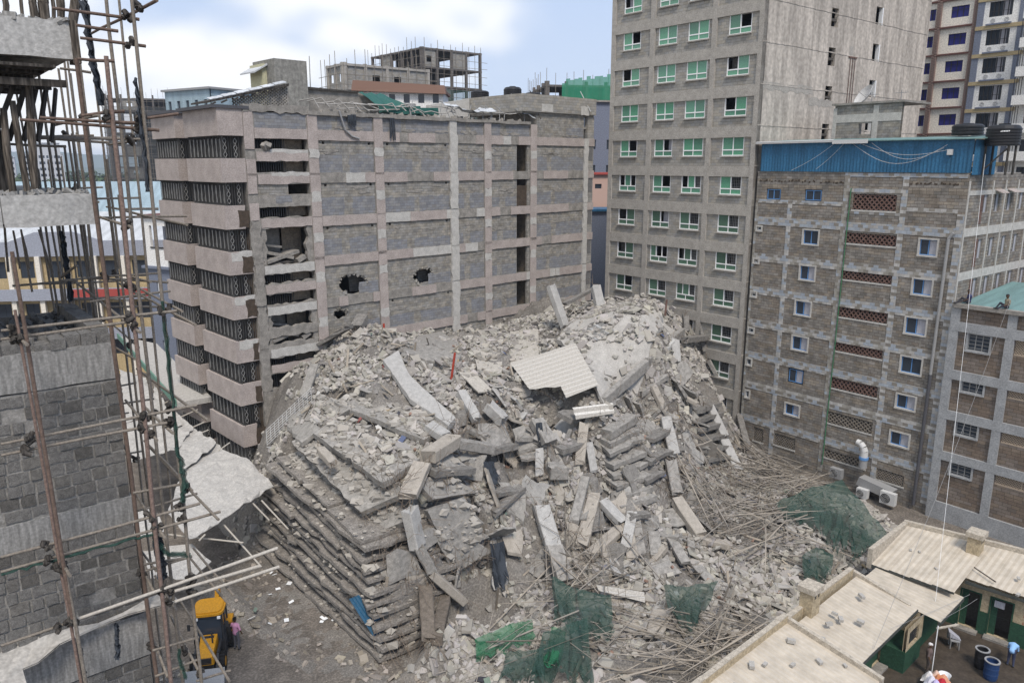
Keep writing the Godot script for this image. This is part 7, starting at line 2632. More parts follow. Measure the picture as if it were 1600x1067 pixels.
func build_houses() -> void:
	mat("tin_dust", Color(0.55, 0.49, 0.405), 0.85, "coarse", 0.09)
	mat("cream_wall", Color(0.56, 0.46, 0.31), 0.92, "fine", 0.5, "stain", 0.3)
	mat("cream_coping", Color(0.60, 0.535, 0.44), 0.95, "fine", 0.8, "stain", 0.35, "grain", 0.8)
	mat("green_wall", Color(0.035, 0.10, 0.06), 0.7, "fine", 0.5, "stain", 0.4)
	mat("wet_yard", Color(0.10, 0.08, 0.062), 0.45, "fine", 0.3, "stain", 0.12, "fine", 1.0)
	mat("gutter_dark", Color(0.06, 0.065, 0.06), 0.7, "")
	var at := W(8.16, 0, 27.6)
	var yaw := 42.3
	var fr := Transform3D(Basis(Vector3.UP, deg_to_rad(yaw)), at)
	# yard
	var b := MB.new()
	b.plate(PackedVector2Array([Vector2(-4, -1), Vector2(20, -1), Vector2(20, -20), Vector2(-4, -20)]), 0.0, 0.02, fr * Transform3D(Basis(Vector3.RIGHT, -PI / 2), Vector3.ZERO))
	struct("yard_pavement", b, MT.wet_yard)
	var t := thing("courtyard_house", "low house with dusty tin roofs, cream parapets and green walls at bottom right", "house", at, yaw)
	# long wing: two roofs falling to the yard
	var roofs := [[-4.0, 6.05, 3.35, 2.62, 4.4, 0.12], [6.25, 12.85, 3.15, 2.62, 3.35, 0.3]]
	for r in roofs:
		var n := int((r[1] - r[0]) / 1.05)
		for k in n:   # roof sheets lapped side by side
			var x0: float = lerpf(r[0], r[1], float(k) / n) + rf(-0.02, 0.0)
			var x1: float = lerpf(r[0], r[1], float(k + 1) / n) + 0.03
			var dy := 0.012 * (k % 2)
			roof_plane(t, "tin_sheet", [Vector3(x0, r[2] + dy, r[5]), Vector3(x1, r[2] + dy, r[5]), Vector3(x1, r[3] + dy, r[4]), Vector3(x0, r[3] + dy, r[4])], MT.tin_dust)
	b = MB.new()
	b.box(-4.0, 13.0, 2.45, 2.6, 4.42 - 1.1, 4.45 - 1.08)
	part(t, "gutter", b, MT.gutter_dark)
	# parapet walls
	for w in [[-4.0, 6.1, 3.75, 0.0], [6.1, 12.9, 3.55, 0.0]]:
		b = MB.new()
		var x: float = w[0]
		while x < w[1] - 0.01:
			var x1: float = minf(x + 0.85, w[1])
			b.box(x, x1, 0.0, w[2] + rf(-0.03, 0.03), -0.12, 0.12)
			x = x1
		var wl := part(t, "parapet_wall", b, MT.cream_coping)
		b = MB.new()
		b.box(w[0], w[1], 0.5, w[2] - 0.06, 0.121, 0.125)
		part(wl, "inner_face", b, MT.cream_wall)
	for q in [[6.12, 3.62, 2.82, 4.5], [12.92, 3.42, 2.75, 3.0]]:
		b = MB.new()
		b.hexa([Vector3(q[0] - 0.1, 2.2, q[3]), Vector3(q[0] + 0.1, 2.2, q[3]), Vector3(q[0] + 0.1, 2.2, 0.12), Vector3(q[0] - 0.1, 2.2, 0.12),
			Vector3(q[0] - 0.1, q[2], q[3]), Vector3(q[0] + 0.1, q[2], q[3]), Vector3(q[0] + 0.1, q[1], 0.12), Vector3(q[0] - 0.1, q[1], 0.12)])
		part(t, "party_parapet", b, MT.cream_coping)
	for q in [[7.95, 0.25, 0.42], [19.75, 3.7, 0.4]]:
		b = MB.new()
		b.box(q[0] - q[2], q[0] + q[2] * 0.8, 2.6, 4.35, q[1] - 0.35, q[1] + 0.3)
		var c := part(t, "chimney", b, MT.cream_wall)
		b = MB.new()
		b.box(q[0] - q[2] - 0.1, q[0] + q[2] * 0.8 + 0.1, 4.35, 4.62, q[1] - 0.45, q[1] + 0.4)
		part(c, "chimney_cap", b, MT.cream_coping)
		b = MB.new()
		for k in 2:
			b.box(q[0] - 0.25 + 0.3 * k, q[0] - 0.1 + 0.3 * k, 4.05, 4.25, q[1] + 0.3, q[1] + 0.31)
		part(c, "chimney_slot", b, MT.dark_room)
	# yard wall of the long wing: green below, cream piers above, doorways
	b = MB.new()
	var hs := []
	for x in [4.2, 6.4, 8.6, 10.4]:
		hs.append([x, x + 0.95, 0.1, 2.1])
	b.wall(-4.0, 13.0, 0.0, 2.55, hs, 2.45, 0.2)
	part(t, "yard_wall", b, MT.cream_wall)
	b = MB.new()
	var hs2 := []
	for h in hs:
		hs2.append([h[0] - 0.001, h[1] + 0.001, -0.1, 1.3])
	b.wall(-4.0, 13.0, 0.05, 1.25, hs2, 2.456, 0.01)
	part(t, "green_dado", b, MT.green_wall)
	b = MB.new()
	b.box(-4.0, 13.0, 0.0, 2.4, 0.5, 0.6)
	part(t, "inner_wall", b, MT.dark_room)
	for h in hs:
		b = MB.new()
		b.box(h[0], h[1], 0.1, 2.1, 2.3, 2.34)
		part(t, "door", b, MT.green_wall)
	# kiosk bay under the roof corner
	b = MB.new()
	b.wall(11.2, 13.2, 0.0, 2.45, [[11.5, 12.7, 1.25, 2.1]], 3.6, 0.15)
	part(t, "bay_wall", b, MT.cream_wall)
	b = MB.new()
	b.box(11.19, 13.21, 0.0, 1.15, 2.5, 3.61)
	part(t, "green_dado", b, MT.green_wall)
	b = MB.new()
	b.box(13.05, 13.2, 1.15, 2.4, 2.46, 3.45)
	part(t, "bay_side", b, MT.cream_wall)
	b = MB.new()
	for k in 6:
		b.box(11.5, 12.7, 1.35 + 0.12 * k, 1.38 + 0.12 * k, 3.5, 3.53)
	part(t, "bay_bars", b, MT.black_metal)
	# low roof in the inner corner
	for k in 3:
		var x0 := 13.05 + k * 1.05
		roof_plane(t, "tin_sheet", [Vector3(x0, 2.75, 0.35), Vector3(x0 + 1.08, 2.78, 0.35), Vector3(x0 + 1.08, 2.4, 4.4), Vector3(x0, 2.38, 4.4)], MT.tin_dust)
	b = MB.new()
	b.box(13.0, 16.25, 2.2, 2.36, 4.3, 4.42)
	part(t, "fascia_board", b, MT.gutter_dark)
	b = MB.new()
	b.box(13.2, 16.3, 0.0, 2.3, 3.2, 3.35)
	part(t, "green_wall", b, MT.green_wall)
	b = MB.new()
	b.bar(Vector3(12.42, 2.35, 4.45), Vector3(13.6, 2.3, 5.0), 0.1, 0.06)
	part(t, "bracket_beam", b, MT.cream_coping)
	# cross wing along the grey block
	for k in 9:
		var z0 := -0.1 + k * 1.05
		var xe := 15.25 if k < 4 else 16.85
		var ye := 2.85 if k < 4 else 3.0
		roof_plane(t, "tin_sheet", [Vector3(19.9 + z0 * 0.2, 3.55, z0), Vector3(19.9 + z0 * 0.2 + 0.22, 3.55, z0 + 1.08), Vector3(xe + z0 * 0.08, ye, z0 + 1.08), Vector3(xe + z0 * 0.08, ye, z0)], MT.tin_dust)
	for q in [[15.25, 15.6, -0.1, 4.1], [16.85 + 0.33, 16.85 + 0.75, 4.1, 9.3]]:
		b = MB.new()
		b.bar(Vector3(q[0], 2.78, q[2]), Vector3(q[1], 2.78, q[3]), 0.08, 0.16)
		part(t, "gutter", b, MT.gutter_dark)
	b = MB.new()
	for k in 10:
		b.bar(Vector3(20.02 + k * 0.21, 2.0, -0.15 + k * 1.05), Vector3(20.02 + (k + 1) * 0.21, 2.0, -0.15 + (k + 1) * 1.05), 0.24, 3.6 + rf(-0.02, 0.02))
	part(t, "parapet_wall", b, MT.cream_coping)
	b = MB.new()
	b.box(15.2, 20.0, 2.6, 3.75, -0.15, 0.1)
	part(t, "parapet_wall", b, MT.cream_coping)
	# clutter on the roofs
	for k in 22:
		b = MB.new()
		var x := rf(-2.0, 12.5)
		var z := rf(0.5, 3.2)
		if k > 14:
			x = rf(16.8, 19.5)
			z = rf(0.5, 8.0)
		var y := 3.5 - (z - 0.2) * 0.19 if k <= 14 else 2.85 + (x - 15.3) * 0.17
		var s := rf(0.08, 0.22)
		b.tbox(Transform3D(Basis.from_euler(Vector3(rf(-0.2, 0.2), rf(0, 3), 0.1)), fr * Vector3(x, y, z)), Vector3(s * 1.6, s * 0.7, s))
		solo("stone", "loose grey stone thrown onto the tin roofs", "stone", b, MT.chunk, "stones on the tin roofs")
	b = MB.new()
	b.bar(fr * Vector3(18.0, 3.35, 4.2), fr * Vector3(17.4, 3.25, 5.4), 0.06, 0.04)
	solo("stick", "dark stick lying on the tin roof by the chimney", "stick", b, MT.prop_wood)
	# wall with two doors
	var d := Node3D.new()
	d.name = "door_wall"
	t.add_child(d, true)
	d.position = Vector3(17.45, 0, 3.4)
	d.rotation.y = -PI / 2 + 0.08
	b = MB.new()
	b.wall(0.0, 6.5, 0.0, 2.95, [[0.55, 1.4, 0.15, 2.2], [1.9, 2.85, 0.15, 2.25]], 0.0, 0.2)
	part(d, "door_wall_face", b, MT.cream_wall)
	b = MB.new()
	b.wall(0.0, 6.5, 0.02, 1.2, [[0.549, 1.401, -0.1, 1.3], [1.899, 2.851, -0.1, 1.3]], 0.006, 0.01)
	part(d, "green_dado", b, MT.green_wall)
	b = MB.new()
	b.box(0.0, 6.5, 0.0, 2.8, -1.2, -1.1)
	part(d, "inner_wall", b, MT.dark_room)
	for x in [[0.55, 1.4, 2.2], [1.9, 2.85, 2.25]]:
		b = MB.new()
		b.box(x[0] - 0.07, x[0], 0.1, x[2], -0.1, 0.03)
		b.box(x[1], x[1] + 0.07, 0.1, x[2], -0.1, 0.03)
		b.box(x[0] - 0.07, x[1] + 0.07, x[2], x[2] + 0.07, -0.1, 0.03)
		b.box(x[0], x[0] + 0.3, 0.15, x[2], -0.18, -0.14)
		part(d, "door_frame", b, MT.green_wall)
		b = MB.new()
		b.box(x[0] - 0.1, x[1] + 0.1, 0.0, 0.14, -0.05, 0.4)
		part(d, "door_step", b, MT.raw_concrete)
	b = MB.new()
	b.box(2.05, 2.5, 1.8, 2.15, -0.05, 0.02)
	part(d, "paper_notice", b, MT.lace)
	for k in 4:  # painted lines on the wall, too small to read: one black, three red, as rows of brush strokes
		b = MB.new()
		var x: float = 3.35 + [0.04, 0.0, 0.16, 0.0][k]
		for w in [[4, 3], [2, 4], [4], [7]][k]:
			for c in w:
				b.box(x, x + 0.028, 1.9 - k * 0.19, 2.02 - k * 0.19, 0.003, 0.006)
				b.box(x, x + 0.06, 1.9 - k * 0.19 + 0.05 * (c % 3), 1.925 - k * 0.19 + 0.05 * (c % 3), 0.0062, 0.008)
				x += 0.085
			x += 0.07
		stuff(part(d, "wall_lettering", b, MT.black_metal if k == 0 else MT.red_steel))
	# wet ledges
	b = MB.new()
	b.box(-4.0, 11.1, 0.02, 0.14, 2.46, 2.95)
	part(t, "kerb_step", b, MT.raw_concrete)
	# things in the yard
	var p := func(x: float, z: float, y := 0.02) -> Vector3: return fr * Vector3(x, y, z)
	for q in [[14.55, 5.95, 0.30, 0.95, "dark water barrel with a pale lid, the left of two in the yard", "black_plastic"], [13.95, 6.55, 0.31, 0.92, "blue water barrel nearest the bottom edge in the yard", "barrel_blue"]]:
		if q[5] == "barrel_blue":
			mat("barrel_blue", Color(0.02, 0.05, 0.14), 0.45, "fine", 0.8)
		var o := thing("water_barrel", q[4], "barrel", p.call(q[0], q[1]), 0.0, "water barrels")
		b = MB.new()
		b.lathe([Vector2(0.0, 0.0), Vector2(q[2] * 0.9, 0.0), Vector2(q[2], 0.12), Vector2(q[2], 0.3), Vector2(q[2] + 0.015, 0.32), Vector2(q[2], 0.35), Vector2(q[2], 0.6), Vector2(q[2] + 0.015, 0.62), Vector2(q[2], 0.65), Vector2(q[2], q[3]), Vector2(q[2] - 0.03, q[3]), Vector2(q[2] - 0.03, q[3] - 0.2), Vector2(0, q[3] - 0.2)], Vector3.ZERO, 20)
		part(o, "body", b, MT[q[5]])
		b = MB.new()
		b.lathe([Vector2(q[2] - 0.04, q[3] + 0.0), Vector2(q[2] + 0.03, q[3] + 0.01), Vector2(q[2] + 0.03, q[3] + 0.05), Vector2(q[2] - 0.05, q[3] + 0.05)], Vector3.ZERO, 20)
		part(o, "rim", b, MT.steel_grey)
	# chair with a cloth
	var c := thing("plastic_chair", "grey chair with a cloth over it standing on the wet yard", "chair", p.call(15.3, 4.5), 70.0)
	b = MB.new()
	b.box(-0.22, 0.22, 0.42, 0.46, -0.22, 0.22)
	part(c, "seat", b, MT.steel_grey)
	for x in [-0.2, 0.2]:
		for z in [-0.2, 0.2]:
			b = MB.new()
			b.bar(Vector3(x, 0, z), Vector3(x * 0.95, 0.42, z * 0.95), 0.04, 0.04)
			part(c, "leg", b, MT.steel_grey)
	b = MB.new()
	b.hexa([Vector3(-0.22, 0.46, -0.18), Vector3(0.22, 0.46, -0.18), Vector3(0.22, 0.46, -0.22), Vector3(-0.22, 0.46, -0.22), Vector3(-0.2, 0.88, -0.27), Vector3(0.2, 0.88, -0.27), Vector3(0.2, 0.88, -0.3), Vector3(-0.2, 0.88, -0.3)])
	part(c, "backrest", b, MT.steel_grey)
	b = MB.new()
	b.hexa([Vector3(-0.1, 0.47, 0.26), Vector3(0.26, 0.2, 0.26), Vector3(0.27, 0.3, -0.3), Vector3(-0.1, 0.6, -0.31), Vector3(-0.1, 0.5, 0.27), Vector3(0.28, 0.5, 0.24), Vector3(0.27, 0.92, -0.31), Vector3(-0.12, 0.92, -0.33)])
	part(c, "cloth", b, MT.lace)
	# thin white mast
	b = MB.new()
	b.tube(p.call(12.42, 4.49), p.call(12.42, 4.49, 2.5), 0.025, 0.025, 8)
	solo("washing_line_post", "thin white post standing in the yard at the corner of the low roof", "post", b, MT.frame_white)
	# laundry heap and basins
	for k in 7:
		var m := mat("cloth_%d" % k, [Color(0.7, 0.7, 0.78), Color(0.62, 0.25, 0.12), Color(0.5, 0.03, 0.05), Color(0.7, 0.5, 0.4), Color(0.55, 0.5, 0.75), Color(0.75, 0.72, 0.7), Color(0.65, 0.32, 0.2)][k], 0.9, "fine", 1.0)
		b = MB.new()
		var o := Vector3([0.0, 0.35, 0.15, 0.55, -0.2, 0.25, 0.5][k], 0.0, [0.0, 0.2, 0.4, 0.0, 0.25, -0.2, 0.35][k])
		var prev := []
		for j in 9:
			var row := []
			for i in 9:
				var u := i / 8.0 - 0.5
				var v := j / 8.0 - 0.5
				row.append(fr * (Vector3(10.95 + u * 0.6, 0.25 + 0.55 * exp(-5.0 * (u * u + v * v)) + rf(-0.04, 0.04), 4.95 + v * 0.55) + o))
			if prev:
				for i in 8:
					b.quad(prev[i], row[i], row[i + 1], prev[i + 1])
			prev = row
		solo("laundry", ["white", "orange", "red", "peach", "lilac", "cream", "rust"][k] + " piece of washing heaped in the yard at the bottom edge", "laundry", b, m, "washing heaped in the yard")
	for k in 2:
		b = MB.new()
		b.lathe([Vector2(0.0, 0.0), Vector2(0.2, 0.0), Vector2(0.27, 0.26), Vector2(0.29, 0.27), Vector2(0.25, 0.25), Vector2(0.18, 0.03), Vector2(0, 0.03)], Vector3.ZERO, 18)
		mat("basin_blue", Color(0.12, 0.3, 0.6), 0.4, "")
		var o := solo("wash_basin", ["blue wash basin beside the washing", "white wash basin right of the blue one"][k], "basin", b, MT.basin_blue if k == 0 else MT.frame_white)
		o.position = p.call(11.75 + k * 0.5, 5.1)
	# wires across
	for k in 4:
		b = MB.new()
		var a: Vector3 = [W(31.0, 16.0, 47.0), W(30.0, 24.6, 50.0), p.call(10.0, 3.3, 2.9), p.call(13.1, 4.4, 2.5)][k]
		var e: Vector3 = [p.call(8.0, 3.3, 2.75), p.call(14.6, 3.6, 2.5), p.call(16.4, 4.6, 2.6), p.call(16.6, 4.9, 2.4)][k]
		var pts := []
		for i in 13:
			var q := i / 12.0
			pts.append(a.lerp(e, q) - Vector3(0, [0.8, 0.1, 0.05, 0.05][k] * sin(q * PI), 0))
		b.path(pts, 0.009, 4)
		solo("overhead_wire", ["long thin wire running from the grey block down to the tin roofs", "pale wire hanging straight down in front of the grey block", "short wire over the low roof in the yard corner", "green wire above the yard corner"][k], "wire", b, MT.frame_white if k == 1 else MT.steel_grey)

func build_people() -> void:
	var fr := Transform3D(Basis(Vector3.UP, deg_to_rad(42.3)), W(8.16, 0, 27.6))
	person("person in a pink shirt and dark trousers standing beside the digger", W(-13.95, 0.02, 34.4), 165.0, "stand", Color(0.50, 0.25, 0.38), Color(0.10, 0.10, 0.11), Color(0.01, 0.01, 0.01), 1.8)
	person("person in a light blue shirt bending down in the yard", fr * Vector3(15.75, 0.02, 6.9), 140.0, "bend", Color(0.24, 0.42, 0.68), Color(0.05, 0.055, 0.10), Color(0.01, 0.01, 0.01))
	person("person with a pale head wrap and dark patterned clothes in the yard", fr * Vector3(12.15, 0.02, 4.35), 60.0, "stand", Color(0.12, 0.09, 0.08), Color(0.10, 0.08, 0.07), Color(0.55, 0.53, 0.52), 1.6)
	var g := Transform3D(Basis(Vector3.UP, deg_to_rad(-51.1)), W(28.993, 0, 49.63))
	person("person in dark blue sitting at the left corner of the grey block's roof", g * Vector3(0.75, 15.12, -0.35), 250.0, "sit", Color(0.03, 0.035, 0.09), Color(0.04, 0.04, 0.05), Color(0.02, 0.02, 0.02))
	person("person in an olive shirt and cap sitting on the edge of the grey block's roof", g * Vector3(3.0, 15.12, -0.3), 275.0, "sit", Color(0.20, 0.18, 0.13), Color(0.03, 0.03, 0.04), Color(0.02, 0.02, 0.025))

# ---------------------------------------------------------------- background
func frame_building(called: String, label: String, at: Vector3, yaw: float, w: float, dp: float, h: float, st: float, bay: float, m: Material, infill: float, netted: float, net_m: Material, from := 0.0) -> void:
	var t := thing(called, label, "building", at, yaw)
	var n := int(h / st)
	for side in 2:
		var f := Node3D.new()
		f.name = "facade"
		t.add_child(f, true)
		var len_ := w
		if side:
			f.position = Vector3(0, 0, 0)
			f.rotation.y = -PI / 2
			f.position = Vector3(0, 0, -dp)
			len_ = dp
		var k := maxi(2, int(len_ / bay))
		var b := MB.new()
		for i in k + 1:
			var x := len_ * i / k
			b.box(x - 0.25, x + 0.25, from, h, -0.5, 0.0)
		for j in n + 1:
			b.box(-0.3, len_ + 0.3, j * st - 0.35, j * st, -0.5, 0.03)
		part(f, "frame", b, m)
		for j in n:
			if j * st < from - st:
				continue
			for i in k:
				if rf(0, 1) < infill:
					b = MB.new()
					var x0 := len_ * i / k + 0.25
					var x1 := len_ * (i + 1) / k - 0.25
					b.wall(x0, x1, j * st, (j + 1) * st - 0.35, [[lerpf(x0, x1, 0.3), lerpf(x0, x1, 0.7), j * st + 0.9, j * st + 2.1]] if rf(0, 1) < 0.6 else [], -0.2, 0.15)
					part(f, "infill_wall", b, MT.tower_stone)
		b = MB.new()
		for i in int(len_ / 1.6) + 1:
			var x := i * 1.6 + rf(-0.2, 0.2)
			b.bar(Vector3(x, from, 0.9), Vector3(x + rf(-0.2, 0.2), h + rf(0.3, 2.2), 0.9), 0.07, 0.07)
		for j in int((h - from) / 1.5):
			b.bar(Vector3(-1.0, from + j * 1.5, 0.95), Vector3(len_ + 1.0, from + j * 1.5 + rf(-0.1, 0.1), 0.95), 0.07, 0.07)
		part(f, "scaffold_poles", b, MT.pole_w)
		if netted > 0.0:
			b = MB.new()
			var nx := int(len_ / 1.2)
			for i in nx:
				for j in int((h - from) * netted / 1.5):
					var x0 := len_ * i / nx
					var x1 := len_ * (i + 1) / nx
					var z0 := 1.05 + 0.22 * sin(i * 1.9)
					var z1 := 1.05 + 0.22 * sin((i + 1) * 1.9)
					var y0 := from + j * 1.5
					b.quad(Vector3(x0, y0, z0), Vector3(x1, y0, z1), Vector3(x1, y0 + 1.5, z1), Vector3(x0, y0 + 1.5, z0))
			part(f, "safety_net", b, net_m)
	for j in range(1, n + 1):
		var b := MB.new()
		b.box(0.1, w - 0.1, j * st - 0.3, j * st - 0.05, -dp, -0.5)
		part(t, "floor_slab", b, m)
	var c := MB.new()
	c.box(w * 0.25, w * 0.75, from, h - 0.4, -dp * 0.8, -dp * 0.5)
	part(t, "core_wall", c, MT.dark_room)

func plain_building(called: String, label: String, at: Vector3, yaw: float, w: float, dp: float, y0: float, y1: float, m: Material, wins: Array, roof_m: Material, wm: Material = null, cat := "building") -> Node3D:  # wins: [rows of [y, height]], columns, width share
	var t := thing(called, label, cat, at, yaw)
	var holes := []
	var k: int = wins[1]
	for r in wins[0]:
		for i in k:
			var x := w * (i + 0.5) / k
			var ww: float = w / k * wins[2] * 0.5
			holes.append([x - ww, x + ww, r[0], r[0] + r[1]])
	var b := MB.new()
	b.wall(0, w, y0, y1, holes, 0.0, 0.2)
	part(t, "front_wall", b, m)
	b = MB.new()
	b.box(0.0, 0.2, y0, y1, -dp, -0.2)
	b.box(w - 0.2, w, y0, y1, -dp, -0.2)
	part(t, "side_wall", b, m)
	for h in holes:
		b = MB.new()
		b.box(h[0], h[1], h[2], h[3], -0.2, -0.17)
		b.box((h[0] + h[1]) * 0.5 - 0.04, (h[0] + h[1]) * 0.5 + 0.04, h[2], h[3], -0.169, -0.13)
		part(t, "window", b, wm if wm else MT.dark_glass)
	b = MB.new()
	b.box(-0.3, w + 0.3, y1, y1 + 0.25, -dp, 0.35)
	part(t, "roof", b, roof_m)
	return t

func leaf_tree(at: Vector3, h: float, r: float, label: String, sd: int) -> void:
	var t := thing("tree", label, "tree", at, 0.0, "trees beyond the street")
	var g := RandomNumberGenerator.new()
	g.seed = sd
	var b := MB.new()
	b.tube(Vector3.ZERO, Vector3(0.2, h * 0.55, 0), 0.45, 0.25, 6)
	var cl := []
	for i in 9:
		var a := g.randf() * TAU
		var q := Vector3(cos(a) * r * g.randf_range(0.1, 0.7), h * g.randf_range(0.5, 0.9), sin(a) * r * g.randf_range(0.1, 0.7))
		b.tube(Vector3(0.15, h * 0.4, 0), q, 0.16, 0.05, 4)
		cl.append([q, r * g.randf_range(0.35, 0.6)])
	part(t, "trunk", b, MT.prop_wood)
	b = MB.new()
	for i in 700:
		var c: Array = cl[g.randi() % cl.size()]
		var d := Vector3(g.randfn(), g.randfn() * 0.7, g.randfn()).normalized() * pow(g.randf(), 0.4)
		var p: Vector3 = c[0] + d * c[1]
		var s := g.randf_range(0.25, 0.6)
		var u := Vector3(g.randfn(), g.randfn(), g.randfn()).normalized()
		var v := u.cross(Vector3(g.randfn(), g.randfn(), g.randfn())).normalized()
		var k := g.randf_range(0.6, 1.3)
		b.col = Color(k, k, k * 0.9)
		b.tri(p - u * s, p + v * s, p + u * s)
	part(t, "crown", b, MT.leaf)

func build_back() -> void:
	mat("leaf", Color(0.055, 0.085, 0.035), 0.8, "")
	mat("school_yellow", Color(0.60, 0.47, 0.27), 0.9, "fine", 0.3, "coarse", 0.06)
	mat("school_grey", Color(0.36, 0.38, 0.44), 0.9, "fine", 0.3)
	mat("roof_light", Color(0.62, 0.64, 0.66), 0.6, "fine", 0.3, "streak", 0.08)
	mat("roof_blue", Color(0.37, 0.48, 0.54), 0.6, "fine", 0.3, "streak", 0.08)
	mat("slate_blue", Color(0.20, 0.225, 0.29), 0.85, "fine", 0.3)
	mat("white_wall", Color(0.87, 0.86, 0.83), 0.9, "fine", 0.3)
	mat("cream_tile", Color(0.86, 0.80, 0.70), 0.85, "fine", 0.3)
	mat("maroon", Color(0.15, 0.07, 0.06), 0.8, "fine", 0.4)
	mat("blue_curtain", Color(0.035, 0.035, 0.20), 0.35, "streak", 0.6)
	mat("band_tan", Color(0.46, 0.37, 0.22), 0.85, "fine", 0.4)
	mat("far_wall", Color(0.50, 0.51, 0.53), 0.9, "")
	mat("hill_green", Color(0.10, 0.13, 0.11), 0.95, "")
	mat("frame_far", Color(0.20, 0.18, 0.165), 0.95, "fine", 0.3, "stain", 0.06)
	mat("fascia_brown", Color(0.20, 0.12, 0.09), 0.8, "")
	mat("salmon", Color(0.52, 0.36, 0.30), 0.9, "")
	mat("red_roof", Color(0.36, 0.07, 0.06), 0.8, "")
	for q in [["net_grey", Color(0.10, 0.105, 0.105), 0.4], ["net_green", Color(0.05, 0.33, 0.19), 0.8], ["net_teal", Color(0.06, 0.12, 0.10), 0.5]]:
		var m := mat(q[0], q[1], 0.8, "grain", 0.5)
		m.transparency = BaseMaterial3D.TRANSPARENCY_ALPHA
		m.albedo_color.a = q[2]
	# hills and the wooded plain
	for q in [[2600.0, 75.0, 51], [1500.0, 30.0, 52]]:
		var b := MB.new()
		var f := noise(0.0011, q[2], 3)
		for i in 80:
			var x0 := -2600.0 + i * 65.0
			var x1 := x0 + 65.0
			var h0: float = q[1] * (0.75 + 0.7 * f.get_noise_1d(x0))
			var h1: float = q[1] * (0.75 + 0.7 * f.get_noise_1d(x1))
			b.quad(W(x0, -2, q[0]), W(x1, -2, q[0]), W(x1, h1, q[0] + 300), W(x0, h0, q[0] + 300))
			b.quad(W(x0, h0, q[0] + 300), W(x1, h1, q[0] + 300), W(x1, -2, q[0] + 900), W(x0, -2, q[0] + 900))
		struct("hills", b, MT.hill_green)
	# wood: a mass of crowns far off
	var b := MB.new()
	var g := RandomNumberGenerator.new()
	g.seed = 99
	for i in 1500:
		var d := g.randf_range(260, 700)
		var x := -d * g.randf_range(0.10, 0.85)
		var c := W(x, g.randf_range(4, 11) + (d - 260) * 0.012, d)
		var r := g.randf_range(2.0, 4.5)
		for k in 26:
			var u := Vector3(g.randfn(), g.randfn() * 0.8, g.randfn()).normalized()
			var p := c + u * r * g.randf_range(0.7, 1.1)
			var v := u.cross(Vector3(g.randfn(), g.randfn(), g.randfn())).normalized() * r * 0.5
			var w := u.cross(v).normalized() * r * 0.5
			var s := g.randf_range(0.6, 1.3)
			b.col = Color(s, s, s)
			b.tri(p - v, p + w, p + v)
	var o := part(self, "far_wood", b, MT.leaf)
	tag(o, "hazy dark green wood beyond the blue roofs at left", "wood")
	stuff(o)
	for i in 7:
		var x := -84.0 + i * 8.0
		leaf_tree(W(x * 2.0, 0, 190 + 9.0 * (i % 3)), 15.0 + 3.0 * sin(i * 2.1), 6.0, ["broad dark tree", "tall ragged tree", "low rounded tree", "dense dark tree", "pale green tree", "thin topped tree", "wide spreading tree"][i] + " behind the blue roofs at left, %s from the left" % ["first", "second", "third", "fourth", "fifth", "sixth", "seventh"][i], 300 + i)
	# far white towers
	for i in 3:
		var q: Array = [[-310.0, 500.0, 30.0, 22.0], [-285.0, 470.0, 36.0, 14.0], [-352.0, 520.0, 28.0, 20.0]][i]
		var rows := []
		for k in 8:
			rows.append([2.0 + k * 3.6, 1.6])
		plain_building("far_tower", ["hazy white tower far off at left, middle one", "tallest hazy white tower far off at left", "hazy white tower farthest left"][i], W(q[0], 0, q[1]), 30.0, q[3], 12.0, 0.0, q[2], MT.far_wall, [rows, 7, 0.55], MT.far_wall)
	# scaffolded towers
	frame_building("scaffolded_tower", "tall unfinished tower wrapped in grey netting at left", W(-120.0, 0, 236), 20.0, 26.0, 16.0, 44.0, 3.3, 4.2, MT.frame_far, 0.35, 0.95, MT.net_grey)
	frame_building("concrete_shell", "grey block shell with bare columns behind the pink block's roof", W(-26.3, 0, 126), 38.0, 15.6, 6.0, 39.4, 3.57, 3.2, MT.tower_band, 0.95, 0.0, MT.net_teal, 24.0)
	frame_building("unfinished_tower", "long unfinished tower with open floors and thin scaffold, farther back", W(-18.2, 0, 164), 40.0, 15.0, 20.0, 47.0, 3.61, 3.6, MT.frame_far, 0.2, 0.7, MT.net_teal, 24.0)
	frame_building("netted_building", "unfinished building with bright green netting left of the tower block", W(6.0, 0, 140), 10.0, 18.0, 12.0, 38.0, 3.4, 3.2, MT.frame_far, 0.3, 0.0, MT.net_green, 16.0)
	b = MB.new()
	for i in 16:
		for j in 6:
			var x0 := 8.6 + i * 0.7
			var y0 := 29.0 + j * 1.45
			var y1 := y0 + 1.45
			if j == 5:
				y1 = y0 + 1.2 + 0.7 * absf(sin(i * 1.3)) + i * 0.07
			b.quad(W(x0, y0, 138.4 + 0.25 * sin(i * 1.7)), W(x0 + 0.7, y0, 138.4 + 0.25 * sin(i * 1.7 + 1.7)), W(x0 + 0.7, y1 + 0.05, 138.4 + 0.25 * sin(i * 1.7 + 1.7)), W(x0, y1, 138.4 + 0.25 * sin(i * 1.7)))
	solo("green_safety_net", "bright green safety net hung on the unfinished building left of the tower block", "net", b, MT.net_green)
	plain_building("dark_block", "dark grey netted block in the gap left of the tower block", W(10.4, 0, 112), 12.0, 7.0, 10.0, 0.0, 32.4, MT.slate_blue, [[[26.0, 1.3], [22.5, 1.3]], 3, 0.3], MT.tower_stone)
	plain_building("blue_grey_wall", "slate blue shed wall low in the gap left of the tower block", W(9.4, 0, 97.0), 8.0, 6.0, 5.0, 6.0, 18.2, MT.slate_blue, [[], 1, 0.1], MT.blue_sheet)
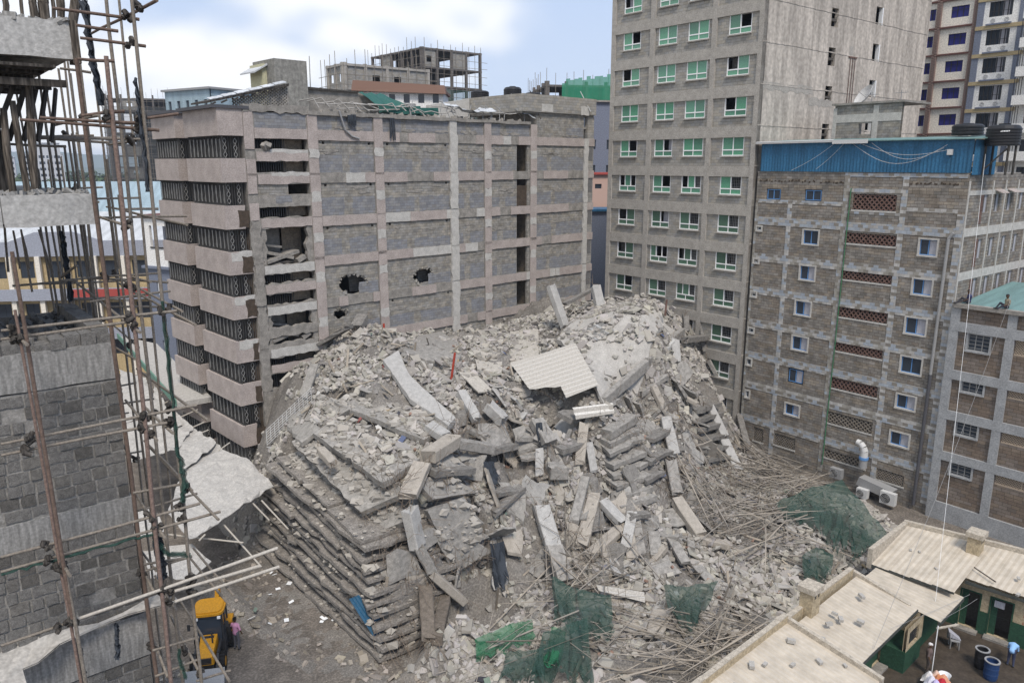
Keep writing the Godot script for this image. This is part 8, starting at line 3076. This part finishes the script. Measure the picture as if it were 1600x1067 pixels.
	var pk := plain_building("salmon_house", "small salmon house with a red roof edge in the gap left of the tower block", W(9.9, 0, 103.0), 8.0, 6.0, 5.0, 15.0, 22.6, MT.salmon, [[[20.8, 0.6]], 2, 0.3], MT.red_roof)
	pk.name = "salmon_house"
	# blue and white houses behind the pink roof
	plain_building("pale_blue_house", "pale blue house with white windows behind the pink block's roof at left", W(-45.0, 0, 104), -32.0, 9.0, 8.0, 20.0, 33.0, MT.roof_blue, [[[30.6, 1.2], [27.5, 1.2]], 5, 0.35], MT.steel_grey)
	var wb := plain_building("white_house", "white house with brown fascia and balconies behind the pink block's roof", W(-18.8, 0, 96.5), 0.0, 10.5, 8.0, 24.0, 32.4, MT.white_wall, [[[31.1, 1.05], [28.5, 1.1]], 6, 0.42], MT.fascia_brown)
	b = MB.new()
	b.hexa([Vector3(-0.4, 32.5, 0.6), Vector3(10.9, 32.1, 0.6), Vector3(10.9, 32.1, -0.2), Vector3(-0.4, 32.5, -0.2), Vector3(-0.2, 33.7, 0.4), Vector3(10.7, 33.1, 0.4), Vector3(10.7, 33.1, -3.0), Vector3(-0.2, 33.7, -3.0)])
	part(wb, "brown_fascia", b, MT.fascia_brown)
	b = MB.new()
	b.box(2.5, 7.2, 30.2, 31.0, 0.01, 0.9)
	part(wb, "balcony", b, MT.steel_grey)
	# school by the street at left
	var t := plain_building("school_block", "yellow two storey block with grey parapet and pale roof at left", W(-62.0, 0, 85.0), 7.0, 33.0, 12.0, 0.0, 15.2, MT.school_yellow, [[[11.4, 1.9], [6.6, 1.9], [2.4, 1.9]], 11, 0.5], MT.school_grey)
	b = MB.new()
	b.plate(PackedVector2Array([Vector2(-0.4, 13.9), Vector2(33.4, 13.9), Vector2(33.4, 15.6), Vector2(16, 15.6), Vector2(13, 16.6), Vector2(9, 16.6), Vector2(6, 15.5), Vector2(-0.4, 15.5)]), 0.3, 0.6)
	part(t, "grey_parapet", b, MT.school_grey)
	for y in [9.2, 4.6]:
		b = MB.new()
		b.box(-0.2, 33.2, y, y + 1.1, 0.9, 1.1)
		b.box(-0.2, 33.2, y - 0.2, y, 0.0, 1.1)
		part(t, "walkway", b, MT.school_grey)
	for k in 12:
		b = MB.new()
		b.box(k * 3.0 - 0.25, k * 3.0 + 0.25, 0, 13.9, 0.4, 0.85)
		part(t, "pier", b, MT.cream_tile)
	b = MB.new()
	b.box(12.0, 30.0, 9.3, 10.2, 1.101, 1.15)
	part(t, "red_sign_strip", b, MT.red_roof)
	b = MB.new()
	b.box(10.5, 13.8, 4.7, 5.7, 1.101, 1.15)
	var bn := part(t, "white_banner", b, MT.frame_white)
	b = MB.new()
	for k in 9:
		b.box(10.65 + k * 0.34, 10.88 + k * 0.34, 5.32, 5.56, 1.15, 1.16)
		if k % 2:
			b.box(10.7 + k * 0.34, 10.85 + k * 0.34, 4.85, 5.15, 1.15, 1.16)
	stuff(part(bn, "red_print", b, MT.red_roof))
	b = MB.new()
	b.hexa([Vector3(-1, 15.4, 0.4), Vector3(34, 15.4, 0.4), Vector3(34, 17.9, -12), Vector3(-1, 17.9, -12), Vector3(-1, 15.55, 0.4), Vector3(34, 15.55, 0.4), Vector3(34, 18.1, -12), Vector3(-1, 18.1, -12)])
	part(t, "pale_roof", b, MT.roof_light)
	for q in [["large blue roofed hall behind the yellow block", -86.0, 106.0, 46.0, 19.0, 15.5, 21.4], ["second blue roofed hall nearer the pink block", -52.0, 96.0, 20.0, 12.0, 14.8, 18.6]]:
		var hl := thing("hall", q[0], "building", W(q[1], 0, q[2]), 3.0)
		b = MB.new()
		b.box(0, q[3], 0, q[5], -q[4], 0)
		part(hl, "wall", b, MT.school_grey)
		b = MB.new()
		b.hexa([Vector3(-0.5, q[5], 0.6), Vector3(q[3] + 0.5, q[5], 0.6), Vector3(q[3] + 0.5, q[5], -q[4]), Vector3(-0.5, q[5], -q[4]), Vector3(1.5, q[6], -q[4] * 0.45), Vector3(q[3] - 4.5, q[6], -q[4] * 0.45), Vector3(q[3] - 4.5, q[6], -q[4] * 0.55), Vector3(1.5, q[6], -q[4] * 0.55)])
		part(hl, "roof", b, MT.roof_blue)
	# slate and white house between the school and the pink block
	var sl := plain_building("slate_house", "white and slate blue tall house beside the pink balconies", W(-38.3, 0, 80.0), -24.0, 9.0, 9.0, 0.0, 13.4, MT.slate_blue, [[[10.6, 1.5], [4.2, 1.5]], 3, 0.18], MT.slate_blue, MT.frame_white)
	b = MB.new()
	b.wall(0, 9.0, 13.4, 18.6, [[1.0, 7.6, 15.6, 17.8]], 0.03, 0.3)
	part(sl, "white_top", b, MT.white_wall)
	b = MB.new()
	b.box(0.3, 8.7, 13.6, 18.2, -2.4, -2.3)
	part(sl, "loggia_wall", b, MT.school_grey)
	b = MB.new()
	b.box(1.0, 7.6, 15.5, 15.65, 0.031, 0.12)
	part(sl, "black_rail", b, MT.black_metal)
	b = MB.new()
	b.box(-0.2, 9.2, 18.6, 18.9, -8.0, 0.3)
	part(sl, "maroon_eave", b, MT.maroon)
	# cream apartment house at the upper right
	var c := thing("cream_apartments", "cream apartment house with blue curtained windows and grey striped wing at upper right", "building", W(47.519, 0, 86.0), -51.1)
	var hs := []
	for k in 9:
		var y := 40.17 - k * 2.74
		hs.append([-1.45, 0.33, y - 1.15, y])
		hs.append([-4.2, -3.0, y - 1.15, y])
		hs.append([-7.2, -5.5, y - 1.15, y])
	b = MB.new()
	b.wall(-9.0, 1.3, 15.0, 46.0, hs, 0.0, 0.2)
	part(c, "cream_wall", b, MT.cream_tile)
	for h in hs:
		b = MB.new()
		b.box(h[0], h[1], h[2], h[3], -0.2, -0.16)
		var w := part(c, "window", b, MT.blue_curtain)
		b = MB.new()
		for i in 4:
			var x := lerpf(h[0], h[1], i / 3.0)
			b.box(x - 0.03, x + 0.03, h[2], h[3], -0.159, -0.1)
		b.box(h[0], h[1], h[3] - 0.4, h[3] - 0.36, -0.1, -0.07)
		part(w, "window_bars", b, MT.black_metal)
	for k in 10:
		b = MB.new()
		b.box(-9.0, 0.85, 38.03 + 2.74 - k * 2.74, 38.2 + 2.74 - k * 2.74, 0.0, 0.22)
		part(c, "maroon_ledge", b, MT.maroon)
	for x in [-2.85, 0.85, -5.0]:
		b = MB.new()
		for k in 110:
			var y := 16.0 + k * 0.27
			b.box(x + 0.0, x + 0.22, y, y + 0.13, 0.18, 0.25)
			b.box(x + 0.25, x + 0.47, y + 0.13, y + 0.26, 0.18, 0.25)
		b.box(x - 0.02, x + 0.5, 15, 46, 0.0, 0.18)
		part(c, "brick_pilaster", b, mat("pilaster", Color(0.30, 0.22, 0.19), 0.9, "fine", 0.5))
	hs = []
	for k in 9:
		var y := 40.0 - k * 2.72
		hs.append([2.42, 4.55, y - 1.45, y])
		hs.append([6.9, 9.4, y - 1.45, y])
	b = MB.new()
	b.wall(1.3, 10.0, 15.0, 46.0, hs, 0.35, 0.2)
	part(c, "white_wall", b, MT.white_wall)
	for h in hs:
		b = MB.new()
		b.box(h[0], h[1], h[2], h[3], 0.12, 0.15)
		var w := part(c, "window", b, MT.dark_glass)
		b = MB.new()
		for i in 6:
			var x := lerpf(h[0], h[1], i / 5.0)
			b.box(x - 0.03, x + 0.03, h[2], h[3], 0.16, 0.3)
		b.box(h[0], h[1], h[2] + 0.5, h[2] + 0.54, 0.3, 0.33)
		part(w, "window_bars", b, MT.black_metal)
		b = MB.new()
		b.box(lerpf(h[0], h[1], 0.55), lerpf(h[0], h[1], 0.85), h[2], h[3], 0.151, 0.158)
		part(w, "curtain", b, MT.lace)
		b = MB.new()
		for s in [0.2, 0.8]:
			for r in [0.1, 0.2]:
				var prev := Vector3.ZERO
				for i in 13:
					var p: Vector3 = Vector3(lerpf(h[0], h[1], s) + cos(TAU * i / 12) * r, h[2] - 0.38 + sin(TAU * i / 12) * r, 0.36)
					if i:
						b.bar(prev, p, 0.03, 0.03)
					prev = p
		part(w, "ring_ornament", b, MT.steel_grey)
	for k in 10:
		var y := 37.4 + 2.72 - k * 2.72
		b = MB.new()
		b.box(1.31, 6.0, y - 0.02, y + 0.35, 0.35, 0.5)
		part(c, "tan_band", b, MT.band_tan)
		b = MB.new()
		b.box(2.3, 4.6, y + 0.352, y + 0.5, 0.35, 0.6)
		part(c, "window_hood", b, MT.slate_blue)
	for x in [[1.32, 1.95], [5.2, 5.75]]:
		b = MB.new()
		b.box(x[0], x[1], 15, 46, 0.35, 0.42)
		part(c, "grey_stripe", b, MT.slate_blue)
	for k in 9:
		b = MB.new()
		var y := 38.0 - k * 2.72
		b.box(6.0, 10.0, y - 0.12, y, 0.35, 1.6)
		b.box(6.0, 10.0, y, y + 0.8, 1.5, 1.6)
		var bl := part(c, "balcony", b, MT.white_wall)
		b = MB.new()
		for i in 4:
			b.box(6.0 + i * 0.22, 6.05 + i * 0.22, y + 0.8, y + 2.5, 1.5, 1.55)
		part(bl, "grille", b, MT.black_metal)
	# white roof behind the brown flats
	b = MB.new()
	b.hexa([W(36.0, 20.2, 62.5), W(48.0, 20.2, 60.0), W(48.0, 20.2, 66.0), W(36.0, 20.2, 66.0), W(37.0, 22.4, 63.5), W(48.0, 22.0, 62.0), W(48.0, 22.4, 66.0), W(37.0, 22.4, 66.0)])
	solo("tin_roofed_shed", "white tin roof behind the right end of the brown flats", "roof", b, MT.roof_light)

func build_roof_things() -> void:
	var pk := Transform3D(Basis(Vector3.UP, deg_to_rad(43.4)), W(-16.804, 0, 51.80))
	var b := MB.new()
	mat("tank_concrete", Color(0.33, 0.32, 0.29), 0.95, "streak", 0.3, "stain", 0.25, "fine", 1.0)
	mat("truss_grey", Color(0.42, 0.40, 0.37), 0.8, "fine", 0.8)
	mat("yellowed_wall", Color(0.55, 0.53, 0.36), 0.9, "fine", 0.4)
	var t := thing("stair_head", "concrete box of the stair head standing on the pink block's roof", "roof box", W(-16.804, 0, 51.80), 43.4)
	b.box(4.25, 6.85, 27.35, 31.4, -8.4, -5.0)
	part(t, "box_wall", b, MT.tank_concrete)
	b = MB.new()
	b.box(3.9, 4.24, 27.35, 31.1, -8.2, -6.2)
	part(t, "yellow_side", b, MT.yellowed_wall)
	b = MB.new()
	b.hexa([Vector3(3.2, 30.4, -6.0), Vector3(4.24, 31.0, -6.0), Vector3(4.24, 31.0, -8.4), Vector3(3.2, 30.4, -8.4), Vector3(3.2, 30.5, -6.0), Vector3(4.24, 31.12, -6.0), Vector3(4.24, 31.12, -8.4), Vector3(3.2, 30.5, -8.4)])
	part(t, "canopy", b, MT.roof_light)
	# openwork wall with a fallen roof over it
	t = thing("roof_lattice_wall", "grey openwork block wall under a tilted roof on the pink block", "wall", W(-16.804, 0, 51.80), 43.4)
	b = MB.new()
	for i in 15:
		var x := -0.9 + i * 0.26
		var top := 28.0 + i * 0.075
		for j in int((top - 27.72) / 0.2) + 1:
			b.bar(Vector3(x, 27.72 + j * 0.2, -0.9), Vector3(x + 0.26, 27.92 + j * 0.2, -0.9), 0.07, 0.16, PI / 2)
			b.bar(Vector3(x + 0.26, 27.72 + j * 0.2, -0.915), Vector3(x, 27.92 + j * 0.2, -0.915), 0.07, 0.16, PI / 2)
	part(t, "openwork_blocks", b, MT.raw_concrete)
	b = MB.new()
	b.hexa([Vector3(-2.7, 27.72, -0.5), Vector3(2.95, 29.1, -0.5), Vector3(2.95, 29.1, -3.2), Vector3(-2.7, 27.72, -3.2), Vector3(-2.7, 27.84, -0.5), Vector3(2.95, 29.26, -0.5), Vector3(2.95, 29.26, -3.2), Vector3(-2.7, 27.84, -3.2)])
	for k in 7:
		b.bar(Vector3(-2.2 + k * 0.75, 27.78 + k * 0.18, -0.48), Vector3(-2.6 + k * 0.75, 27.6 + k * 0.18, -0.45), 0.08, 0.1)
	part(t, "tilted_roof", b, MT.form_board)
	b = MB.new()
	for k in 6:
		b.plate(ragged(-2.6 + k * 0.92, -1.75 + k * 0.92, 0, 0.5, 0.06, 0.2), 0.0, 0.03, Transform3D(Basis(Vector3.BACK, 0.235) * Basis(Vector3.RIGHT, -1.3), Vector3(0, 28.52 + 0.02 * k, -0.45)))
	part(t, "roof_tile_remnant", b, MT.roof_light)
	b = MB.new()
	for k in 90:
		var q := rf(0.1, 0.4)
		b.tbox(Transform3D(Basis.from_euler(Vector3(rf(0, 3), rf(0, 3), rf(0, 3))), Vector3(rf(-0.6, 25.0), 27.5 + q * 0.1, rf(-0.9, -0.2))), Vector3(q * 1.4, q * 0.4, q))
	stuff(part(t, "roof_debris", b, MT.raw_concrete))
	# low wall with a dark roof and a green tarpaulin
	t = thing("roof_shed", "low grey shed with dark roof edge and green sheet on the pink block's roof", "shed", W(-16.804, 0, 51.80), 43.4)
	b = MB.new()
	b.box(7.4, 14.0, 27.35, 29.5, -8.0, -6.0)
	part(t, "shed_wall", b, MT.raw_concrete)
	b = MB.new()
	b.hexa([Vector3(7.1, 29.5, -5.8), Vector3(11.8, 29.5, -5.8), Vector3(11.8, 29.5, -8.2), Vector3(7.1, 29.5, -8.2), Vector3(7.3, 29.68, -5.8), Vector3(11.6, 29.6, -5.8), Vector3(11.8, 29.75, -8.2), Vector3(7.1, 29.9, -8.2)])
	part(t, "shed_roof", b, MT.form_board)
	b = MB.new()
	var prev := []
	for j in 8:
		var row := []
		for i in 9:
			var u := i / 8.0
			var v := j / 7.0
			row.append(Vector3(11.8 + u * 2.4 + v * 1.2, 29.55 - v * (1.5 - u * 0.3) + 0.07 * sin(i * 2.0 + j), -5.9 + v * 2.2 + 0.1 * sin(i * 1.7)))
		if prev:
			for i in 8:
				b.quad(row[i], row[i + 1], prev[i + 1], prev[i])
		prev = row
	mat("tarp_green", Color(0.03, 0.12, 0.10), 0.6, "fine", 0.6)
	part(t, "green_sheet", b, MT.tarp_green)
	b = MB.new()
	b.tube(Vector3(7.9, 29.5, -6.5), Vector3(7.95, 32.0, -6.5), 0.04, 0.03, 6)
	part(t, "pole", b, MT.steel_grey)
	# twisted metal frame of the lost roof, bar by bar
	t = thing("bent_roof_frame", "twisted pale metal frame of the lost roof along the top of the party wall", "metal frame", W(-16.804, 0, 51.80), 43.4)
	for k in 12:
		b = MB.new()
		var x := 5.0 + k * 0.82
		var lean := rf(0.3, 0.8)
		b.path([Vector3(x, 27.7 + rf(0, 0.2), -0.3), Vector3(x - lean, 28.35 + rf(-0.2, 0.15), -0.5), Vector3(x - lean - 0.5, 28.3 + rf(-0.2, 0.2), -1.6)], 0.045, 5)
		part(t, "rafter", b, MT.truss_grey)
	for q in [[5.0, 13.0, 28.2], [6.5, 12.0, 27.9], [13.0, 17.5, 27.95], [15.0, 18.0, 28.3], [19.0, 24.0, 28.1]]:
		b = MB.new()
		var pts := []
		for i in 8:
			pts.append(Vector3(lerpf(q[0], q[1], i / 7.0), q[2] + rf(-0.13, 0.13), -0.45 + rf(-0.15, 0.15)))
		b.path(pts, 0.04, 5)
		part(t, "purlin", b, MT.truss_grey)
	for k in 14:
		b = MB.new()
		var x := rf(12.5, 25.0)
		b.path([Vector3(x, 27.55, -0.4), Vector3(x + rf(-0.5, 0.5), 28.1, -0.6), Vector3(x + rf(-0.9, 0.9), 28.5 + rf(0, 0.5), -0.8)], 0.03, 4)
		part(t, "brace", b, MT.steel_grey)
	b = MB.new()
	for k in 3:
		b.tbox(Transform3D(Basis.from_euler(Vector3(rf(-0.2, 0.2), 0, rf(-0.1, 0.1))), Vector3(11.5 + k * 1.7, 27.95, -1.0)), Vector3(1.8, 0.55, 0.6))
	part(t, "dark_bundle", b, MT.tarp_green)
	for i in 3:
		var q: Array = [[Vector3(16.2, 28.5, -0.4), Vector3(19.6, 28.0, 0.1), Vector3(19.9, 28.1, -1.2), Vector3(16.4, 28.8, -1.4)], [Vector3(19.2, 28.0, 0.1), Vector3(21.6, 28.4, -0.2), Vector3(21.4, 28.6, -1.3), Vector3(19.4, 28.2, -1.2)], [Vector3(24.2, 28.3, -0.1), Vector3(26.0, 27.9, 0.1), Vector3(26.0, 28.3, -1.0), Vector3(24.3, 28.6, -1.0)]][i]
		var w := []
		for p in q:
			w.append(pk * p)
		solo("bent_tin_sheet", ["longest bent white tin sheet hanging over the party wall top", "crumpled white tin sheet right of the longest one", "crumpled white tin sheet in the opening under the higher block"][i], "tin sheet", warped(w, 0.02, 0.25, 140 + i), MT.roof_light)
	# hanging cloth strips and a bent gutter pipe
	for i in 3:
		var q: Array = [[7.3, 27.4, 0.9], [10.6, 27.3, 1.5], [7.0, 27.35, 0.6]][i]
		b = MB.new()
		for s in 4:
			var x: float = q[0] + s * 0.11
			b.path([pk * Vector3(x, q[1], 0.12), pk * Vector3(x + rf(-0.05, 0.05), q[1] - q[2] * 0.5, 0.16), pk * Vector3(x + rf(-0.1, 0.1), q[1] - q[2] * rf(0.7, 1.1), 0.14)], 0.05, 5)
		solo("hanging_rag", ["blue grey rag over the party wall top, left of the second column", "long dark rag hanging by the second column of the party wall", "short dark rag hanging beside the bent gutter"][i], "rag", b, MT.net_tarp)
	b = MB.new()
	b.path([pk * Vector3(6.3, 27.6, 0.15), pk * Vector3(6.75, 26.3, 0.13), pk * Vector3(7.3, 25.9, 0.1), pk * Vector3(7.9, 25.75, 0.08)], 0.07, 6)
	solo("bent_gutter", "bent gutter pipe hanging down the party wall near its top left", "pipe", b, MT.steel_grey)
	# whitish shed side and tanks
	b = MB.new()
	b.hexa([pk * Vector3(19.5, 27.4, -6.8), pk * Vector3(24.2, 27.4, -6.8), pk * Vector3(24.2, 27.4, -7.2), pk * Vector3(19.5, 27.4, -7.2), pk * Vector3(19.5, 29.0, -6.8), pk * Vector3(24.2, 29.8, -6.8), pk * Vector3(24.2, 29.8, -7.2), pk * Vector3(19.5, 29.0, -7.2)])
	solo("roof_wall", "pale stained wall rising to the right on the pink block's roof", "wall", b, MT.pale_plaster)
	for i in 3:
		var q: Array = [[25.2, -6.5, 0.85, 0.7, 29.85], [28.5, -5.6, 0.85, 1.2, 29.85], [31.2, -5.6, 0.8, 0.85, 29.85]][i]
		water_tank(pk * Vector3(q[0], q[4], q[1]), q[2], q[3], ["black water tank on the pink block's roof, left of three", "tallest black water tank on the pink block's roof, middle of three", "black water tank on the pink block's roof, right of three"][i])
	b = MB.new()
	for s in [0.0, 0.45]:
		b.bar(pk * Vector3(24.7 + s, 28.0, -0.6), pk * Vector3(25.3 + s, 30.0, -2.4), 0.05, 0.05)
	for k in 6:
		var v := (k + 0.5) / 6.0
		b.bar(pk * Vector3(24.7 + 0.6 * v, 28.0 + 2.0 * v, -0.6 - 1.8 * v), pk * Vector3(25.15 + 0.6 * v, 28.0 + 2.0 * v, -0.6 - 1.8 * v), 0.04, 0.04)
	solo("ladder", "thin ladder leaning against the higher block on the pink roof", "ladder", b, MT.steel_grey)
	b = MB.new()
	b.bar(pk * Vector3(26.3, 27.8, 0.3), pk * Vector3(27.2, 30.4, -2.0), 0.06, 0.06)
	solo("leaning_bar", "dark bar leaning across the front of the higher block", "bar", b, MT.form_board)
	b = MB.new()
	b.bar(pk * Vector3(32.9, 28.7, 0.3), pk * Vector3(32.2, 30.5, -0.4), 0.1, 0.06)
	solo("leaning_plank", "grey plank leaning at the right end of the higher block", "plank", b, MT.white_metal)
	# on the brown flats
	var br := Transform3D(Basis(Vector3.UP, deg_to_rad(-51.1)), W(19.438, 0, 62.01))
	water_tank(br * Vector3(14.0, 25.85, -2.6), 0.95, 0.75, "lower black water tank on the blue rooftop shed")
	water_tank(br * Vector3(16.6, 25.1, -1.4), 0.98, 1.35, "taller black water tank at the right end of the blue rooftop shed")
	var tk := get_child(-1)
	b = MB.new()
	var face := Basis(Vector3.UP, deg_to_rad(-28.0))
	for k in 6:
		var m := Transform3D(face * Basis(Vector3.UP, (k - 2.5) * 0.085), Vector3.ZERO) * Transform3D(Basis.IDENTITY, Vector3(0, 0.86, 0.985))
		if k in [0, 5]:
			var v := 0.045 if k == 0 else -0.045
			b.plate(PackedVector2Array([Vector2(-0.045, -v), Vector2(0.045, -v), Vector2(0, v)]), 0.0, 0.012, m)
		else:
			b.tbox(m, Vector3(0.06, 0.08, 0.015))
	stuff(part(tk, "white_print", b, MT.frame_white))
	b = MB.new()
	for x in [15.9, 17.2]:
		for z in [-0.8, -2.0]:
			b.bar(br * Vector3(x, 23.3, z), br * Vector3(x, 25.1, z), 0.1, 0.1)
	b.bar(br * Vector3(15.9, 23.6, -0.8), br * Vector3(17.2, 25.0, -0.8), 0.08, 0.08)
	solo("tank_stand", "dark steel stand under the taller water tank", "stand", b, MT.form_board)
	t = thing("rooftop_room", "small grey rooftop room with white trim behind the blue shed", "roof box", W(19.438, 0, 62.01), -51.1)
	b = MB.new()
	b.wall(3.2, 8.4, 25.0, 28.4, [[5.2, 6.2, 26.2, 27.0]], -5.0, 0.3)
	b.box(3.2, 3.4, 25.0, 28.4, -9.0, -5.3)
	part(t, "room_wall", b, MT.bare_stone)
	b = MB.new()
	b.box(3.2, 8.4, 27.1, 27.7, -5.0, -4.97)
	b.box(3.1, 3.4, 25.0, 28.2, -5.0, -4.95)
	b.box(6.3, 6.7, 25.0, 28.3, -5.0, -4.95)
	part(t, "white_trim", b, MT.pale_plaster)
	b = MB.new()
	b.box(3.0, 8.6, 28.4, 28.55, -9.2, -4.8)
	part(t, "room_roof", b, MT.raw_concrete)
	b = MB.new()
	var dish := br * Vector3(4.9, 29.1, -6.0)
	var db := Basis(Vector3.UP, deg_to_rad(-51.1)) * Basis(Vector3.RIGHT, 0.9) * Basis(Vector3.BACK, 0.5)
	b.lathe([Vector2(0.02, -0.22), Vector2(0.35, -0.18), Vector2(0.65, -0.08), Vector2(0.9, 0.1), Vector2(0.9, 0.13), Vector2(0.62, -0.04), Vector2(0.02, -0.18)], Vector3.ZERO, 20)
	var ds := solo("satellite_dish", "white satellite dish on the small rooftop room", "satellite dish", b, MT.white_metal)
	ds.position = dish
	ds.basis = db
	b = MB.new()
	b.tube(Vector3(0, -0.3, 0), Vector3(0, -0.2, 0), 0.06, 0.06, 6)
	b.bar(Vector3(0, -0.2, 0), Vector3(0, 0.6, 0), 0.03, 0.03)
	part(ds, "feed_arm", b, MT.steel_grey)
	for i in 2:
		b = MB.new()
		var x: float = [5.8, 8.0][i]
		b.bar(br * Vector3(x, 28.4, -5.5), br * Vector3(x, 29.3, -5.5), 0.05, 0.05)
		for k in 5:
			b.bar(br * Vector3(x - 0.4 + k * 0.2, 29.1, -5.8), br * Vector3(x - 0.4 + k * 0.2, 29.1, -5.2), 0.02, 0.02)
		b.bar(br * Vector3(x - 0.5, 29.1, -5.5), br * Vector3(x + 0.5, 29.1, -5.5), 0.03, 0.03)
		solo("aerial", ["aerial on the rooftop room beside the satellite dish", "aerial at the right end of the rooftop room"][i], "aerial", b, MT.steel_grey)
	b = MB.new()
	b.box(14.05, 14.35, 24.55, 24.9, 0.1, 0.3)
	var vb := part(self, "wall_box", b, MT.white_metal)
	vb.position = br.origin
	vb.rotation.y = deg_to_rad(-51.1)
	tag(vb, "small white box on the blue sheet wall", "box")
	# cables over the blue sheets
	for i in 5:
		b = MB.new()
		var q: Array = [[7.6, 25.4, 14.0, 25.2, 1.3], [7.9, 25.5, 14.2, 24.9, 0.6], [3.0, 23.5, 6.4, 25.5, 0.15], [5.0, 23.6, 7.0, 25.4, 0.1], [9.0, 25.4, 13.8, 25.0, 0.9]][i]
		var pts := []
		for k in 15:
			var v := k / 14.0
			pts.append(br * Vector3(lerpf(q[0], q[2], v), lerpf(q[1], q[3], v) - q[4] * sin(v * PI), 0.2))
		b.path(pts, 0.014, 4)
		solo("roof_cable", "pale cable looping across the blue sheet wall", "cable", b, MT.white_metal, "cables across the blue sheets")
	# ducts and coolers at the foot of the brown flats
	for i in 2:
		var q: Vector3 = [Vector3(10.95, 2.75, 0.45), Vector3(11.2, 0.55, 0.55)][i]
		t = thing("kitchen_duct", ["upper grey bent duct with a blue collar on the brown flats", "lower grey duct fan with a blue collar by the coolers"][i], "duct", W(19.438, 0, 62.01), -51.1)
		b = MB.new()
		b.tube(q - Vector3(0, 0.65, 0), q, 0.29, 0.29, 14)
		part(t, "drum", b, MT.steel_grey)
		b = MB.new()
		b.tube(q, q + Vector3(0, 0.2, 0), 0.33, 0.33, 14)
		part(t, "collar", b, MT.blue_frame)
		b = MB.new()
		if i == 0:
			var pts := [q + Vector3(0, 0.2, 0), q + Vector3(0, 0.6, 0), q + Vector3(-0.1, 0.9, 0), q + Vector3(-0.35, 1.15, 0), q + Vector3(-0.62, 1.2, 0)]
			for k in 4:
				b.tube(pts[k], pts[k + 1], 0.28 - 0.015 * k, 0.265 - 0.015 * k, 12)
		else:
			b.hexa([q + Vector3(-0.4, 0.3, 0.4), q + Vector3(2.1, 0.0, 0.5), q + Vector3(2.1, 0.0, -0.4), q + Vector3(-0.4, 0.3, -0.4), q + Vector3(-0.2, 0.95, 0.4), q + Vector3(2.3, 0.65, 0.5), q + Vector3(2.3, 0.65, -0.4), q + Vector3(-0.2, 0.95, -0.4)])
		part(t, "bend" if i == 0 else "hood_box", b, MT.white_metal if i == 0 else MT.steel_grey)
	for i in 3:
		var at: Vector3 = br * [Vector3(11.5, -0.75, 1.2), Vector3(13.4, -0.7, 1.3), Vector3(9.3, 0.4, 1.0)][i]
		at.y = [0.15, 0.35, 0.9][i]
		t = thing("air_cooler_unit", ["small white cooler unit with round fan at the foot of the brown flats", "larger white cooler unit nearest the tin roofs", "grey fan unit behind the green net by the brown flats"][i], "cooler", at, -51.1)
		b = MB.new()
		var w: float = [0.8, 1.05, 0.9][i]
		b.box(-w / 2, w / 2, 0.0, w * 0.85, -0.2, 0.2)
		part(t, "case", b, MT.white_metal if i < 2 else MT.steel_grey)
		b = MB.new()
		b.tube(Vector3(-w * 0.12, w * 0.42, 0.2), Vector3(-w * 0.12, w * 0.42, 0.215), w * 0.34, w * 0.34, 18)
		part(t, "fan_opening", b, MT.black_metal)
		b = MB.new()
		for k in 4:
			var last := Vector3.ZERO
			for j in 17:
				var p := Vector3(-w * 0.12 + cos(TAU * j / 16) * w * 0.085 * (k + 1), w * 0.42 + sin(TAU * j / 16) * w * 0.085 * (k + 1), 0.225)
				if j:
					b.bar(last, p, 0.012, 0.012)
				last = p
		part(t, "fan_guard", b, MT.white_metal)

func water_tank(at: Vector3, r: float, h: float, label: String) -> void:
	var t := thing("water_tank", label, "water tank", at, 0.0, "black water tanks")
	var b := MB.new()
	var pr := [Vector2(0, 0), Vector2(r * 0.97, 0)]
	var n := int(h / 0.22)
	for k in n:
		var y := h * 0.8 * k / n
		pr.append_array([Vector2(r * 0.97, y + 0.02), Vector2(r, y + 0.05), Vector2(r, y + h * 0.8 / n - 0.05), Vector2(r * 0.97, y + h * 0.8 / n - 0.02)])
	pr.append_array([Vector2(r * 0.96, h * 0.8), Vector2(r * 0.85, h * 0.9), Vector2(r * 0.75, h * 0.93), Vector2(0, h * 0.93)])
	b.lathe(pr, Vector3.ZERO, 24)
	part(t, "tank_body", b, MT.black_plastic)
	b = MB.new()
	b.lathe([Vector2(r * 0.35, h * 0.93), Vector2(r * 0.35, h), Vector2(0, h)], Vector3.ZERO, 16)
	part(t, "lid", b, MT.black_plastic)
